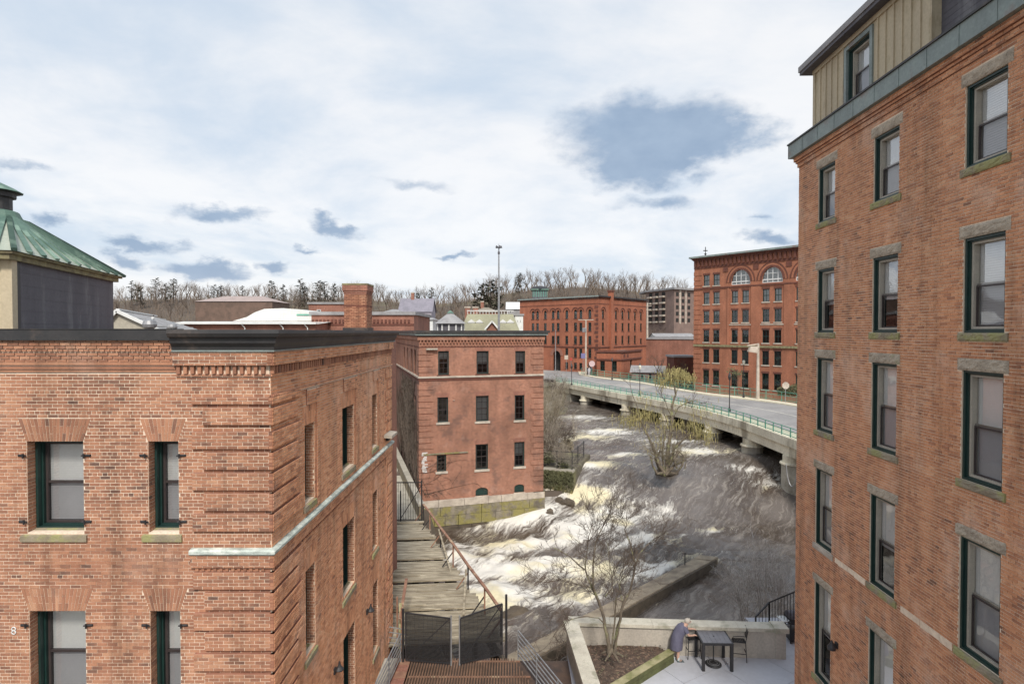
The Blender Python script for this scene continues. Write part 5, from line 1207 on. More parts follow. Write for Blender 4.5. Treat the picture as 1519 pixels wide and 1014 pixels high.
for j, (z, h, pr, mt) in enumerate([(zrow[0][0]-.55, .22, .14, M_brickDk), (zrow[4][1]+.45, .35, .2, M_moss), (zrow[2][0]-.45, .16, .08, M_stonew)]):
    MB().fbox(frB, 0 if j < 2 else ucol[2][0]-.6, LBm, 0, pr, z, z+h).build('string_course', mt, BM)
z0 = frB.hit(1047, 391)[1]
for i in range(3):
    MB().fbox(frB, -.1-.12*i, LBm, -.02, .25+.16*i, zTop-.42+.14*i, zTop-.28+.14*i).build('cornice_step', M_brickDk, BM)
MB().fbox(frB, -.6, LBm, -.3, .75, zTop, zTop+.28).build('roof_cap', M_copper, BM)
m = MB().box(0, -.28, 0, .32, .02, 1.0); me = mesh_of('corbel', m.v, m.f, M_brickDk)
for k in range(int(LBm/.72)): inst('corbel', me, BM, frB.mat(k*.72+.1, 0, zTop-1.45))
MB().fbox(frB, 0, LBm, 0, .12, zTop-1.75, zTop-1.5).build('string_course', M_brickDk, BM)
for u_ in (ucol[2][0]-.75, (ucol[3][1]+ucol[4][0])/2-.7, (ucol[5][1]+ucol[6][0])/2-.7):
    MB().fbox(frB, u_, u_+(.35 if u_ < ucol[2][0] else 1.5), 0, .10, zrow[4][1]+.8, zrow[0][0]-.55).build('pier', M_brickB, BM)
for k in range(22):
    z = zTop-2.3-k*.82
    if z > ZR: MB().fbox(frB, -.05, (1.5, 1.2)[k % 2], -.01, .06, z-.62, z).build('quoin', M_brickB, BM)
for i, a in enumerate(arch[:3]):
    u_ = a[0]-.5*(stepu-wA)-.02; z = a[3]+.25; M_ = frB.p(u_, 0, z); m = MB(); K = 12
    m.hexa([frB.p(u_-.4, .1, z-.4), frB.p(u_+.4, .1, z-.4), frB.p(u_+.4, -.02, z-.4), frB.p(u_-.4, -.02, z-.4), frB.p(u_-.4, .1, z+.4), frB.p(u_+.4, .1, z+.4), frB.p(u_+.4, -.02, z+.4), frB.p(u_-.4, -.02, z+.4)]); m.build('terracotta_panel', M_brickDk, BM)
q = P(1051, 379, 94); t = thing('weather_vane', 'small dark weather vane standing on the roof corner of the arched-window mill', 'weather vane', (q.x, 95.5, zTop+.25))
MB().bar((q.x, 95.5, zTop-.2), (q.x, 95.5, zTop+1.9), .10).build('pole', M_iron, t); MB().box(q.x-.35, 95.45, zTop+1.2, q.x+.35, 95.55, zTop+1.35).build('arrow', M_iron, t); MB().lathe((q.x, 95.5, zTop+.5), [(.05, 0), (.22, .2), (.05, .4)], 8).build('ball', M_iron, t)

# ------------------------------------------------------------------ arcaded mill at the end of the bridge
cA = Vector((P(887, 500, 126).x, 126, 0)); lA = Vector((P(771, 500, 142).x, 142, 0)); rA = Vector((P(958.5, 500, 143).x, 143, 0))
frAL = Frame((lA.x, lA.y), (cA.x-lA.x, cA.y-lA.y)); LAL = (cA-lA).length; frAR = Frame((cA.x, cA.y), (rA.x-cA.x, rA.y-cA.y)); LAR = (rA-cA).length
AM = thing('arcaded_brick_mill', 'red brick mill with many small round-arched top windows at the far bridge end', 'building', (cA.x, cA.y, ZR-.3))
zTA = frAL.hit(885, 440)[1]
def px_rows(fr, px, rws): return [(fr.hit(px, b)[1], fr.hit(px, a)[1]) for a, b in rws]
s = .1479
rl = px_rows(frAL, 862, [(420+s*262, 420+s*352), (420+s*395, 420+s*478), (420+s*528, 420+s*612), (420+s*655, 420+s*745), (420+s*798, 420+s*862)])
cl = [760+s*x for x in (207, 252, 330, 408, 458, 545, 632, 686, 776)]; ccr = [760+s*x for x in (910, 1040, 1105, 1168, 1230, 1290)]
door = (frAL.hit(820.5, 540)[0], frAL.hit(831.5, 540)[0], ZR-.4, frAL.hit(826, 520)[1])
hl = []; wl_ = []
for i, x in enumerate(cl):
    u = frAL.hit(x, 500)[0]
    for j, (z0, z1) in enumerate(rl):
        a, b = u-.42, u+.42
        if j >= 3 and not (x > 838): continue
        h = (a, b, z0, z1)+((1.0,) if j == 0 else ()); hl.append(h)
hr = []
for i, x in enumerate(ccr):
    u = frAR.hit(x, 500)[0]
    for j, (z0, z1) in enumerate(rl[:3]):
        if i == 5 and j == 2: z1 = z0+1.2
        hr.append((u-.45, u+.45, z0, z1)+((1.0,) if j == 0 else ()))
mb = MB(); wall_sheet(mb, frAL, 0, LAL, ZR-1.2, zTA, hl+[door+(1.0,)], reveal=.35); mb.build('front_wall', M_brickA, AM)
mb = MB(); wall_sheet(mb, frAR, 0, LAR, ZR-1.2, zTA, hr, reveal=.35); mb.build('side_wall', M_brickA, AM)
mb = MB(); wall_sheet(mb, Frame((rA.x, rA.y), (-frAR.N.x, -frAR.N.y)), 0, LAL, ZR-1.2, zTA); wall_sheet(mb, Frame(frAL.p(0, -LAR, 0), (frAL.N.x, frAL.N.y)), 0, LAR, ZR-1.2, zTA); mb.build('rear_wall', M_brickA, AM)
MB().prism([(p_.x, p_.y) for p_ in (cA, rA, rA+(lA-cA), lA)], zTA-.4, zTA-.1).build('roof', M_roofflat, AM)
for fr, hs in ((frAL, hl), (frAR, hr)):
    for h in hs:
        w = window(AM, fr, h[0], h[1], h[2], h[3]-(.45 if len(h) > 4 else 0), 'F', 'none' if (h[0]*7) % 3 > 1 else 'third')
        MB().fbox(fr, h[0]-.1, h[1]+.1, 0, .08, h[2]-.16, h[2]).build('sill', M_brickDk, w)
        if len(h) > 4:
            R = (h[1]-h[0])/2; cu = (h[0]+h[1])/2; zs_ = h[3]-R; m = MB(); K = 8; m.poly([fr.p(cu-R*math.cos(math.pi*k/K), -.3, zs_+R*math.sin(math.pi*k/K)) for k in range(K+1)]); m.build('fanlight', M_room, w)
            m = MB()
            for k in range(K):
                t0, t1 = math.pi*k/K, math.pi*(k+1)/K; q = lambda t, e, n: fr.p(cu-(R+e)*math.cos(t), n, zs_+(R+e)*math.sin(t))
                m.hexa([q(t0, .38, .12), q(t1, .38, .12), q(t1, .38, -.02), q(t0, .38, -.02), q(t0, .56, .12), q(t1, .56, .12), q(t1, .56, -.02), q(t0, .56, -.02)])
            m.build('hood_mould', M_brickDk, w)
u0, u1, z0, z1 = door; R = (u1-u0)/2; cu = (u0+u1)/2; zs_ = z1-R; m = MB(); K = 12
for k in range(K):
    t0, t1 = math.pi*k/K, math.pi*(k+1)/K; q = lambda t, e, n: frAL.p(cu-(R+e)*math.cos(t), n, zs_+(R+e)*math.sin(t))
    m.hexa([q(t0, 0, .1), q(t1, 0, .1), q(t1, 0, -.02), q(t0, 0, -.02), q(t0, .75, .1), q(t1, .75, .1), q(t1, .75, -.02), q(t0, .75, -.02)])
dr = m.build('arched_doorway', M_brickF, AM); MB().fbox(frAL, u0, u1, -1.2, -1.1, z0, z1).build('door', M_room, dr)
for z in (rl[2][0]-.75,): MB().fbox(frAL, 0, LAL+.1, 0, .15, z, z+.25).build('string_course', M_brickDk, AM); MB().fbox(frAR, -.1, LAR, 0, .15, z, z+.25).build('string_course', M_brickDk, AM)
MB().fbox(frAL, 0, LAL+.03, 0, .05, zTA-1.6, zTA-1.45).build('string_course', M_brickDk, AM); MB().fbox(frAR, -.03, LAR, 0, .05, zTA-1.6, zTA-1.45).build('string_course', M_brickDk, AM)
MB().fbox(frAL, -.4, LAL+.4, -.3, .45, zTA, zTA+.3).build('roof_cap', M_copper, AM); MB().fbox(frAR, -.4, LAR+.4, -.3, .44, zTA+.001, zTA+.299).build('roof_cap', M_iron, AM)
up = frAR.hit(760+s*985, 500)[0]; MB().fbox(frAR, up-.55, up+.55, -.4, .5, ZR+2, zTA+1.3).build('chimney_pier', M_brickA, AM); MB().fbox(frAR, up-.7, up+.7, -.5, .62, zTA+1.3, zTA+1.7).build('chimney_cap', M_brickDk, AM)
for fr, uu in ((frAL, LAL),): 
    for k in range(16): z = zTA-1.9-k*.95; MB().fbox(fr, uu-(.9, .6)[k % 2], uu+.07, -.02, .07, z-.62, z).build('quoin', M_brickDk, AM)
# cupola on its roof
q = P(800.5, 438, 150); CU = thing('roof_cupola', 'dark square cupola lantern with green eaves on the arcaded mill roof', 'cupola', (q.x, 150, zTA)); zq = zf(442, 150)
MB().box(q.x-1.9, 148.2, zTA-1, q.x+1.9, 151.8, zf(431, 150)).build('lantern', M_slate, CU)
for k in range(9): MB().box(q.x-1.85+k*.45, 148.1, zf(441, 150), q.x-1.72+k*.45, 148.22, zf(432, 150)).build('mullion', M_greenr, CU)
MB().box(q.x-2.3, 147.8, zf(431, 150), q.x+2.3, 152.2, zf(429, 150)).build('eave', M_copgreen, CU); MB().lathe((q.x, 150, zf(429, 150)), [(2.7, 0), (1.6, .7), (.2, .9)], 4).build('cap', M_iron, CU)
# annex
a0 = frAR.hit(888, 530)[0]; frX = Frame(frAR.p(-.2, 5.0, 0), (frAR.U.x, frAR.U.y)); zx0, zx1 = ZR-1.2, zf(521, 124)
X0 = P(885, 540, 121.5); X1 = P(922, 540, 119); X2 = P(951, 540, 130)
AX = thing('entrance_annex', 'single-storey brick annex with dark stone bands in front of the arcaded mill', 'building', (X1.x, X1.y, ZR-.3))
f1 = Frame((X0.x, X0.y), (X1.x-X0.x, X1.y-X0.y)); L1 = (Vector((X1.x, X1.y))-Vector((X0.x, X0.y))).length; f2 = Frame((X1.x, X1.y), (X2.x-X1.x, X2.y-X1.y)); L2 = (Vector((X2.x, X2.y))-Vector((X1.x, X1.y))).length
hz_ = (zf(550, 121), zf(535, 121)); h1 = [(f1.hit(x, 540)[0]-.5, f1.hit(x, 540)[0]+.5)+hz_ for x in (893.8, 911.5)]; h2 = [(f2.hit(936, 540)[0]-.6, f2.hit(936, 540)[0]+.6)+hz_]
mb = MB(); wall_sheet(mb, f1, 0, L1, zx0, zx1, h1, reveal=.3); wall_sheet(mb, f2, 0, L2, zx0, zx1, h2, reveal=.3); mb.build('wall', M_brickA, AX)
MB().prism([(X0.x, X0.y), (X1.x, X1.y), (X2.x, X2.y), (X0.x+8, X0.y+14)], zx1-.3, zx1-.05).build('roof', M_roofflat, AX)
for fr, hs in ((f1, h1), (f2, h2)):
    for h in hs: window(AX, fr, *h, 'F', 'none')
for fr, l in ((f1, L1), (f2, L2)):
    MB().fbox(fr, -.1, l+.1, -.2, .2, zx1-.1, zx1+.3).build('parapet_cap', M_brickDk, AX); MB().fbox(fr, -.1, l+.1, 0, .22, zx1-1.75, zx1-1.45).build('string_course', M_brickDk, AX)
for x in (0, 1.05): MB().fbox(f2, 1.2+x*2, 2.2+x*2, .0, .04, zx1-1.2, zx1-.5).build('terracotta_panel', M_brickDk, AX)

# ------------------------------------------------------------------ low brick building and shed between the two mills
def simple_block(name, label, cat, px0, px1, ytop, Y, depth, mat, zb=ZR-1, wins=(), wstyle='F', roofmat=None, roof='flat', rh_=2.0, mats=None, ang=0.0, wblind='third'):
    a = P(px0, 480, Y); b = P(px1, 480, Y+ang); fr = Frame((a.x, a.y), (b.x-a.x, b.y-a.y)); L_ = (Vector((b.x, b.y))-Vector((a.x, a.y))).length; zt_ = zf(ytop, Y)
    t = thing(name, label, cat, (a.x, a.y, zb))
    hs = []
    for (x0, x1, y0, y1) in wins: u0, z1_ = fr.hit(x0, y0); u1, z0_ = fr.hit(x1, y1); hs.append((max(.1, u0), min(L_-.1, u1), z0_, z1_))
    mb = MB(); wall_sheet(mb, fr, 0, L_, zb, zt_, hs, reveal=.15); wall_sheet(mb, Frame(fr.p(L_, 0, 0), (-fr.N.x, -fr.N.y)), 0, depth, zb, zt_); wall_sheet(mb, Frame(fr.p(0, -depth, 0), (fr.N.x, fr.N.y)), 0, depth, zb, zt_); wall_sheet(mb, Frame(fr.p(L_, -depth, 0), (-fr.U.x, -fr.U.y)), 0, L_, zb, zt_)
    mb.build('wall', mat, t)
    for h in hs: window(t, fr, *h, wstyle, wblind)
    rm = roofmat or M_roofg; e = .35
    if roof == 'flat': MB().fbox(fr, -.2, L_+.2, -depth-.2, .2, zt_, zt_+.35).build('roof', rm, t)
    elif roof == 'hip':
        c = min(L_, depth)*.42; q = [fr.p(-e, e, zt_), fr.p(L_+e, e, zt_), fr.p(L_+e, -depth-e, zt_), fr.p(-e, -depth-e, zt_)]; r0, r1 = fr.p(c, -depth/2, zt_+rh_), fr.p(L_-c, -depth/2, zt_+rh_)
        m = MB(); m.poly([q[0], q[1], r1, r0]); m.poly([q[1], q[2], r1]); m.poly([q[2], q[3], r0, r1]); m.poly([q[3], q[0], r0]); m.poly(q); m.build('roof', rm, t)
    elif roof == 'gablex':                                  # ridge along the front
        q = [fr.p(-e, e, zt_-.1), fr.p(L_+e, e, zt_-.1), fr.p(L_+e, -depth-e, zt_-.1), fr.p(-e, -depth-e, zt_-.1)]; r0, r1 = fr.p(-e, -depth/2, zt_+rh_), fr.p(L_+e, -depth/2, zt_+rh_)
        m = MB(); m.poly([q[0], q[1], r1, r0]); m.poly([q[2], q[3], r0, r1]); m.build('roof', rm, t)
        m = MB(); m.poly([fr.p(0, 0, zt_), fr.p(0, -depth, zt_), fr.p(0, -depth/2, zt_+rh_*.92)]); m.poly([fr.p(L_, 0, zt_), fr.p(L_, -depth, zt_), fr.p(L_, -depth/2, zt_+rh_*.92)]); m.build('gable', mat, t)
    elif roof == 'gabley':                                  # gable faces the front
        q0_, q1_, q2_, q3_ = fr.p(-e, e, zt_-.1), fr.p(L_+e, e, zt_-.1), fr.p(L_+e, -depth, zt_-.1), fr.p(-e, -depth, zt_-.1); r0, r1 = fr.p(L_/2, e, zt_+rh_), fr.p(L_/2, -depth, zt_+rh_)
        m = MB(); m.poly([q0_, r0, r1, q3_]); m.poly([q1_, q2_, r1, r0]); m.build('roof', rm, t)
        m = MB(); m.poly([fr.p(0, 0, zt_), fr.p(L_, 0, zt_), fr.p(L_/2, 0, zt_+rh_*.95)]); m.build('gable', mat, t)
        m = MB(); m.bar(q0_, r0, .18, .25); m.bar(q1_, r0, .18, .25); m.build('bargeboard', M_white, t)
    elif roof == 'mansard':
        c = .9; q = [fr.p(-e, e, zt_), fr.p(L_+e, e, zt_), fr.p(L_+e, -depth, zt_), fr.p(-e, -depth, zt_)]; p_ = [fr.p(c, -c, zt_+rh_), fr.p(L_-c, -c, zt_+rh_), fr.p(L_-c, -depth+c, zt_+rh_), fr.p(c, -depth+c, zt_+rh_)]
        m = MB()
        for k in range(4): m.poly([q[k], q[(k+1) % 4], p_[(k+1) % 4], p_[k]])
        m.poly(p_); m.build('roof', rm, t)
    t['frL'] = L_
    return t, fr, L_, zt_
def boxchim(t, fr, u, n, z0, z1, w=.9, mat=None): 
    o = MB().fbox(fr, u, u+w, n-w, n, z0, z1).build('chimney', mat or M_brickF, t); MB().fbox(fr, u-.1, u+w+.1, n-w-.1, n+.1, z1, z1+.25).build('chimney_cap', M_stonew, o)
simple_block('low_brick_building', 'long plain brown brick building between the two mills', 'building', 950, 1040, 503, 150, 14, M_brickF, zb=ZR-3, ang=-8, roofmat=M_roofg)
t, fr, L_, zt_ = simple_block('shed', 'small grey-roofed shed with two dark windows beside the low brick building', 'building', 937, 985, 551, 118, 5, pm('weathered_pink_board', (.30, .20, .17), (.22, .15, .13), 1, .9), zb=ZR-2, wins=[(951, 954, 555, 562), (963, 966, 554, 561)], roof='gablex', rh_=1.2, roofmat=M_roofg, ang=-2)
t, fr, L_, zt_ = simple_block('brick_shed', 'dark low roofed structure behind the willow beside the arched-window mill', 'building', 1000, 1030, 530, 108, 5, M_brickDk, zb=ZR-2, roofmat=M_roofg)

# ------------------------------------------------------------------ roofs seen over the near building
t, fr, L_, zt_ = simple_block('long_brick_shed', 'long low brick range with pale guttered metal roof behind the near building', 'building', 236, 468, 479, 58, 10, M_brickF, zb=-14, wins=[], roof='gablex', rh_=.25, roofmat=M_roofw)
MB().fbox(fr, -.3, L_+.2, .3, .5, zt_-.12, zt_+.04).build('gutter', M_white, t)
for u_ in (2.2, 8.6, 12.5, 15): MB().tube([fr.p(u_, .4, zt_-.1), fr.p(u_+.25, .15, zt_-.5), fr.p(u_+.25, .1, -3)], .06, 6).build('downpipe', M_white, t)
q = [P(x, y, 64) for x, y in ((345, 476), (366, 470), (378, 463), (392, 458), (420, 457), (448, 459), (460, 463), (466, 472), (466, 476))]
m = MB(); prev = None
for k in range(len(q)-1):
    a, b = q[k], q[k+1]; m.poly([a, b, b+Vector((0, 9, 0)), a+Vector((0, 9, 0))])
m.poly([p_ for p_ in q]); m.poly([p_+Vector((0, 9, 0)) for p_ in q])
t = thing('white_roof_building', 'white humped membrane roof rising behind the guttered brick range', 'building', (q[4].x, 64, -14)); m.build('roof', M_roofw, t); MB().box(q[0].x, 64.05, -14, q[-1].x, 73, q[0].z).build('wall', M_brickF, t)
MB().box(q[6].x-1.5, 63.9, q[6].z-.35, q[6].x+.2, 64, q[6].z-.2).build('roof_edge', M_greenr, t)
# gabled roof with turbine vents, close behind the penthouse
g = thing('gabled_roof_building', 'grey seamed gabled roof with shingled gable wall beside the rooftop penthouse', 'building', (P(195, 470, 38).x, 38, -14))
ga, gb, gc = P(150, 490, 38), P(240, 495, 38), P(176, 461, 38); gd = P(262, 474, 52)
MB().poly([ga, Vector((gb.x, 38, ga.z)), gc]).build('gable', pm('pale_shingle', (.46, .42, .34), (.36, .33, .27), 4, .9), g)
back = Vector((-3.5, 13, 0)); rb = P(232, 470, 50)
MB().poly([gc+Vector((0, -.2, .05)), Vector((gb.x, 37.8, ga.z)), Vector((P(300, 490, 50).x, 50, ga.z)), Vector((rb.x, 50, gc.z-.1))]).build('roof', M_roofg, g)
MB().poly([gc+Vector((0, -.2, .05)), ga, Vector((P(190, 490, 50).x, 50, ga.z)), Vector((rb.x, 50, gc.z-.1))]).build('roof', M_roofg, g)
MB().bar(gc+Vector((0, -.22, 0)), Vector((gb.x, 37.78, ga.z)), .1, .22).build('bargeboard', M_white, g); MB().bar(gc+Vector((0, -.22, 0)), ga+Vector((0, -.22, 0)), .1, .22).build('bargeboard', M_white, g)
MB().bar(gc+Vector((0, -.1, .1)), Vector((rb.x, 50, gc.z)), .2, .1).build('ridge_cap', M_white, g)
for k in range(1, 5): a = gc.lerp(Vector((gb.x, 38, ga.z)), k/5)+Vector((0, 0, .06)); b = Vector((rb.x, 50, gc.z-.1)).lerp(Vector((P(300, 490, 50).x, 50, ga.z)), k/5)+Vector((0, 0, .04)); MB().bar(a, b, .06, .05).build('seam', M_roofw, g)
MB().box(ga.x, 38.1, -14, gb.x, 50, ga.z-.02).build('wall', M_conc, g)
for (px, py, Y, rr_), lab in zip([(222, 480, 36, .42), (255, 484, 36, .32)], ('larger round turbine roof vent standing on the grey gabled roof', 'smaller round turbine roof vent lower on the grey gabled roof')):
    c = P(px, py, Y); t = thing('turbine_vent', lab, 'vent', (c.x, Y, c.z-.5)); MB().lathe((c.x, Y, c.z-.9), [(.18, 0), (.2, .6)], 10).build('pipe', M_galv, t); MB().lathe((c.x, Y, c.z-rr_*.8), [(rr_*.45, 0), (rr_*.9, .12), (rr_, rr_*.7), (rr_*.8, rr_*1.25), (rr_*.3, rr_*1.5)], 14).build('turbine_head', M_galv, t)
c = P(228, 474, 37); t = thing('vent_pipe', 'thin dark vent pipe with pale cap beside the larger turbine vent', 'pipe', c); MB().tube([(c.x, 37, -.8), (c.x, 37, c.z+.3)], .03, 6).build('pipe', M_iron, t); MB().lathe((c.x-.05, 37, c.z+.05), [(.09, 0), (.09, .14)], 8).build('cap', M_white, t)

# brick ranges behind, right of the white roof
t, fr, L_, zt_ = simple_block('corbelled_brick_range', 'long brick range with corbelled eaves partly hidden by the square chimney', 'building', 462, 614, 467, 62, 12, M_brickF, zb=-14, roofmat=M_roofg)
m = MB().box(0, -.12, 0, .22, .02, .35); me = mesh_of('corbel', m.v, m.f, M_brickDk)
for k in range(int(L_/.42)): inst('corbel', me, t, fr.mat(k*.42+.05, 0, zt_-.85))
MB().fbox(fr, 0, L_, 0, .06, zt_-1.15, zt_-.95).build('string_course', M_brickDk, t)
for i, (x0, x1, y, Y, lab, win) in enumerate([(458, 512, 451, 96, 'plain red brick block behind the chimney, with one small white window', [(470, 476, 459, 465)]), (290, 404, 447, 205, 'broad hillside building with pinkish-grey hipped roof among bare trees', []), (552, 600, 468, 90, 'pale low roofed house just right of the brick chimney', [])]):
    simple_block('hillside_building' if i == 1 else 'brick_block' if i == 0 else 'low_house', lab, 'building', x0, x1, y, Y, 10 if i != 1 else 16, pm('brown_far_brick', (.20, .13, .10), (.13, .09, .07), .5, .95) if i == 1 else M_brickF if i < 2 else M_white, zb=-12, wins=win, wstyle='W', roof='flat' if i == 0 else 'hip', rh_=2.4 if i == 1 else 1.2, roofmat=M_roofg if i == 0 else (pm('pink_grey_roof', (.42, .33, .30), (.34, .27, .25), .4, .8) if i == 1 else M_roofg))
# the cluster of houses below the wood
hs = [('white_house', 'white house with dark windows left of the conical grey roof', 613, 642, 474, 120, 'hip', M_white, [(617, 621, 470, 477), (627, 630, 470, 475), (634, 637, 470, 475)], 1.0, M_roofg),
      ('grey_mansion', 'large lilac-grey house with steep slate roof under the hillside trees', 592, 640, 462, 170, 'gablex', pm('lilac_board', (.42, .38, .42), (.34, .31, .35), .6, .9), [(596, 600, 465, 470), (608, 612, 465, 470), (620, 624, 465, 470)], 4.2, pm('lilac_slate', (.27, .25, .29), (.2, .19, .22), .5, .9)),
      ('mansard_house', 'long house with olive mansard roof, white dormers and balustrade', 686, 768, 490, 110, 'mansard', M_white, [], 3.2, pm('olive_mansard', (.36, .35, .24), (.28, .27, .19), .5, .9)),
      ('small_white_house', 'narrow white house wall at the end of the mansard roof', 764, 776, 468, 112, 'flat', M_white, [(767, 769, 474, 478), (771, 773, 474, 478), (767, 769, 484, 488)], 1, M_roofg),
      ('brown_house', 'low brown-roofed house behind the mansard chimneys, under the evergreens', 700, 740, 463, 165, 'hip', M_brickF, [], 1.6, pm('brown_roof', (.30, .26, .21), (.22, .19, .15), .5, .9)),
      ('pale_hillside_house', 'pale grey hillside house with white eaves left of the arcaded mill', 752, 772, 458, 165, 'gablex', M_roofg, [(756, 759, 460, 464)], 2.2, M_white),
      ('gable_cottage', 'small red-brick gable facing front before the mansard roof', 722, 738, 488, 100, 'gabley', M_brickF, [], 1.4, M_brickDk)]
for nm, lab, x0, x1, y, Y, rf, mt, wn_x, rh_, rm in hs:
    t, fr, L_, zt_ = simple_block(nm, lab, 'house', x0, x1, y, Y, 9, mt, zb=-12, wins=wn_x, wstyle='W', roof=rf, rh_=rh_, roofmat=rm, wblind='none')
    if nm == 'mansard_house':
        for px in (699, 711, 746, 757):
            u = fr.hit(px, 485)[0]; z0_, z1_ = zf(488, Y), zf(478, Y); d = MB().fbox(fr, u-.65, u+.65, -2.2, -.2, z0_, z1_); o = d.build('dormer', M_white, t)
            MB().fbox(fr, u-.3, u+.3, -.2, -.17, z0_+.15, z1_-.25).build('pane', M_room, o)
            m = MB(); m.poly([fr.p(u-.8, -.1, z1_), fr.p(u+.8, -.1, z1_), fr.p(u, -.1, z1_+.6)]); m.poly([fr.p(u-.8, -.1, z1_), fr.p(u, -.1, z1_+.6), fr.p(u, -2.5, z1_+.6), fr.p(u-.8, -2.5, z1_)]); m.poly([fr.p(u+.8, -.1, z1_), fr.p(u, -.1, z1_+.6), fr.p(u, -2.5, z1_+.6), fr.p(u+.8, -2.5, z1_)]); m.build('dormer_roof', M_white, o)
        zb_ = zt_+3.2
        for k in range(int((L_-2)/.6)): MB().fbox(fr, .9+k*.6, 1.0+k*.6, -1.05, -.95, zb_, zb_+.6).build('baluster', M_white, t)
        MB().fbox(fr, .8, L_-.8, -1.15, -.85, zb_+.6, zb_+.75).build('balustrade_rail', M_white, t)
        boxchim(t, fr, .3, -2, zb_-1.5, zf(456, Y), 1.0); boxchim(t, fr, 1.9, -2, zb_-1.5, zf(456, Y), 1.0)
    if nm in ('grey_mansion', 'brown_house'): boxchim(t, fr, L_*.3, -4, zt_+.5, zt_+rh_+1.6)
# conical grey roof with verdigris vent
c = P(668, 490, 84); t = thing('conical_roof_pavilion', 'pavilion with low conical grey roof, arched openings and small green vent', 'building', (c.x, 84, -12))
MB().lathe((c.x, 84, zf(480, 84)), [(2.4, 0), (.35, 1.55)], 12).build('roof', M_roofg, t); MB().lathe((c.x, 84, -12), [(2.0, 0), (2.0, zf(480, 84)+12)], 12).build('wall', M_slate, t)
for k in range(12): a = 2*math.pi*k/12; MB().lathe((c.x+2.0*math.cos(a), 84+2.0*math.sin(a), -1), [(.12, 0), (.12, zf(481, 84)+1)], 6).build('column', M_white, t)
MB().lathe((c.x, 84, zf(470, 84)), [(.35, 0), (.4, .5), (.55, .55), (.05, 1.0)], 10).build('roof_vent', M_copgreen, t)
# low grey roofs on the far right hillside and the apartment block
AP = thing('apartment_block', 'four-storey brick apartment block with white balconies on the right hillside', 'building', (P(990, 470, 205).x, 205, 0))
ap0, ap1 = P(958, 450, 222), P(1000, 450, 205); fa1 = Frame((ap0.x, ap0.y), (ap1.x-ap0.x, ap1.y-ap0.y)); La1 = (Vector((ap1.x, ap1.y))-Vector((ap0.x, ap0.y))).length; ap2 = P(1040, 450, 214); fa2 = Frame((ap1.x, ap1.y), (ap2.x-ap1.x, ap2.y-ap1.y)); La2 = (Vector((ap2.x, ap2.y))-Vector((ap1.x, ap1.y))).length
zt_ = zf(429, 205); zb_ = zf(480, 205)
mb = MB(); wall_sheet(mb, fa1, 0, La1, zb_-8, zt_); wall_sheet(mb, fa2, 0, La2, zb_-8, zt_); mb.build('wall', pm('grey_brown_brick', (.26, .18, .15), (.2, .14, .12), .5, .95), AP)
MB().prism([(ap0.x-.6, ap0.y-1), (ap1.x-.3, ap1.y-1.2), (ap2.x+.5, ap2.y-1), (ap2.x, ap2.y+14), (ap0.x, ap0.y+12)], zt_, zt_+.7).build('roof', M_roofg, AP)
for fl_ in range(5):
    z = zt_-1.0-fl_*2.35
    for u in (2.2, 6.2, 10.4): 
        if u+2.2 < La1: b_ = MB().fbox(fa1, u, u+2.4, 0, 1.1, z-1.5, z-.95).build('balcony', M_stonew, AP); MB().fbox(fa1, u+.1, u+2.3, .0, .03, z-.88, z+.5).build('balcony_door', M_room, b_)
    for u in (1.0, 4.2, 7.6): MB().fbox(fa2, u, u+1.5, 0, .05, z-1.4, z).build('window', M_room, AP)
MB().fbox(fa2, 2.9, 3.8, 0, .1, zb_, zt_).build('pale_panel', M_stonew, AP); MB().fbox(fa2, 6.3, 6.9, 0, .1, zb_, zt_).build('pale_panel', M_stonew, AP)
simple_block('hillside_shed', 'long pale low-roofed house on the slope below the apartment block', 'house', 973, 1030, 499, 175, 8, M_white, zb=-4, roof='gablex', rh_=1.0, roofmat=M_roofg)
# the tall pole with horns
c = P(740, 492, 70); t = thing('siren_pole', 'tall thin pole carrying a cluster of small horns above the rooftops', 'pole', (c.x, 70, -9)); zt_ = zf(366, 70)
MB().tube([(c.x, 70, -9.5), (c.x, 70, -1), (c.x, 70, zt_)], [.22, .16, .07], 8).build('pole', M_galv, t)
for a in range(5):
    q = Vector((math.cos(a*1.256), math.sin(a*1.256), 0)); MB().tube([Vector((c.x, 70, zt_-.1))+q*.06, Vector((c.x, 70, zt_))+q*.38], [.05, .16], 8).build('horn', M_slate, t)
MB().lathe((c.x, 70, zt_-.9), [(.14, 0), (.14, .3)], 8).build('collar', M_slate, t); MB().tube([(c.x, 70, zt_), (c.x, 70, zt_+.35)], .03, 5).build('spike', M_galv, t)

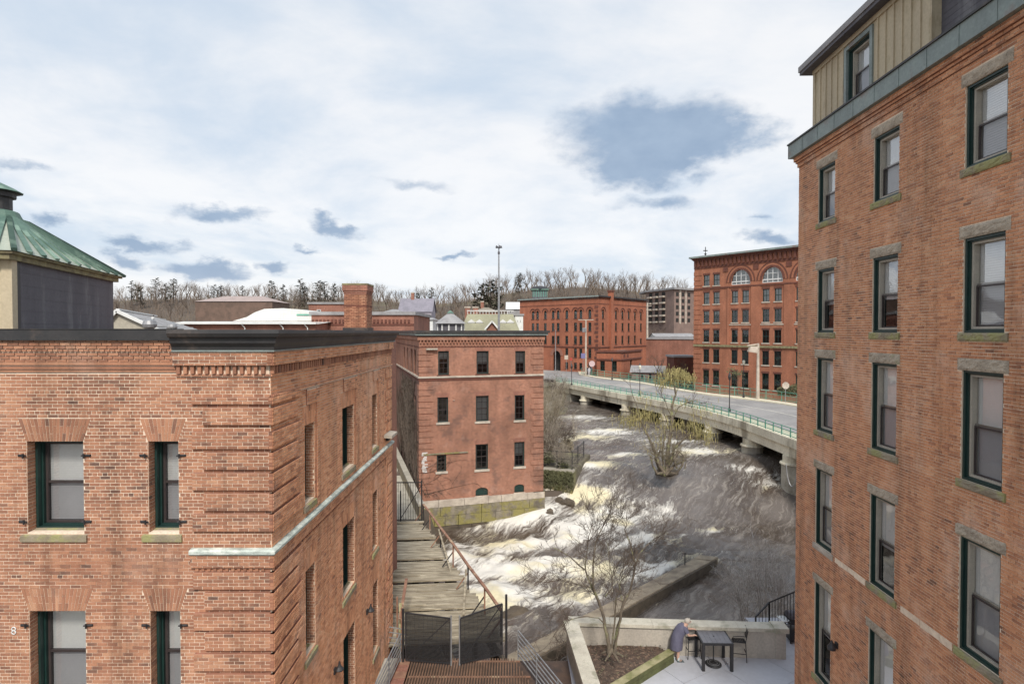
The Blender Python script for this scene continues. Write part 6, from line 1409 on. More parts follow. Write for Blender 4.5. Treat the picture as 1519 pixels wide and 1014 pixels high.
# ------------------------------------------------------------------ trees
def tree_mesh(name, seed, H, nlev=4, spread=.55, r0=None, n0=3, mats=None, twigs=2, sides=4, upward=.35, trunk=.28, lean=0.0, crook=.12, multi=1, leafsize=0, leafn=0, droop=0.0, lenf=(.62, .82)):
    r = random.Random(seed); tr, cr, lf = MB(), MB(), MB()
    def grow(p, d, l, rad, lev):
        n = 4 if lev < 2 else 3; pts = [p]; q = p; dd = d
        for k in range(n):
            dd = (dd+Vector((r.gauss(0, crook), r.gauss(0, crook), r.gauss(0, crook*.6)+upward*.12-droop*(lev > 1)*.3))).normalized(); q = q+dd*l/n; pts.append(q)
        rr = [rad*(1-.45*k/n) for k in range(n+1)]
        (tr if lev == 0 else cr).tube(pts, rr, sides+2 if lev == 0 else (sides if lev < 3 else 3), False)
        if lev >= nlev:
            for _ in range(leafn):
                c = pts[r.randint(1, n)]+Vector((r.gauss(0, leafsize*1.6), r.gauss(0, leafsize*1.6), r.gauss(0, leafsize*1.6)-(r.random()*leafsize*3*droop))); a = Vector((r.gauss(0, 1), r.gauss(0, 1), r.gauss(0, 1))).normalized()*leafsize*r.uniform(.5, 1.2); b = a.orthogonal().normalized()*leafsize*r.uniform(.3, .7)
                lf.poly([c-a-b, c+a-b*.4, c+a*.7+b, c-a*.6+b])
            return
        nb = n0 if lev == 0 else r.choice((2, 3, 3)) if lev < nlev-1 else twigs+1
        for k in range(nb):
            t = .35+.65*(k+1)/nb if lev else .55+.45*(k+1)/nb; i = min(n-1, int(t*n)); s_ = pts[i].lerp(pts[i+1], min(1, t*n-i)); az_ = r.uniform(0, 6.28); sp = spread*r.uniform(.6, 1.3)
            ax = dd.orthogonal().normalized(); ax = ax*math.cos(az_)+dd.cross(ax)*math.sin(az_); nd = (dd*math.cos(sp)+ax*math.sin(sp)+Vector((0, 0, upward*.4))).normalized()
            grow(s_, nd, l*r.uniform(*lenf), rad*.5*r.uniform(.8, 1.1), lev+1)
    for m_ in range(multi):
        a = r.uniform(0, 6.28); dv = Vector((math.cos(a)*(.25 if multi > 1 else lean), math.sin(a)*(.25 if multi > 1 else 0), 1)).normalized()
        grow(Vector((math.cos(a)*.1*(multi > 1), math.sin(a)*.1*(multi > 1), -.2)), dv, H*trunk, r0 or H*.018, 0)
    return tr, cr, lf
TREES = {}
def tree_protos(kind, n, fn):
    TREES[kind] = []
    for k in range(n):
        tr, cr, lf, mt, ml_ = fn(k); c = MB(); c.v = list(cr.v); c.f = list(cr.f); c.mi = [0]*len(cr.f)
        i = len(c.v); c.v += lf.v; c.f += [tuple(i+x for x in f) for f in lf.f]; c.mi += [1]*len(lf.f)
        TREES[kind].append((mesh_of('trunk', tr.v, tr.f, mt, uv=False), mesh_of('crown', c.v, c.f, [mt, ml_ or mt], c.mi, uv=False)))
def conifer(seed, H):
    r = random.Random(seed); tr, lf = MB(), MB(); tr.tube([(0, 0, -.3), (0, 0, H*.5), (0, 0, H)], [H*.018, H*.012, .02], 6, False)
    for b_ in range(34):
        z = H*(.22+.76*(b_/34)); a = r.uniform(0, 6.28); L_ = H*.24*(1-(z/H))**.55*r.uniform(.45, 1.25)+.3; o_ = Vector((math.cos(a), math.sin(a), r.uniform(.0, .35))).normalized(); p0 = Vector((0, 0, z)); tr.tube([p0, p0+o_*L_], [.07, .02], 3, False)
        for k in range(16):
            c = p0+o_*L_*r.uniform(.35, 1.05)+Vector((r.gauss(0, .16), r.gauss(0, .16), r.gauss(0, .10)))*L_; e_ = Vector((r.gauss(0, 1), r.gauss(0, 1), r.gauss(0, .35))).normalized()*H*.032*r.uniform(.6, 1.3); q = e_.cross(Vector((0, 0, 1))).normalized()*H*.014
            lf.poly([c-e_, c+q, c+e_, c-q])
    return tr, MB(), lf
tree_protos('bare', 6, lambda k: tree_mesh('t', 100+k, 12, 4, .52, r0=.26, sides=3, twigs=4, n0=4, upward=.5)+(M_hillbark if k % 3 else M_hillbark2, None))
tree_protos('pine', 3, lambda k: conifer(200+k, 12)+(M_hillbark, M_pine))
def place_tree(kind, k, x, y, z, s_, label, group, cat='tree', name='bare_tree', rz=0, loc=None):
    M = Matrix.Translation((x, y, z)) @ Matrix.Rotation(rz, 4, 'Z') @ Matrix.Diagonal((s_[0], s_[0], s_[1], 1))
    t = bpy.data.objects.new(name, None); link(t, None, M); tag(t, label, cat, group); t.empty_display_size = .5
    a, b = TREES[kind][k]
    for nm, me in (('trunk', a), ('crown', b)):
        o = bpy.data.objects.new(nm, me); COL.objects.link(o); o.parent = t; WM[o.name] = M
    return t
r = random.Random(77); cnt = 0; hz1 = lambda x, y: float(hillz(np.array([x]), np.array([y]))[0])
for i in range(285):                                         # the trees along and just below the ridge
    px = 172+(1020-172)*((i+r.random())/285); Y = r.uniform(285, 360) if i % 3 else r.uniform(225, 290)
    x = (px-CX)/F*Y; s_ = r.uniform(1.0, 1.5)*(1.1 if 690 < px < 960 else .98)
    place_tree('bare', r.randrange(6), x, Y, hz1(x, Y)-.3, (s_*1.05, s_), 'bare grey-brown winter tree on the wooded hillside behind the town', 'bare trees on the far hillside', rz=r.uniform(0, 6.28))
for i, (px, Y, s_) in enumerate([(196, 300, 1.15), (209, 290, 1.0), (232, 310, 1.2), (246, 300, 1.05), (258, 315, 1.15), (318, 300, 1.0), (329, 300, .95), (404, 300, 1.2), (420, 290, 1.1), (446, 300, 1.25), (452, 285, 1.1), (472, 290, 1.3), (482, 300, 1.15), (496, 295, 1.1), (538, 280, 1.1),
                                 (708, 235, 1.45), (718, 228, 1.75), (728, 232, 1.85), (737, 236, 1.6), (618, 270, 1.1), (770, 290, 1.2), (796, 250, 1.0), (360, 310, .9), (640, 300, 1.0)]):
    x = (px-CX)/F*Y; big = 15 <= i < 19
    lab, grp = [(c, g_) for t0, t1, c, g_ in ((190, 262, 'dark evergreen in the small row just right of the rooftop penthouse', 'evergreens right of the penthouse'), (300, 365, 'dark evergreen on the skyline above the hip-roofed hillside building', 'evergreens above the hillside building'), (400, 500, 'dark evergreen on the skyline left of the square chimney', 'evergreens left of the chimney'),
        (530, 560, 'lone dark evergreen just right of the square chimney', None), (600, 625, 'dark evergreen behind the lilac-grey house', None), (635, 645, 'dark evergreen right of the lilac-grey house', None), (705, 740, 'tall dark evergreen in the dense clump around the siren pole', 'evergreen clump by the siren pole'), (765, 775, 'dark evergreen between siren pole and roof cupola', None), (790, 800, 'dark evergreen rising behind the roof cupola', None)) if t0 <= px <= t1][0]
    place_tree('pine', i % 3, x, Y, hz1(x, Y)-.3, (s_*1.3, s_), lab, grp, name='evergreen_tree', rz=r.uniform(0, 6.28))
for i in range(110):                                          # nearer bare trees among the roofs and below the wood
    px = r.uniform(172, 640) if i % 5 < 3 else (r.uniform(285, 405) if i % 5 == 3 else r.uniform(940, 1026)); Y = r.uniform(168, 196) if i % 5 == 3 else r.uniform(165, 225); x = (px-CX)/F*Y; s_ = r.uniform(.75, 1.15)*(1.35 if i % 5 == 3 else 1)
    place_tree('bare', r.randrange(6), x, Y, hz1(x, Y)-.3, (s_*1.1, s_), 'bare brown tree standing low on the slope among the town roofs', 'bare trees on the lower slope', rz=r.uniform(0, 6.28))
# undergrowth and massed twigs of the wood
mb = MB()
for k in range(16000):
    Y = r.uniform(175, 380); x = r.uniform(-.72, .36)*Y; z = hz1(x, Y) if k % 3 == 0 else None
    if z is None: mb_last = (x, Y)
    z = float(hz1(x, Y)); h = r.uniform(1.5, 5.5)*(.6 if Y < 220 else 1); w_ = r.uniform(.03, .10); dx, dy = r.gauss(0, .35)*h, r.gauss(0, .35)*h
    mb.poly([(x-w_, Y, z), (x+w_, Y, z), (x+dx, Y+dy, z+h)])
    if k % 2: mb.poly([(x+dx*.4-w_*.6, Y+dy*.4, z+h*.4), (x+dx*.4+w_*.6, Y+dy*.4, z+h*.4), (x+dx*.4+r.gauss(0, .5)*h*.6, Y, z+h*.8)])
tag(mb.build('undergrowth', M_hillbark2), 'dense leafless undergrowth covering the far hillside', 'undergrowth', kind='stuff')
# ------------------------------------------------------------------ trees and bushes close by
def tree_obj(name, label, loc, tr, cr, lf, mt, mtw=None, mlf=None, cat='tree', group=None, s_=1.0, rz=0, kindc=None):
    M = Matrix.Translation(loc) @ Matrix.Rotation(rz, 4, 'Z') @ Matrix.Scale(s_, 4)
    t = bpy.data.objects.new(name, None); link(t, None, M); tag(t, label, cat, group)
    for nm, m, mm in (('trunk', tr, mt), ('crown', cr, mtw or mt), ('leaves', lf, mlf)):
        if m and m.f:
            o = bpy.data.objects.new(nm, mesh_of(nm, m.v, m.f, mm, uv=False)); COL.objects.link(o); o.parent = t; WM[o.name] = M
            if nm == 'leaves': o['kind'] = 'stuff'
    return t
# the multi-stemmed planter tree, following its photographed stems
def limb_tree(stems, seed, depthf, twig_r=.006):
    r = random.Random(seed); tr, cr = MB(), MB()
    def twig(p, d, l, rad, lev):
        pts = [p]; q = p; dd = d
        for k in range(4): dd = (dd+Vector((r.gauss(0, .16), r.gauss(0, .16), r.gauss(0, .12)+.06))).normalized(); q = q+dd*l/4; pts.append(q)
        cr.tube(pts, [rad*(1-.6*k/4) for k in range(5)], 3 if lev > 1 else 4, False)
        if lev < 4:
            for k in range(3 if lev < 3 else 2):
                t = r.uniform(.25, 1); i = min(3, int(t*4)); a = dd.orthogonal().normalized(); az_ = r.uniform(0, 6.28); a = a*math.cos(az_)+dd.cross(a)*math.sin(az_); sp = r.uniform(.35, .8)
                twig(pts[i].lerp(pts[i+1], t*4-i), (dd*math.cos(sp)+a*math.sin(sp)).normalized(), l*r.uniform(.45, .75), max(twig_r*.7, rad*.55), lev+1)
    for pts, r0, r1, nt in stems:
        P_ = [depthf(*q) for q in pts]; P2 = []
        for a, b in zip(P_, P_[1:]):
            for k in range(3): P2.append(a.lerp(b, k/3)+Vector((r.gauss(0, .015), r.gauss(0, .02), 0)))
        P2.append(P_[-1]); n = len(P2); tr.tube(P2, [r0+(r1-r0)*(k/(n-1))**.7 for k in range(n)], 7, False)
        for k in range(nt):
            t = r.uniform(.35, 1) if k else 1.0; i = min(n-2, int(t*(n-1))); d = (P2[i+1]-P2[i]).normalized(); a = Vector((r.gauss(0, 1), r.gauss(0, 1), r.gauss(0, .6))).normalized()
            if a.dot(d) < 0: a = -a
            twig(P2[i], (d*.75+a*.75).normalized(), r.uniform(.55, 1.35), max(twig_r, r1*.55), 1)
    return tr, cr
Yt = 19.9
def dt(px, py, dy=0.0): return P(px, py, Yt+dy)
base_t = dt(908, 968)
stems = [([(904, 968, 0), (900, 940, 0), (893, 905, .05), (880, 872, .1), (868, 845, .2), (845, 825, .3), (822, 812, .4)], .085, .012, 8),
         ([(893, 905, .05), (880, 868, -.1), (879, 835, -.2), (884, 805, -.2), (893, 782, -.3), (900, 768, -.3)], .05, .010, 9),
         ([(912, 968, 0), (916, 930, .1), (925, 895, .2), (936, 868, .2), (942, 835, .3), (934, 805, .35), (927, 785, .4), (930, 765, .4)], .07, .010, 9),
         ([(942, 838, .3), (950, 820, .5), (963, 805, .7), (975, 795, .8)], .03, .010, 7),
         ([(908, 968, .1), (912, 925, .3), (914, 890, .5), (920, 862, .6), (935, 850, .6)], .045, .010, 7),
         ([(898, 885, 0), (908, 872, .3), (908, 850, .4), (902, 825, .5), (900, 800, .5)], .03, .008, 7),
         ([(880, 872, .1), (862, 868, -.2), (845, 862, -.5), (825, 858, -.8)], .02, .007, 6),
         ([(899, 925, 0), (888, 916, -.2), (872, 914, -.4), (852, 917, -.6), (838, 922, -.8), (826, 934, -1)], .025, .006, 3),
         ([(910, 968, -.1), (920, 925, -.2), (923, 893, -.3), (918, 862, -.4), (925, 840, -.5)], .035, .008, 6),
         ([(868, 845, .2), (870, 820, .1), (873, 795, 0), (880, 775, 0)], .025, .008, 6)]
tr, cr = limb_tree([(a, b, c, d+5) for a, b, c, d in stems], 9, dt, .009)
t = thing('bare_planter_tree', 'multi-stemmed bare tree growing from the mulch in the patio planter', 'tree', base_t); tr.build('trunk', M_bark, t, smooth=True); cr.build('crown', M_twig, t)
for k in range(5):
    a = k*1.3; MB().tube([base_t+Vector((0, 0, .12)), base_t+Vector((math.cos(a)*.18, math.sin(a)*.18, .0)), base_t+Vector((math.cos(a)*.4, math.sin(a)*.4, -.12))], [.07, .05, .02], 5).build('root', M_bark, t)
# willow leaning over the rapids on a clump of roots
Yw = 47.0
wv = lambda px, py, dy=0.0: P(px, py, Yw+dy)
wst = [([(988, 705, 0), (978, 690, 0), (972, 672, .2), (965, 655, .3), (955, 632, .5), (948, 618, .6)], .20, .06, 4),
       ([(990, 700, 0), (990, 680, .2), (993, 650, .4), (997, 625, .6), (997, 600, .8), (1002, 585, .9), (1000, 566, 1), (992, 555, 1)], .22, .04, 4),
       ([(993, 690, 0), (1000, 665, -.3), (1010, 655, -.5), (1022, 643, -.7), (1035, 638, -.8)], .15, .04, 3),
       ([(985, 700, 0), (982, 670, .5), (986, 648, .8), (990, 630, 1), (985, 612, 1)], .10, .03, 3),
       ([(997, 622, .6), (1006, 604, .5), (1020, 596, .4), (1036, 592, .3)], .06, .02, 3), ([(997, 622, .6), (990, 605, .7), (986, 590, .8)], .05, .02, 3),
       ([(948, 618, .6), (944, 600, .7), (936, 580, .8), (934, 560, .8)], .05, .015, 2), ([(1030, 640, -.8), (1030, 615, -.6), (1025, 600, -.5)], .04, .02, 3)]
tr, cr = limb_tree(wst, 15, wv, .014)
lf = MB(); r = random.Random(44)
for (cx_, cy_, rx_, ry_, n_, dd) in [(1001, 555, 22, 12, 900, 1), (985, 563, 14, 12, 380, 1), (1020, 560, 14, 10, 300, 1), (937, 622, 22, 13, 620, .6), (955, 612, 16, 10, 300, .6), (1035, 637, 20, 14, 620, -.6), (1052, 645, 10, 14, 250, -.7), (1000, 628, 28, 9, 340, .5), (975, 618, 16, 9, 180, .6),
                                 (1045, 610, 20, 14, 150, .2), (1015, 595, 22, 12, 140, .5), (975, 648, 22, 18, 190, .4), (960, 590, 22, 10, 110, .7)]:
    for k in range(int(n_*.68)):
        c = wv(cx_+r.gauss(0, .52)*rx_, cy_+r.gauss(0, .5)*ry_, dd+r.gauss(0, .7)); L_ = r.uniform(.10, .42); w_ = r.uniform(.012, .03); az_ = r.uniform(0, 3.14); x = Vector((math.cos(az_), math.sin(az_), 0))*w_; sway = Vector((r.gauss(0, .06), r.gauss(0, .06), 0))
        lf.poly([c-x, c+x, c+x*.6+sway-Vector((0, 0, L_)), c-x*.6+sway-Vector((0, 0, L_))])
t = thing('willow_tree', 'leaning willow with yellow-green hanging catkins rooted in the middle of the rapids', 'tree', wv(988, 706)); tr.build('trunk', M_bark, t, smooth=True); cr.build('crown', M_twig, t); lf.build('leaves', M_willow, t, kind='stuff')
m = MB()
for pts in ([(985, 700, 0), (975, 702, -.2), (968, 690, -.3), (965, 675, -.2)], [(990, 700, 0), (1003, 702, -.4), (1012, 690, -.6), (1014, 676, -.6), (1006, 668, -.6), (995, 672, -.5)], [(1006, 670, -.5), (1000, 680, -.6), (1004, 695, -.6)], [(980, 700, .3), (972, 680, .4), (980, 668, .5)], [(988, 704, -.2), (1000, 690, -.3), (1018, 682, -.5), (1016, 695, -.5)]):
    m.tube([wv(*q) for q in pts], [.13, .11, .09, .07, .05, .04][:len(pts)], 6, False)
m.build('root', M_bark, t)
tr, cr = limb_tree([([(990+r.uniform(-18, 20), 700+r.uniform(-8, 6), r.uniform(-.6, .6)), (988+r.uniform(-24, 30), 672+r.uniform(-10, 8), r.uniform(-.6, .6))], .03, .015, 7) for k in range(10)], 22, wv, .012)
cr.build('tangled_suckers', M_brush, t)
# rocks: small rugged blocks
def rock(loc, s_, seed, label, mat=None, group=None):
    r = random.Random(seed); me = bpy.data.meshes.new('rock'); 
    import bmesh
    bm = bmesh.new(); bmesh.ops.create_icosphere(bm, subdivisions=2, radius=1)
    for v in bm.verts:
        f = 1+.35*math.sin(v.co.x*3+seed)*math.cos(v.co.y*2.7+seed*2)+r.uniform(-.09, .09); v.co = Vector((v.co.x*s_[0]*f, v.co.y*s_[1]*f, v.co.z*s_[2]*f))
    bm.to_mesh(me); bm.free(); me.materials.append(mat or M_woodd); o = bpy.data.objects.new('rock', me); link(o, None, Matrix.Translation(loc)); return tag(o, label, 'rock', group)
def wz(px, py, z): q = PZ(px, py, z); return Vector((q.x, q.y, float(base_level(np.array([q.x]), np.array([q.y]))[0])))
for px, py, z, s_, lab in [(990, 706, -12.9, (1.0, .8, .5), 'dark rock heap under the willow roots'), (815, 757, -14.0, (.45, .4, .4), 'small wet black rock just off the mill foundation corner'), (832, 748, -14.0, (.5, .4, .35), 'wet black rock in the foam before the mossy river wall'), (755, 752, -14.2, (.9, .5, .4), 'low wet rock under the mill foundation'),
                        (760, 915, -15.0, (.9, .6, .45), 'dark wet rock breaking the water beside the deck railing'), (845, 745, -13.8, (.5, .4, .4), 'wet rock at the foot of the mossy river wall')]:
    rock(wz(px, py, z), s_, int(px), lab)
# brush on the left bank, below the bridge end
def shrub(name, label, x, y, z, H, seed, mat, n=14, leaves=None, group=None, spread=.5, cat='bush'):
    r = random.Random(seed); st = []
    for k in range(n):
        a = r.uniform(0, 6.28); d = r.uniform(.1, spread)*H; p0 = Vector((x+r.gauss(0, .12*H*.4), y+r.gauss(0, .12*H*.4), z-.2)); p1 = Vector((x+math.cos(a)*d*.6, y+math.sin(a)*d*.6, z+H*r.uniform(.35, .6))); p2 = Vector((x+math.cos(a)*d, y+math.sin(a)*d, z+H*r.uniform(.6, 1))); st.append(([(p0,), (p1,), (p2,)], .02+.004*H, .012, 4))
    tr, cr = limb_tree(st, seed, lambda p: p, .009); t = thing(name, label, cat, (x, y, z), group); c = MB(); tr.build('stem', mat, t); cr.build('twigs', mat, t)
    if leaves:
        lf = MB(); 
        for k in range(500):
            a = r.uniform(0, 6.28); q = r.random()**.5; c = Vector((x+math.cos(a)*q*spread*H, y+math.sin(a)*q*spread*H, z+H*r.uniform(.1, .9)*(1-.4*q))); e_ = Vector((r.gauss(0, 1), r.gauss(0, 1), r.gauss(0, 1))).normalized()*.1; b = e_.orthogonal().normalized()*.06; lf.poly([c-e_, c+b, c+e_, c-b])
        lf.build('leaves', leaves, t, kind='stuff')
    return t
for i, (x, y, H, lf_, lab) in enumerate([(3.2, 49.5, 1.3, M_bush, 'olive bush on the low river wall nearest the mill corner'), (4.3, 47.6, .9, M_bush, 'low olive bush hanging at the outer corner of the river wall'), (3.4, 55, 3.6, None, 'tall bare thicket standing above the river wall beside the mill'),
                                     (3.6, 62, 4.6, None, 'tall bare thicket midway along the left bank'), (5.6, 58, 1.5, M_brush, 'low dry bush at the water edge of the left bank'), (5.2, 70, 4.0, None, 'bare grey thicket nearer the bridge on the left bank'), (6.6, 82, 4.2, None, 'bare grey thicket under the end of the bridge'), (4.6, 76, 4.5, None, 'bare brown thicket on the slope left of the bridge end')]):
    shrub('bank_bush', lab, x, y, [-11.5, -11.6, -12.0, -12, -12.2, -11.5, -11, -10.5][i], H, 60+i, M_twigp if i % 2 else M_twig, 12, lf_)
tr, cr, lf = tree_mesh('t', 71, 5.2, 4, .55, sides=4, twigs=3, n0=4, upward=.4); tree_obj('bare_tree', 'small pale bare tree at the water edge below the bridge end', (6.9, 62.5, -12.1), tr, cr, None, M_twigp, cat='tree')
for i, (x, y, H) in enumerate([(3.0, 53, 3.4), (3.9, 66, 4.4), (4.6, 60, 2.6), (5.9, 74, 3.6), (7.2, 86, 3.8), (2.9, 57, 5.0)]): shrub('bank_bush', 'leafless grey-brown thicket in the tangle between mill corner and bridge end', x, y, -12 if i < 3 else -11, H, 160+i, M_brush if i % 2 else M_twigp, 13, None, 'thickets on the left bank')
m = MB(); r = random.Random(6)
for k in range(1500):
    u = r.uniform(0, LBW+.1); z = -11.5-abs(r.gauss(0, .75)); 
    if z < -13.9: continue
    c = frBW.p(u, .05+r.uniform(0, .22), z); e_ = Vector((r.gauss(0, .06), r.gauss(0, .04), -r.uniform(.06, .2))); b = Vector((r.uniform(.02, .06), r.gauss(0, .03), 0)); m.poly([c-b, c+b, c+b*.6+e_, c-b*.6+e_])
tag(m.build('hanging_moss', M_bush), 'mossy creeper hanging over the low river wall beside the mill', 'creeper', kind='stuff')
# soil slopes that carry them
for k, (pts, z) in enumerate([([(2.2, 51), (3.6, 51), (4.2, 54), (4.2, 58), (6.2, 62), (6.4, 70), (7.6, 82), (10, 96), (2, 96), (-3, 75), (-3, 52)], -12.0), ([(2.2, 60), (4.2, 66), (5.2, 74), (6.4, 84), (9, 97), (0, 97), (-4, 66)], -10.9)]):
    m = MB(); cx_ = sum(p[0] for p in pts)/len(pts); cy_ = sum(p[1] for p in pts)/len(pts); n = len(pts)
    lo = [(x+(x-cx_)*.12, y+(y-cy_)*.04) for x, y in pts]
    for i in range(n): a, b = i, (i+1) % n; m.poly([(lo[a][0], lo[a][1], -16.5), (lo[b][0], lo[b][1], -16.5), (pts[b][0], pts[b][1], z), (pts[a][0], pts[a][1], z)])
    m.poly([(x, y, z) for x, y in pts]); o = m.build('bank', M_soil); o['kind'] = 'structure'
m = MB(); r = random.Random(17)
for k in range(5200):
    Y = r.uniform(50.5, 100); xr = 3.6+max(0, (Y-58)*.062)+(Y > 84)*(Y-84)*.2; x = xr-abs(r.gauss(0, 1))*2.4-.1; z = -12.1 if Y < 60 else -11.0; h = r.uniform(.5, 2.3); w_ = r.uniform(.008, .025); a = Vector((r.gauss(0, .3)*h, r.gauss(0, .3)*h, h)); p0 = Vector((x, Y, z-.1)); m.poly([p0-Vector((w_, 0, 0)), p0+Vector((w_, 0, 0)), p0+a])
    if k % 2: q = p0+a*.5; m.poly([q-Vector((w_, 0, 0)), q+Vector((w_, 0, 0)), q+Vector((r.gauss(0, .5), r.gauss(0, .4), .5))*h*.4])
tag(m.build('bank_brush', M_brush), 'dry leafless brush covering the left river bank up to the bridge', 'brush', kind='stuff')
# pale saplings by the patio corner
for i, (x, y, H, lab) in enumerate([(11.6, 25.6, 4.2, 'tall pale leafless sapling nearest the right building'), (10.9, 26.0, 3.0, 'pale leaning sapling left of the taller one beside the right building'), (12.1, 25.2, 3.6, 'thin pale sapling rising just behind the black stair railing')]):
    r = random.Random(90+i); st = []
    for k in range(4): a = r.uniform(-.5, .5); p0 = Vector((x, y, -14.8)); p1 = Vector((x+a*.5, y+.2, -14.8+H*.5)); p2 = Vector((x+a*1.1, y+.3, -14.8+H)); st.append(([(p0,), (p1,), (p2,)], .04, .016, 8))
    tr, cr = limb_tree(st, 90+i, lambda p: p, .010); t = thing('pale_sapling', lab, 'tree', (x, y, -14.8), 'saplings by the patio corner'); tr.build('trunk', M_birch, t); cr.build('crown', M_birch, t)

# ------------------------------------------------------------------ patio furniture and the person
def bar_table():
    q = [pz(1036, 936, ZP+1.02), pz(1074, 936, ZP+1.02), pz(1083, 950, ZP+1.02), pz(1038, 950, ZP+1.02)]
    c = (q[0]+q[1]+q[2]+q[3])/4; t = thing('bar_table', 'tall square grey-topped outdoor table with thick black legs', 'table', (c.x, c.y, ZP))
    hw, hd = .56, .50; fr = Frame((c.x-hw, c.y-hd), (1, -.03)); z = ZP+1.0
    for k in range(6): MB().fbox(fr, .05+k*.172, .05+k*.172+.166, -2*hd+.04, -.04, z, z+.028).build('top_slat', M_tabtop, t)
    m = MB(); m.fbox(fr, 0, 2*hw, -.04, 0, z-.05, z+.034); m.fbox(fr, 0, 2*hw, -2*hd, -2*hd+.04, z-.05, z+.034); m.fbox(fr, 0, .048, -2*hd+.04, -.04, z-.05, z+.034); m.fbox(fr, 2*hw-.048, 2*hw, -2*hd+.04, -.04, z-.05, z+.034); m.build('apron', M_iron, t)
    for u in (0, 2*hw-.1):
        for n in (-.1, -2*hd): MB().fbox(fr, u, u+.1, n, n+.1, ZP, z-.05).build('leg', M_iron, t)
    MB().lathe(fr.p(hw, -hd, z+.029), [(.03, 0), (.03, .012)], 10).build('umbrella_hole_cap', M_iron, t)
    return t, c, fr, hw, hd
TB, tcn, tfr, hw, hd = bar_table()
b_ = tcn+Vector((.0, -.05, 0)); t = thing('umbrella_base', 'round black umbrella base with short pole under the bar table', 'umbrella base', (b_.x, b_.y, ZP))
MB().lathe((b_.x, b_.y, ZP), [(.29, 0), (.30, .02), (.27, .05), (.10, .075), (.05, .09)], 24).build('base_disc', M_iron, t)
for rr_ in (.14, .22): MB().tube([(b_.x+rr_*math.cos(a), b_.y+rr_*math.sin(a), ZP+.07) for a in [k*math.pi/9 for k in range(19)]], .008, 4).build('ring', M_galv, t)
MB().tube([(b_.x, b_.y, ZP+.08), (b_.x, b_.y, ZP+.97)], .024, 8).build('pole', M_iron, t)
def stool(c, rz, label, arm=True):
    t = thing('bar_stool', label, 'stool', (c[0], c[1], ZP), 'black slatted bar stools'); R = Matrix.Translation((c[0], c[1], ZP)) @ Matrix.Rotation(rz, 4, 'Z')
    def b(name, fn): m = MB(); fn(m); m.build(name, M_iron, t, R)
    hs = .23; zs = .74
    for sx_ in (-1, 1):
        for sy_ in (-1, 1):
            top = (zs, 1.18)[sy_ > 0]; b('leg', lambda m: m.tube([(sx_*(hs+.02), sy_*(hs+.03), 0), (sx_*(hs-.01), sy_*(hs-.01), zs)]+([(sx_*(hs-.01), hs+.07, top)] if sy_ > 0 else []), .017, 6))
    b('seat_frame', lambda m: ring_xy(m, -hs, hs, -hs, hs, .03, zs-.03, zs))
    for k in range(7): b('seat_slat', lambda m: m.box(-hs+.035, -hs+.035+k*.056, zs-.01, hs-.035, -hs+.035+k*.056+.044, zs+.006))
    for k in range(5): b('back_slat', lambda m: m.box(-hs+.01, hs+.015+k*.012, zs+.14+k*.062, hs-.01, hs+.03+k*.012, zs+.14+k*.062+.042))
    for zz, y in ((.28, -1), (.34, 1)): b('footrest', lambda m: m.bar((-hs, y*(hs+.01), zz), (hs, y*(hs+.01), zz), .022))
    for sx_ in (-1, 1):
        b('stretcher', lambda m: m.bar((sx_*hs, -hs, .30), (sx_*hs, hs, .30), .022))
        b('armrest', lambda m: m.tube([(sx_*hs, hs+.02, zs+.22), (sx_*(hs+.03), 0, zs+.24), (sx_*(hs+.02), -hs, zs+.20), (sx_*hs, -hs-.01, zs-.01)], .014, 6))
    return t
def ring_xy(m, x0, x1, y0, y1, t, z0, z1): m.box(x0, y0, z0, x1, y0+t, z1); m.box(x0, y1-t, z0, x1, y1, z1); m.box(x0, y0+t, z0, x0+t, y1-t, z1); m.box(x1-t, y0+t, z0, x1, y1-t, z1)
s1 = pz(1090, 978); stool((s1.x+.16, s1.y+.10), -1.75, 'black slatted bar stool with its back to the right building, right of the table')
s2 = pz(1026, 975); stool((s2.x+.06, s2.y+.15), 1.65, 'black slatted bar stool between the person and the table')
# the person: one skinned body, dress, hair and shoes as its own meshes
pb = pz(1006, 979); px_, py_ = pb.x-.02, pb.y+.02
def skin(name, verts, edges, radii, mat, parent, sub=1):
    me = bpy.data.meshes.new(name); me.from_pydata([tuple(v) for v in verts], edges, []); me.materials.append(mat); o = bpy.data.objects.new(name, me)
    link(o, parent, Matrix.Translation((px_, py_, ZP))); md = o.modifiers.new('skin', 'SKIN'); md.use_smooth_shade = True
    for i, rr_ in enumerate(radii):
        sv = me.skin_vertices[0].data[i]; sv.radius = rr_ if hasattr(rr_, '__len__') else (rr_, rr_); sv.use_root = i == 0
    sb = o.modifiers.new('sub', 'SUBSURF'); sb.levels = sub; sb.render_levels = sub; return o
PR = thing('person', 'older woman with silver hair in a slate-violet dress leaning towards the stool at the table', 'person', (px_, py_, ZP))
V = [(0, 0, .86), (.05, 0, 1.02), (.15, 0, 1.18), (.24, 0, 1.30), (.33, 0, 1.38), (.385, 0, 1.45), (.40, 0, 1.53),          # 0-6 pelvis .. head top
     (.02, -.10, .80), (.0, -.10, .46), (-.02, -.10, .10), (.02, -.10, .05), (.15, -.11, .03),                            # 7-11 right leg, foot
     (-.03, .10, .80), (-.10, .11, .46), (-.16, .11, .10), (-.12, .11, .05), (.0, .12, .03),                              # 12-16 left leg
     (.24, -.18, 1.28), (.34, -.23, 1.06), (.50, -.16, 1.02), (.57, -.14, 1.03),                                          # 17-20 near arm
     (.24, .18, 1.28), (.38, .22, 1.08), (.54, .12, 1.12), (.61, .10, 1.14)]                                              # 21-24 far arm
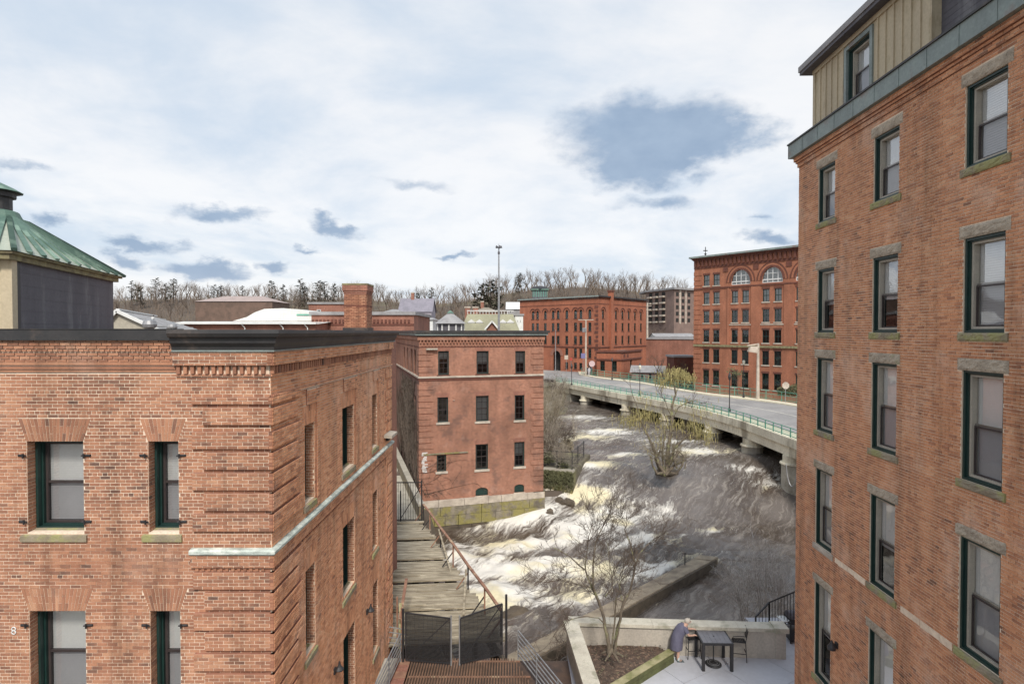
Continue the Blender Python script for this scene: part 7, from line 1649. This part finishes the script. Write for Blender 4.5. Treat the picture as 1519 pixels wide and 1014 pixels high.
E = [(0, 1), (1, 2), (2, 3), (3, 4), (4, 5), (5, 6), (0, 7), (7, 8), (8, 9), (9, 10), (10, 11), (0, 12), (12, 13), (13, 14), (14, 15), (15, 16), (3, 17), (17, 18), (18, 19), (19, 20), (3, 21), (21, 22), (22, 23), (23, 24)]
Rr = [(.15, .17), (.14, .16), (.14, .17), (.10, .14), .055, .085, .075, .10, .068, .045, .045, .03, .10, .068, .045, .045, .03, .06, .045, .036, .034, .06, .045, .036, .034]
# fingers and thumb on each hand
for (w, d, up) in ((20, Vector((1, .1, -.12)), 1), (24, Vector((1, -.1, -.2)), -1)):
    d = d.normalized(); s_ = Vector((0, 1, 0))
    for k, (o_, l) in enumerate([(-.032, .060), (-.011, .072), (.011, .068), (.032, .055)]):
        a = Vector(V[w])+d*.045+s_*o_; b = a+d*l*.6; c = b+d*l*.4+Vector((0, 0, -.022)); i = len(V); V += [tuple(a), tuple(b), tuple(c)]; E += [(w, i), (i, i+1), (i+1, i+2)]; Rr += [.0105, .009, .008]
    a = Vector(V[w])+s_*.035*up+d*.012; b = a+s_*.02*up+d*.03; i = len(V); V += [tuple(a), tuple(b)]; E += [(w, i), (i, i+1)]; Rr += [.012, .010]
skin('body', V, E, Rr, M_skin, PR, 2)
def loft(name, rings, mat, parent, n=20, ripple=0.0):
    m = MB(); idx = []
    for (cx_, cy_, z, rx_, ry_, tilt) in rings:
        base = len(m.v); idx.append(base)
        for k in range(n): a = 2*math.pi*k/n; rp = 1+ripple*math.sin(a*7)*(1 if z < .8 else 0); m.v.append((px_+cx_+rx_*math.cos(a)*rp, py_+cy_+ry_*math.sin(a)*rp, ZP+z+tilt*math.cos(a)*rx_))
    for a, b in zip(idx, idx[1:]):
        for k in range(n): m.f.append((a+k, a+(k+1) % n, b+(k+1) % n, b+k)); m.mi.append(0)
    return m.build(name, mat, parent, smooth=True)
loft('dress', [(-.06, 0, .46, .225, .24, 0), (-.055, 0, .48, .23, .245, 0), (-.04, 0, .60, .225, .25, 0), (-.02, 0, .85, .215, .24, -.15), (.035, 0, 1.0, .195, .21, -.35), (.11, 0, 1.13, .19, .215, -.55), (.19, 0, 1.23, .17, .215, -.7), (.255, 0, 1.305, .12, .17, -.8), (.30, 0, 1.35, .065, .08, -.8)], M_dress, PR, 24, .035)
for sg in (-1, 1):
    m = MB(); q = Vector((px_, py_, ZP)); y = .19*sg; m.tube([q+Vector((.20, .12*sg, 1.29)), q+Vector((.25, y, 1.25)), q+Vector((.30, y+.03*sg, 1.14))], [.085, .082, .075], 12, False); m.build('sleeve', M_dress, PR, smooth=True)
hc = Vector((px_+.395, py_, ZP+1.48)); loftv = [(-.0, 0, -.09, .05), (-.03, 0, -.05, .088), (-.035, 0, 0, .105), (-.025, 0, .05, .103), (-.01, 0, .09, .075), (0, 0, .112, .02)]
m = MB(); n = 14; b0_ = []
for ox, oy, oz, rr_ in loftv:
    b0_.append(len(m.v))
    for k in range(n): a = 2*math.pi*k/n; f = .72 if math.cos(a) > .45 and oz < .05 else 1.0; m.v.append((hc.x+ox+rr_*math.cos(a)*f*1.02, hc.y+rr_*math.sin(a)*.95, hc.z+oz+.008*math.sin(a*5)))
for a, b in zip(b0_, b0_[1:]):
    for k in range(n): m.f.append((a+k, a+(k+1) % n, b+(k+1) % n, b+k)); m.mi.append(0)
m.build('hair', M_hair, PR, smooth=True)
hd_ = MB().tube([hc+Vector((.085, 0, .01)), hc+Vector((.108, 0, -.02)), hc+Vector((.088, 0, -.035))], [.008, .016, .010], 6); hd_.build('nose', M_skin, PR)
for s_ in (-1, 1): MB().lathe(hc+Vector((.072, s_*.035, .008)), [(.012, 0), (.012, .01)], 8).build('eye', M_room, PR)
MB().box(hc.x+.070, hc.y-.022, hc.z-.058, hc.x+.086, hc.y+.022, hc.z-.050).build('mouth', M_red, PR)
for (fx, fy) in ((.02, -.10), (-.12, .11)):
    q = Vector((px_+fx, py_+fy, ZP)); m = MB(); m.hexa([q+Vector(v) for v in ((-.06, -.045, 0), (.20, -.05, 0), (.20, .05, 0), (-.06, .045, 0), (-.05, -.04, .09), (.16, -.035, .045), (.16, .035, .045), (-.05, .04, .09))]); m.build('shoe', M_shoe if fx > 0 else M_sock, PR)
    MB().tube([q+Vector((-.02, 0, .07)), q+Vector((-.02, 0, .17))], [.05, .048], 10).build('sock', M_sock, PR)
# black stair railing at the far right corner
SR = thing('stair_railing', 'black bar railing sloping up to the patio corner beside the right building', 'railing', (9.5, 23, ZP))
ra, rb_, rc = P(1121, 914, 22.6), P(1141, 893, 22.9), P(1182, 876, 21.8); ra2, rb2, rc2 = P(1121, 934, 22.6), P(1141, 930, 22.9), P(1182, 918, 21.8)
MB().bar(ra, rb_, .05).build('top_rail', M_iron, SR); MB().bar(rb_, rc, .05).build('top_rail', M_iron, SR); MB().bar(ra2, rb2, .035).build('bottom_rail', M_iron, SR); MB().bar(rb2, rc2, .035).build('bottom_rail', M_iron, SR)
for a, b, c, d, n in ((ra, rb_, ra2, rb2, 4), (rb_, rc, rb2, rc2, 9)):
    for k in range(n+1): MB().bar(a.lerp(b, k/n), c.lerp(d, k/n), .05 if k in (0, n) else .018).build('post' if k in (0, n) else 'bar', M_iron, SR)
# grill and folded furniture half hidden by the building
gq = PZ(1178, 962, ZP); GR = thing('barbecue_grill', 'black barbecue grill with pale side shelf, half hidden behind the right building corner', 'grill', (gq.x+.35, gq.y+.6, ZP)); gx_, gy_ = gq.x+.45, gq.y+.6
for dx in (-.4, .4):
    for dy in (-.22, .22): MB().bar((gx_+dx, gy_+dy, ZP), (gx_+dx, gy_+dy, ZP+.8), .04).build('leg', M_iron, GR)
MB().box(gx_-.42, gy_-.25, ZP+.1, gx_+.42, gy_+.25, ZP+.55).build('cabinet', M_iron, GR); MB().box(gx_-.42, gy_-.28, ZP+.78, gx_+.42, gy_+.28, ZP+.95).build('firebox', M_iron, GR)
MB().tube([(gx_-.42, gy_, ZP+.95), (gx_+.42, gy_, ZP+.95)], .26, 14).build('hood', M_slate, GR); MB().box(gx_-.75, gy_-.24, ZP+.86, gx_-.43, gy_+.24, ZP+.89).build('side_shelf', M_white, GR)
MB().bar((gx_-.3, gy_-.32, ZP+1.02), (gx_+.3, gy_-.32, ZP+1.02), .025).build('handle', M_galv, GR)
for k, zz in enumerate((.62, .72)): MB().box(gx_-.78, gy_-.24, ZP+zz, gx_-.44, gy_-.22, ZP+zz+.015).build('towel_bar', M_galv, GR)

# ------------------------------------------------------------------ lamps, poles, signs, people, cars on the bridge
def lamp_post(x, y, H, label, z=ZR):
    t = thing('street_lamp', label, 'street lamp', (x, y, z), 'black lantern lamps on the bridge')
    MB().lathe((x, y, z-.02), [(.16, 0), (.16, .25), (.09, .4), (.055, .6), (.045, H-.65)], 10).build('post', M_iron, t)
    MB().lathe((x, y, z+H-.68), [(.07, 0), (.13, .08), (.20, .40), (.12, .60)], 10).build('lantern', M_lamp if H > 4.2 else M_iron, t); MB().lathe((x, y, z+H-.08), [(.16, 0), (.08, .16), (.02, .34)], 10).build('finial', M_iron, t)
def at_near(px, py, z=ZR): q = PZ(px, py, z); return q.x, q.y
for px, py, H, lab in [(1080, 610, 4.2, 'black lamp post on the river side of the bridge nearest the right building'), (947, 587, 4.4, 'black lamp post on the river side midway along the bridge'), (846, 571, 3.4, 'slender lamp post on the river side at the left end of the bridge')]:
    x, y = at_near(px, py); lamp_post(x+.25, y+.25, H, lab)
for px, py, H, lab in [(1103, 589, 5.2, 'stout black lamp post on the far pavement before the arched-window mill'), (908, 563, 4.0, 'white-globed lamp post on the far pavement before the brick annex'), (842, 549, 4.2, 'dark lamp post on the far pavement near the arched doorway')]:
    x, y = at_near(px, py, ZR); lamp_post(x, y, H, lab)
def util_pole(px, py, ytop, label, arms=(), mat=None, Yo=None, rad=.17, name='utility_pole'):
    if Yo: q = P(px, py, Yo)
    else: q = PZ(px, py, ZR)
    zt_ = zf(ytop, q.y); t = thing(name, label, 'pole', q); MB().tube([(q.x, q.y, q.z-1), (q.x, q.y, zt_)], [rad, rad*.6], 8).build('shaft', mat or M_stonew, t)
    for dy_, hw_ in arms:
        MB().box(q.x-hw_, q.y-.08, zt_-dy_, q.x+hw_, q.y+.08, zt_-dy_+.14).build('crossarm', mat or M_stonew, t)
        for k in (-1, -.4, .4, 1): MB().lathe((q.x+hw_*k*.92, q.y, zt_-dy_+.14), [(.06, 0), (.07, .12), (.03, .2)], 6).build('insulator', M_slate, t)
    return t, q, zt_
t, q, zt_ = util_pole(1124, 591, 509, 'tall pale pole with a boxy lamp head beside the arched-window mill', rad=.26)
MB().bar((q.x, q.y, zt_-.1), (q.x-1.6, q.y-.3, zt_-.3), .14).build('lamp_arm', M_stonew, t); MB().hexa([(q.x-1.5, q.y-.5, zt_-1.1), (q.x-.3, q.y-.5, zt_-1.3), (q.x-.3, q.y, zt_-1.3), (q.x-1.5, q.y, zt_-1.1), (q.x-1.2, q.y-.5, zt_-.4), (q.x-.2, q.y-.5, zt_-.4), (q.x-.2, q.y, zt_-.4), (q.x-1.2, q.y, zt_-.4)]).build('lamp_head', M_stonew, t)
t, q, zt_ = util_pole(869, 556, 474, 'tall pale utility pole with crossarm before the arcaded mill', [(.1, 1.6)], rad=.24)
for dx in (-.55, -.15): MB().lathe((q.x+dx, q.y-.1, zt_-2.6), [(.22, 0), (.24, .1), (.24, .8), (.15, .9)], 8).build('transformer', M_galv, t)
util_pole(824, 549, 489, 'thin grey street pole by the arched doorway', rad=.13, mat=M_galv)
util_pole(960, 505, 449, 'pale utility pole with short crossarms just right of the arcaded mill', [(.9, 1.1), (1.9, 1.0)], Yo=152, rad=.32)
util_pole(1037, 470, 457, 'short pole behind the houses', Yo=200) if False else None
def sign(px, py, h, label, col, w_=.6, shape='box', z=ZR):
    x, y = at_near(px, py, z); t = thing('road_sign', label, 'sign', (x, y, z)); MB().tube([(x, y, z-.1), (x, y, z+h)], .04, 6).build('post', M_galv, t)
    if shape == 'box': MB().box(x-w_/2, y-.07, z+h-w_*1.15, x+w_/2, y-.045, z+h).build('plate', col, t)
    else:
        m = MB(); m.poly([(x+w_/2*math.cos(k*math.pi/4+.39), y-.06, z+h-w_/2+w_/2*math.sin(k*math.pi/4+.39)) for k in range(8)]); m.poly([(x+w_/2*math.cos(k*math.pi/4+.39), y-.05, z+h-w_/2+w_/2*math.sin(k*math.pi/4+.39)) for k in range(8)]); m.build('plate', col, t)
sign(1165, 596, 2.6, 'pale blank-backed traffic sign on the pavement beside the right building', M_stonew, .95, 'oct'); sign(878, 556, 3.0, 'pale pinkish round sign among the figures near the arcaded mill', pm('faded_sign', (.66, .5, .5), (.6, .45, .45), 1, .7), 1.3, 'oct')
sign(840, 552, 3.8, 'small pale sign beside the arched doorway', M_stonew, .8); sign(865, 557, 4.6, 'small blue-violet banner sign hanging near the utility pole', pm('blue_banner', (.20, .18, .34), (.16, .15, .3), 1, .8), .9)
sign(847, 556, 3.6, 'narrow red banner beside the slender lamp post', M_red, .5)
for i, (px, py, mt, lab) in enumerate([(871, 556, M_jacket, 'walking person in dark clothes beside the utility pole'), (874, 557, M_jacket2, 'walking person in a pale top behind the dark-clad one'), (877, 555, M_jacket, 'second dark-clad person waiting near the round sign')]):
    x, y = at_near(px, py, ZR); t = thing('person', lab, 'person', (x, y, ZR-.05)); o_ = Vector((x, y, ZR-.05))
    me = bpy.data.meshes.new('body'); vs = [(0, 0, .92), (0, 0, 1.2), (0, 0, 1.45), (0, 0, 1.6), (0, 0, 1.74), (-.1, 0, .85), (-.12, -.1, .45), (-.12, -.15, .05), (.1, 0, .85), (.12, .08, .45), (.12, .15, .05), (-.2, 0, 1.4), (-.26, -.05, 1.1), (-.26, -.15, .88), (.2, 0, 1.4), (.26, .05, 1.1), (.26, .1, .88)]
    me.from_pydata(vs, [(0, 1), (1, 2), (2, 3), (3, 4), (0, 5), (5, 6), (6, 7), (0, 8), (8, 9), (9, 10), (2, 11), (11, 12), (12, 13), (2, 14), (14, 15), (15, 16)], []); me.materials.append(mt); o = bpy.data.objects.new('body', me); link(o, t, Matrix.Translation(o_)); o.modifiers.new('skin', 'SKIN')
    for k, rr_ in enumerate([.16, .16, .17, .06, .1, .11, .08, .06, .11, .08, .06, .07, .055, .045, .07, .055, .045]): me.skin_vertices[0].data[k].radius = (rr_, rr_); me.skin_vertices[0].data[k].use_root = k == 0
    o.modifiers.new('sub', 'SUBSURF').levels = 1
    MB().lathe(o_+Vector((0, 0, 1.58)), [(.05, 0), (.105, .08), (.10, .17), (.04, .22)], 8).build('head', M_skin, t)
def car(x, y, rz, label, mat):
    t = thing('parked_car', label, 'car', (x, y, ZR-.2)); R = Matrix.Translation((x, y, ZR-.2)) @ Matrix.Rotation(rz, 4, 'Z')
    prof = [(-2.2, .3), (-2.25, .75), (-1.5, .9), (-.9, 1.42), (.7, 1.45), (1.5, .95), (2.2, .82), (2.25, .3)]
    m = MB(); n = len(prof); 
    for s_ in (-.85, .85): m.v += [(px2, s_*(.84 if pz2 > 1.2 else 1), pz2) for px2, pz2 in prof]
    m.f = [tuple(range(n-1, -1, -1)), tuple(range(n, 2*n))]+[(k, (k+1) % n, n+(k+1) % n, n+k) for k in range(n)]; m.mi = [0]*len(m.f); m.build('body', mat, t, R)
    for s_ in (-1, 1):
        MB().poly([(-1.25, s_*.856, .95), (1.15, s_*.856, .95), (.65, s_*.76, 1.38), (-.82, s_*.76, 1.38)]).build('side_window', M_room, t, R)
        for wx in (-1.4, 1.4): MB().tube([(wx, s_*.72, .33), (wx, s_*.9, .33)], .33, 14).build('wheel', M_iron, t, R)
    MB().poly([(-1.52, -.74, .93), (-1.52, .74, .93), (-.93, .68, 1.39), (-.93, -.68, 1.39)]).build('rear_window', M_room, t, R); MB().poly([(1.47, -.74, .98), (1.47, .74, .98), (.74, .68, 1.42), (.74, -.68, 1.42)]).build('windscreen', M_room, t, R)
    for s_ in (-.6, .6): MB().box(2.2, s_-.15, .62, 2.27, s_+.15, .75).build('headlight', M_white, t, R)
x, y = at_near(814, 546, ZR-.2); car(x, y, .3, 'white car parked at the left end of the bridge beside the mill corner', M_white)
# evergreen hedge clump beside the large mill
lf = MB(); r = random.Random(3); hq = PZ(1176, 588, ZR)
for k in range(1500):
    a = r.uniform(0, 6.28); q_ = r.random()**.4; c = Vector((hq.x+1.0+math.cos(a)*q_*2.4, hq.y+1.5+math.sin(a)*q_*1.2, ZR+r.uniform(0, 1.5)*(1.2-q_*.5))); e_ = Vector((r.gauss(0, 1), r.gauss(0, 1), r.gauss(0, 1))).normalized()*.16; b = e_.orthogonal().normalized()*.1; lf.poly([c-e_, c+b, c+e_, c-b])
tag(lf.build('green_bush', M_bush), 'rounded green bush beyond the pavement railing, at the right building edge', 'bush')
# small street tree in front of the large mill
tr, cr, lf_ = tree_mesh('t', 81, 5.5, 4, .5, sides=3, twigs=2, n0=3, upward=.4, leafsize=.12, leafn=2); x, y = at_near(1100, 586); tree_obj('street_tree', 'small budding street tree behind the stout lamp post before the arched-window mill', (x+.4, y+2.4, ZR), tr, cr, lf_, M_twig, mlf=M_bush)
# bare trees by the shed and behind the willow
for i, (px, Y, H, lab) in enumerate([(975, 112, 8, 'bare brown street tree rising behind the willow top'), (1010, 106, 6.5, 'dark bare tree between shed and arched-window mill'), (1018, 100, 5, 'small dark bare tree at the edge of the arched-window mill')]):
    tr, cr, _ = tree_mesh('t', 85+i, H, 4, .5, sides=3, twigs=3, n0=4, upward=.4); q = P(px, 540, Y); tree_obj('bare_tree', lab, (q.x, Y, ZR-.5), tr, cr, None, M_twig)
# hanging cable and driftwood under the near end of the bridge
m = MB(); c0_, c1_ = P(1166, 688, 47), P(1182, 700, 46); pts = [c0_.lerp(c1_, k/10)+Vector((0, 0, -1.5*math.sin(math.pi*k/10)**.6)) for k in range(11)]; m.tube(pts, .05, 5)
tag(m.build('hanging_cable', M_galv), 'grey cable sagging below the bridge beside the nearest pier', 'cable')
q = wz(1062, 645, -12); m = MB(); m.tube([q+Vector((-1.6, 0, .2)), q+Vector((-.3, .3, .5)), q+Vector((1.6, .2, .9))], [.09, .07, .03], 5, False); m.tube([q+Vector((.2, .3, .6)), q+Vector((.9, .1, 1.2))], [.04, .015], 4, False)
tag(m.build('driftwood_branch', M_birch), 'bleached driftwood branch caught against a bridge pier', 'branch')
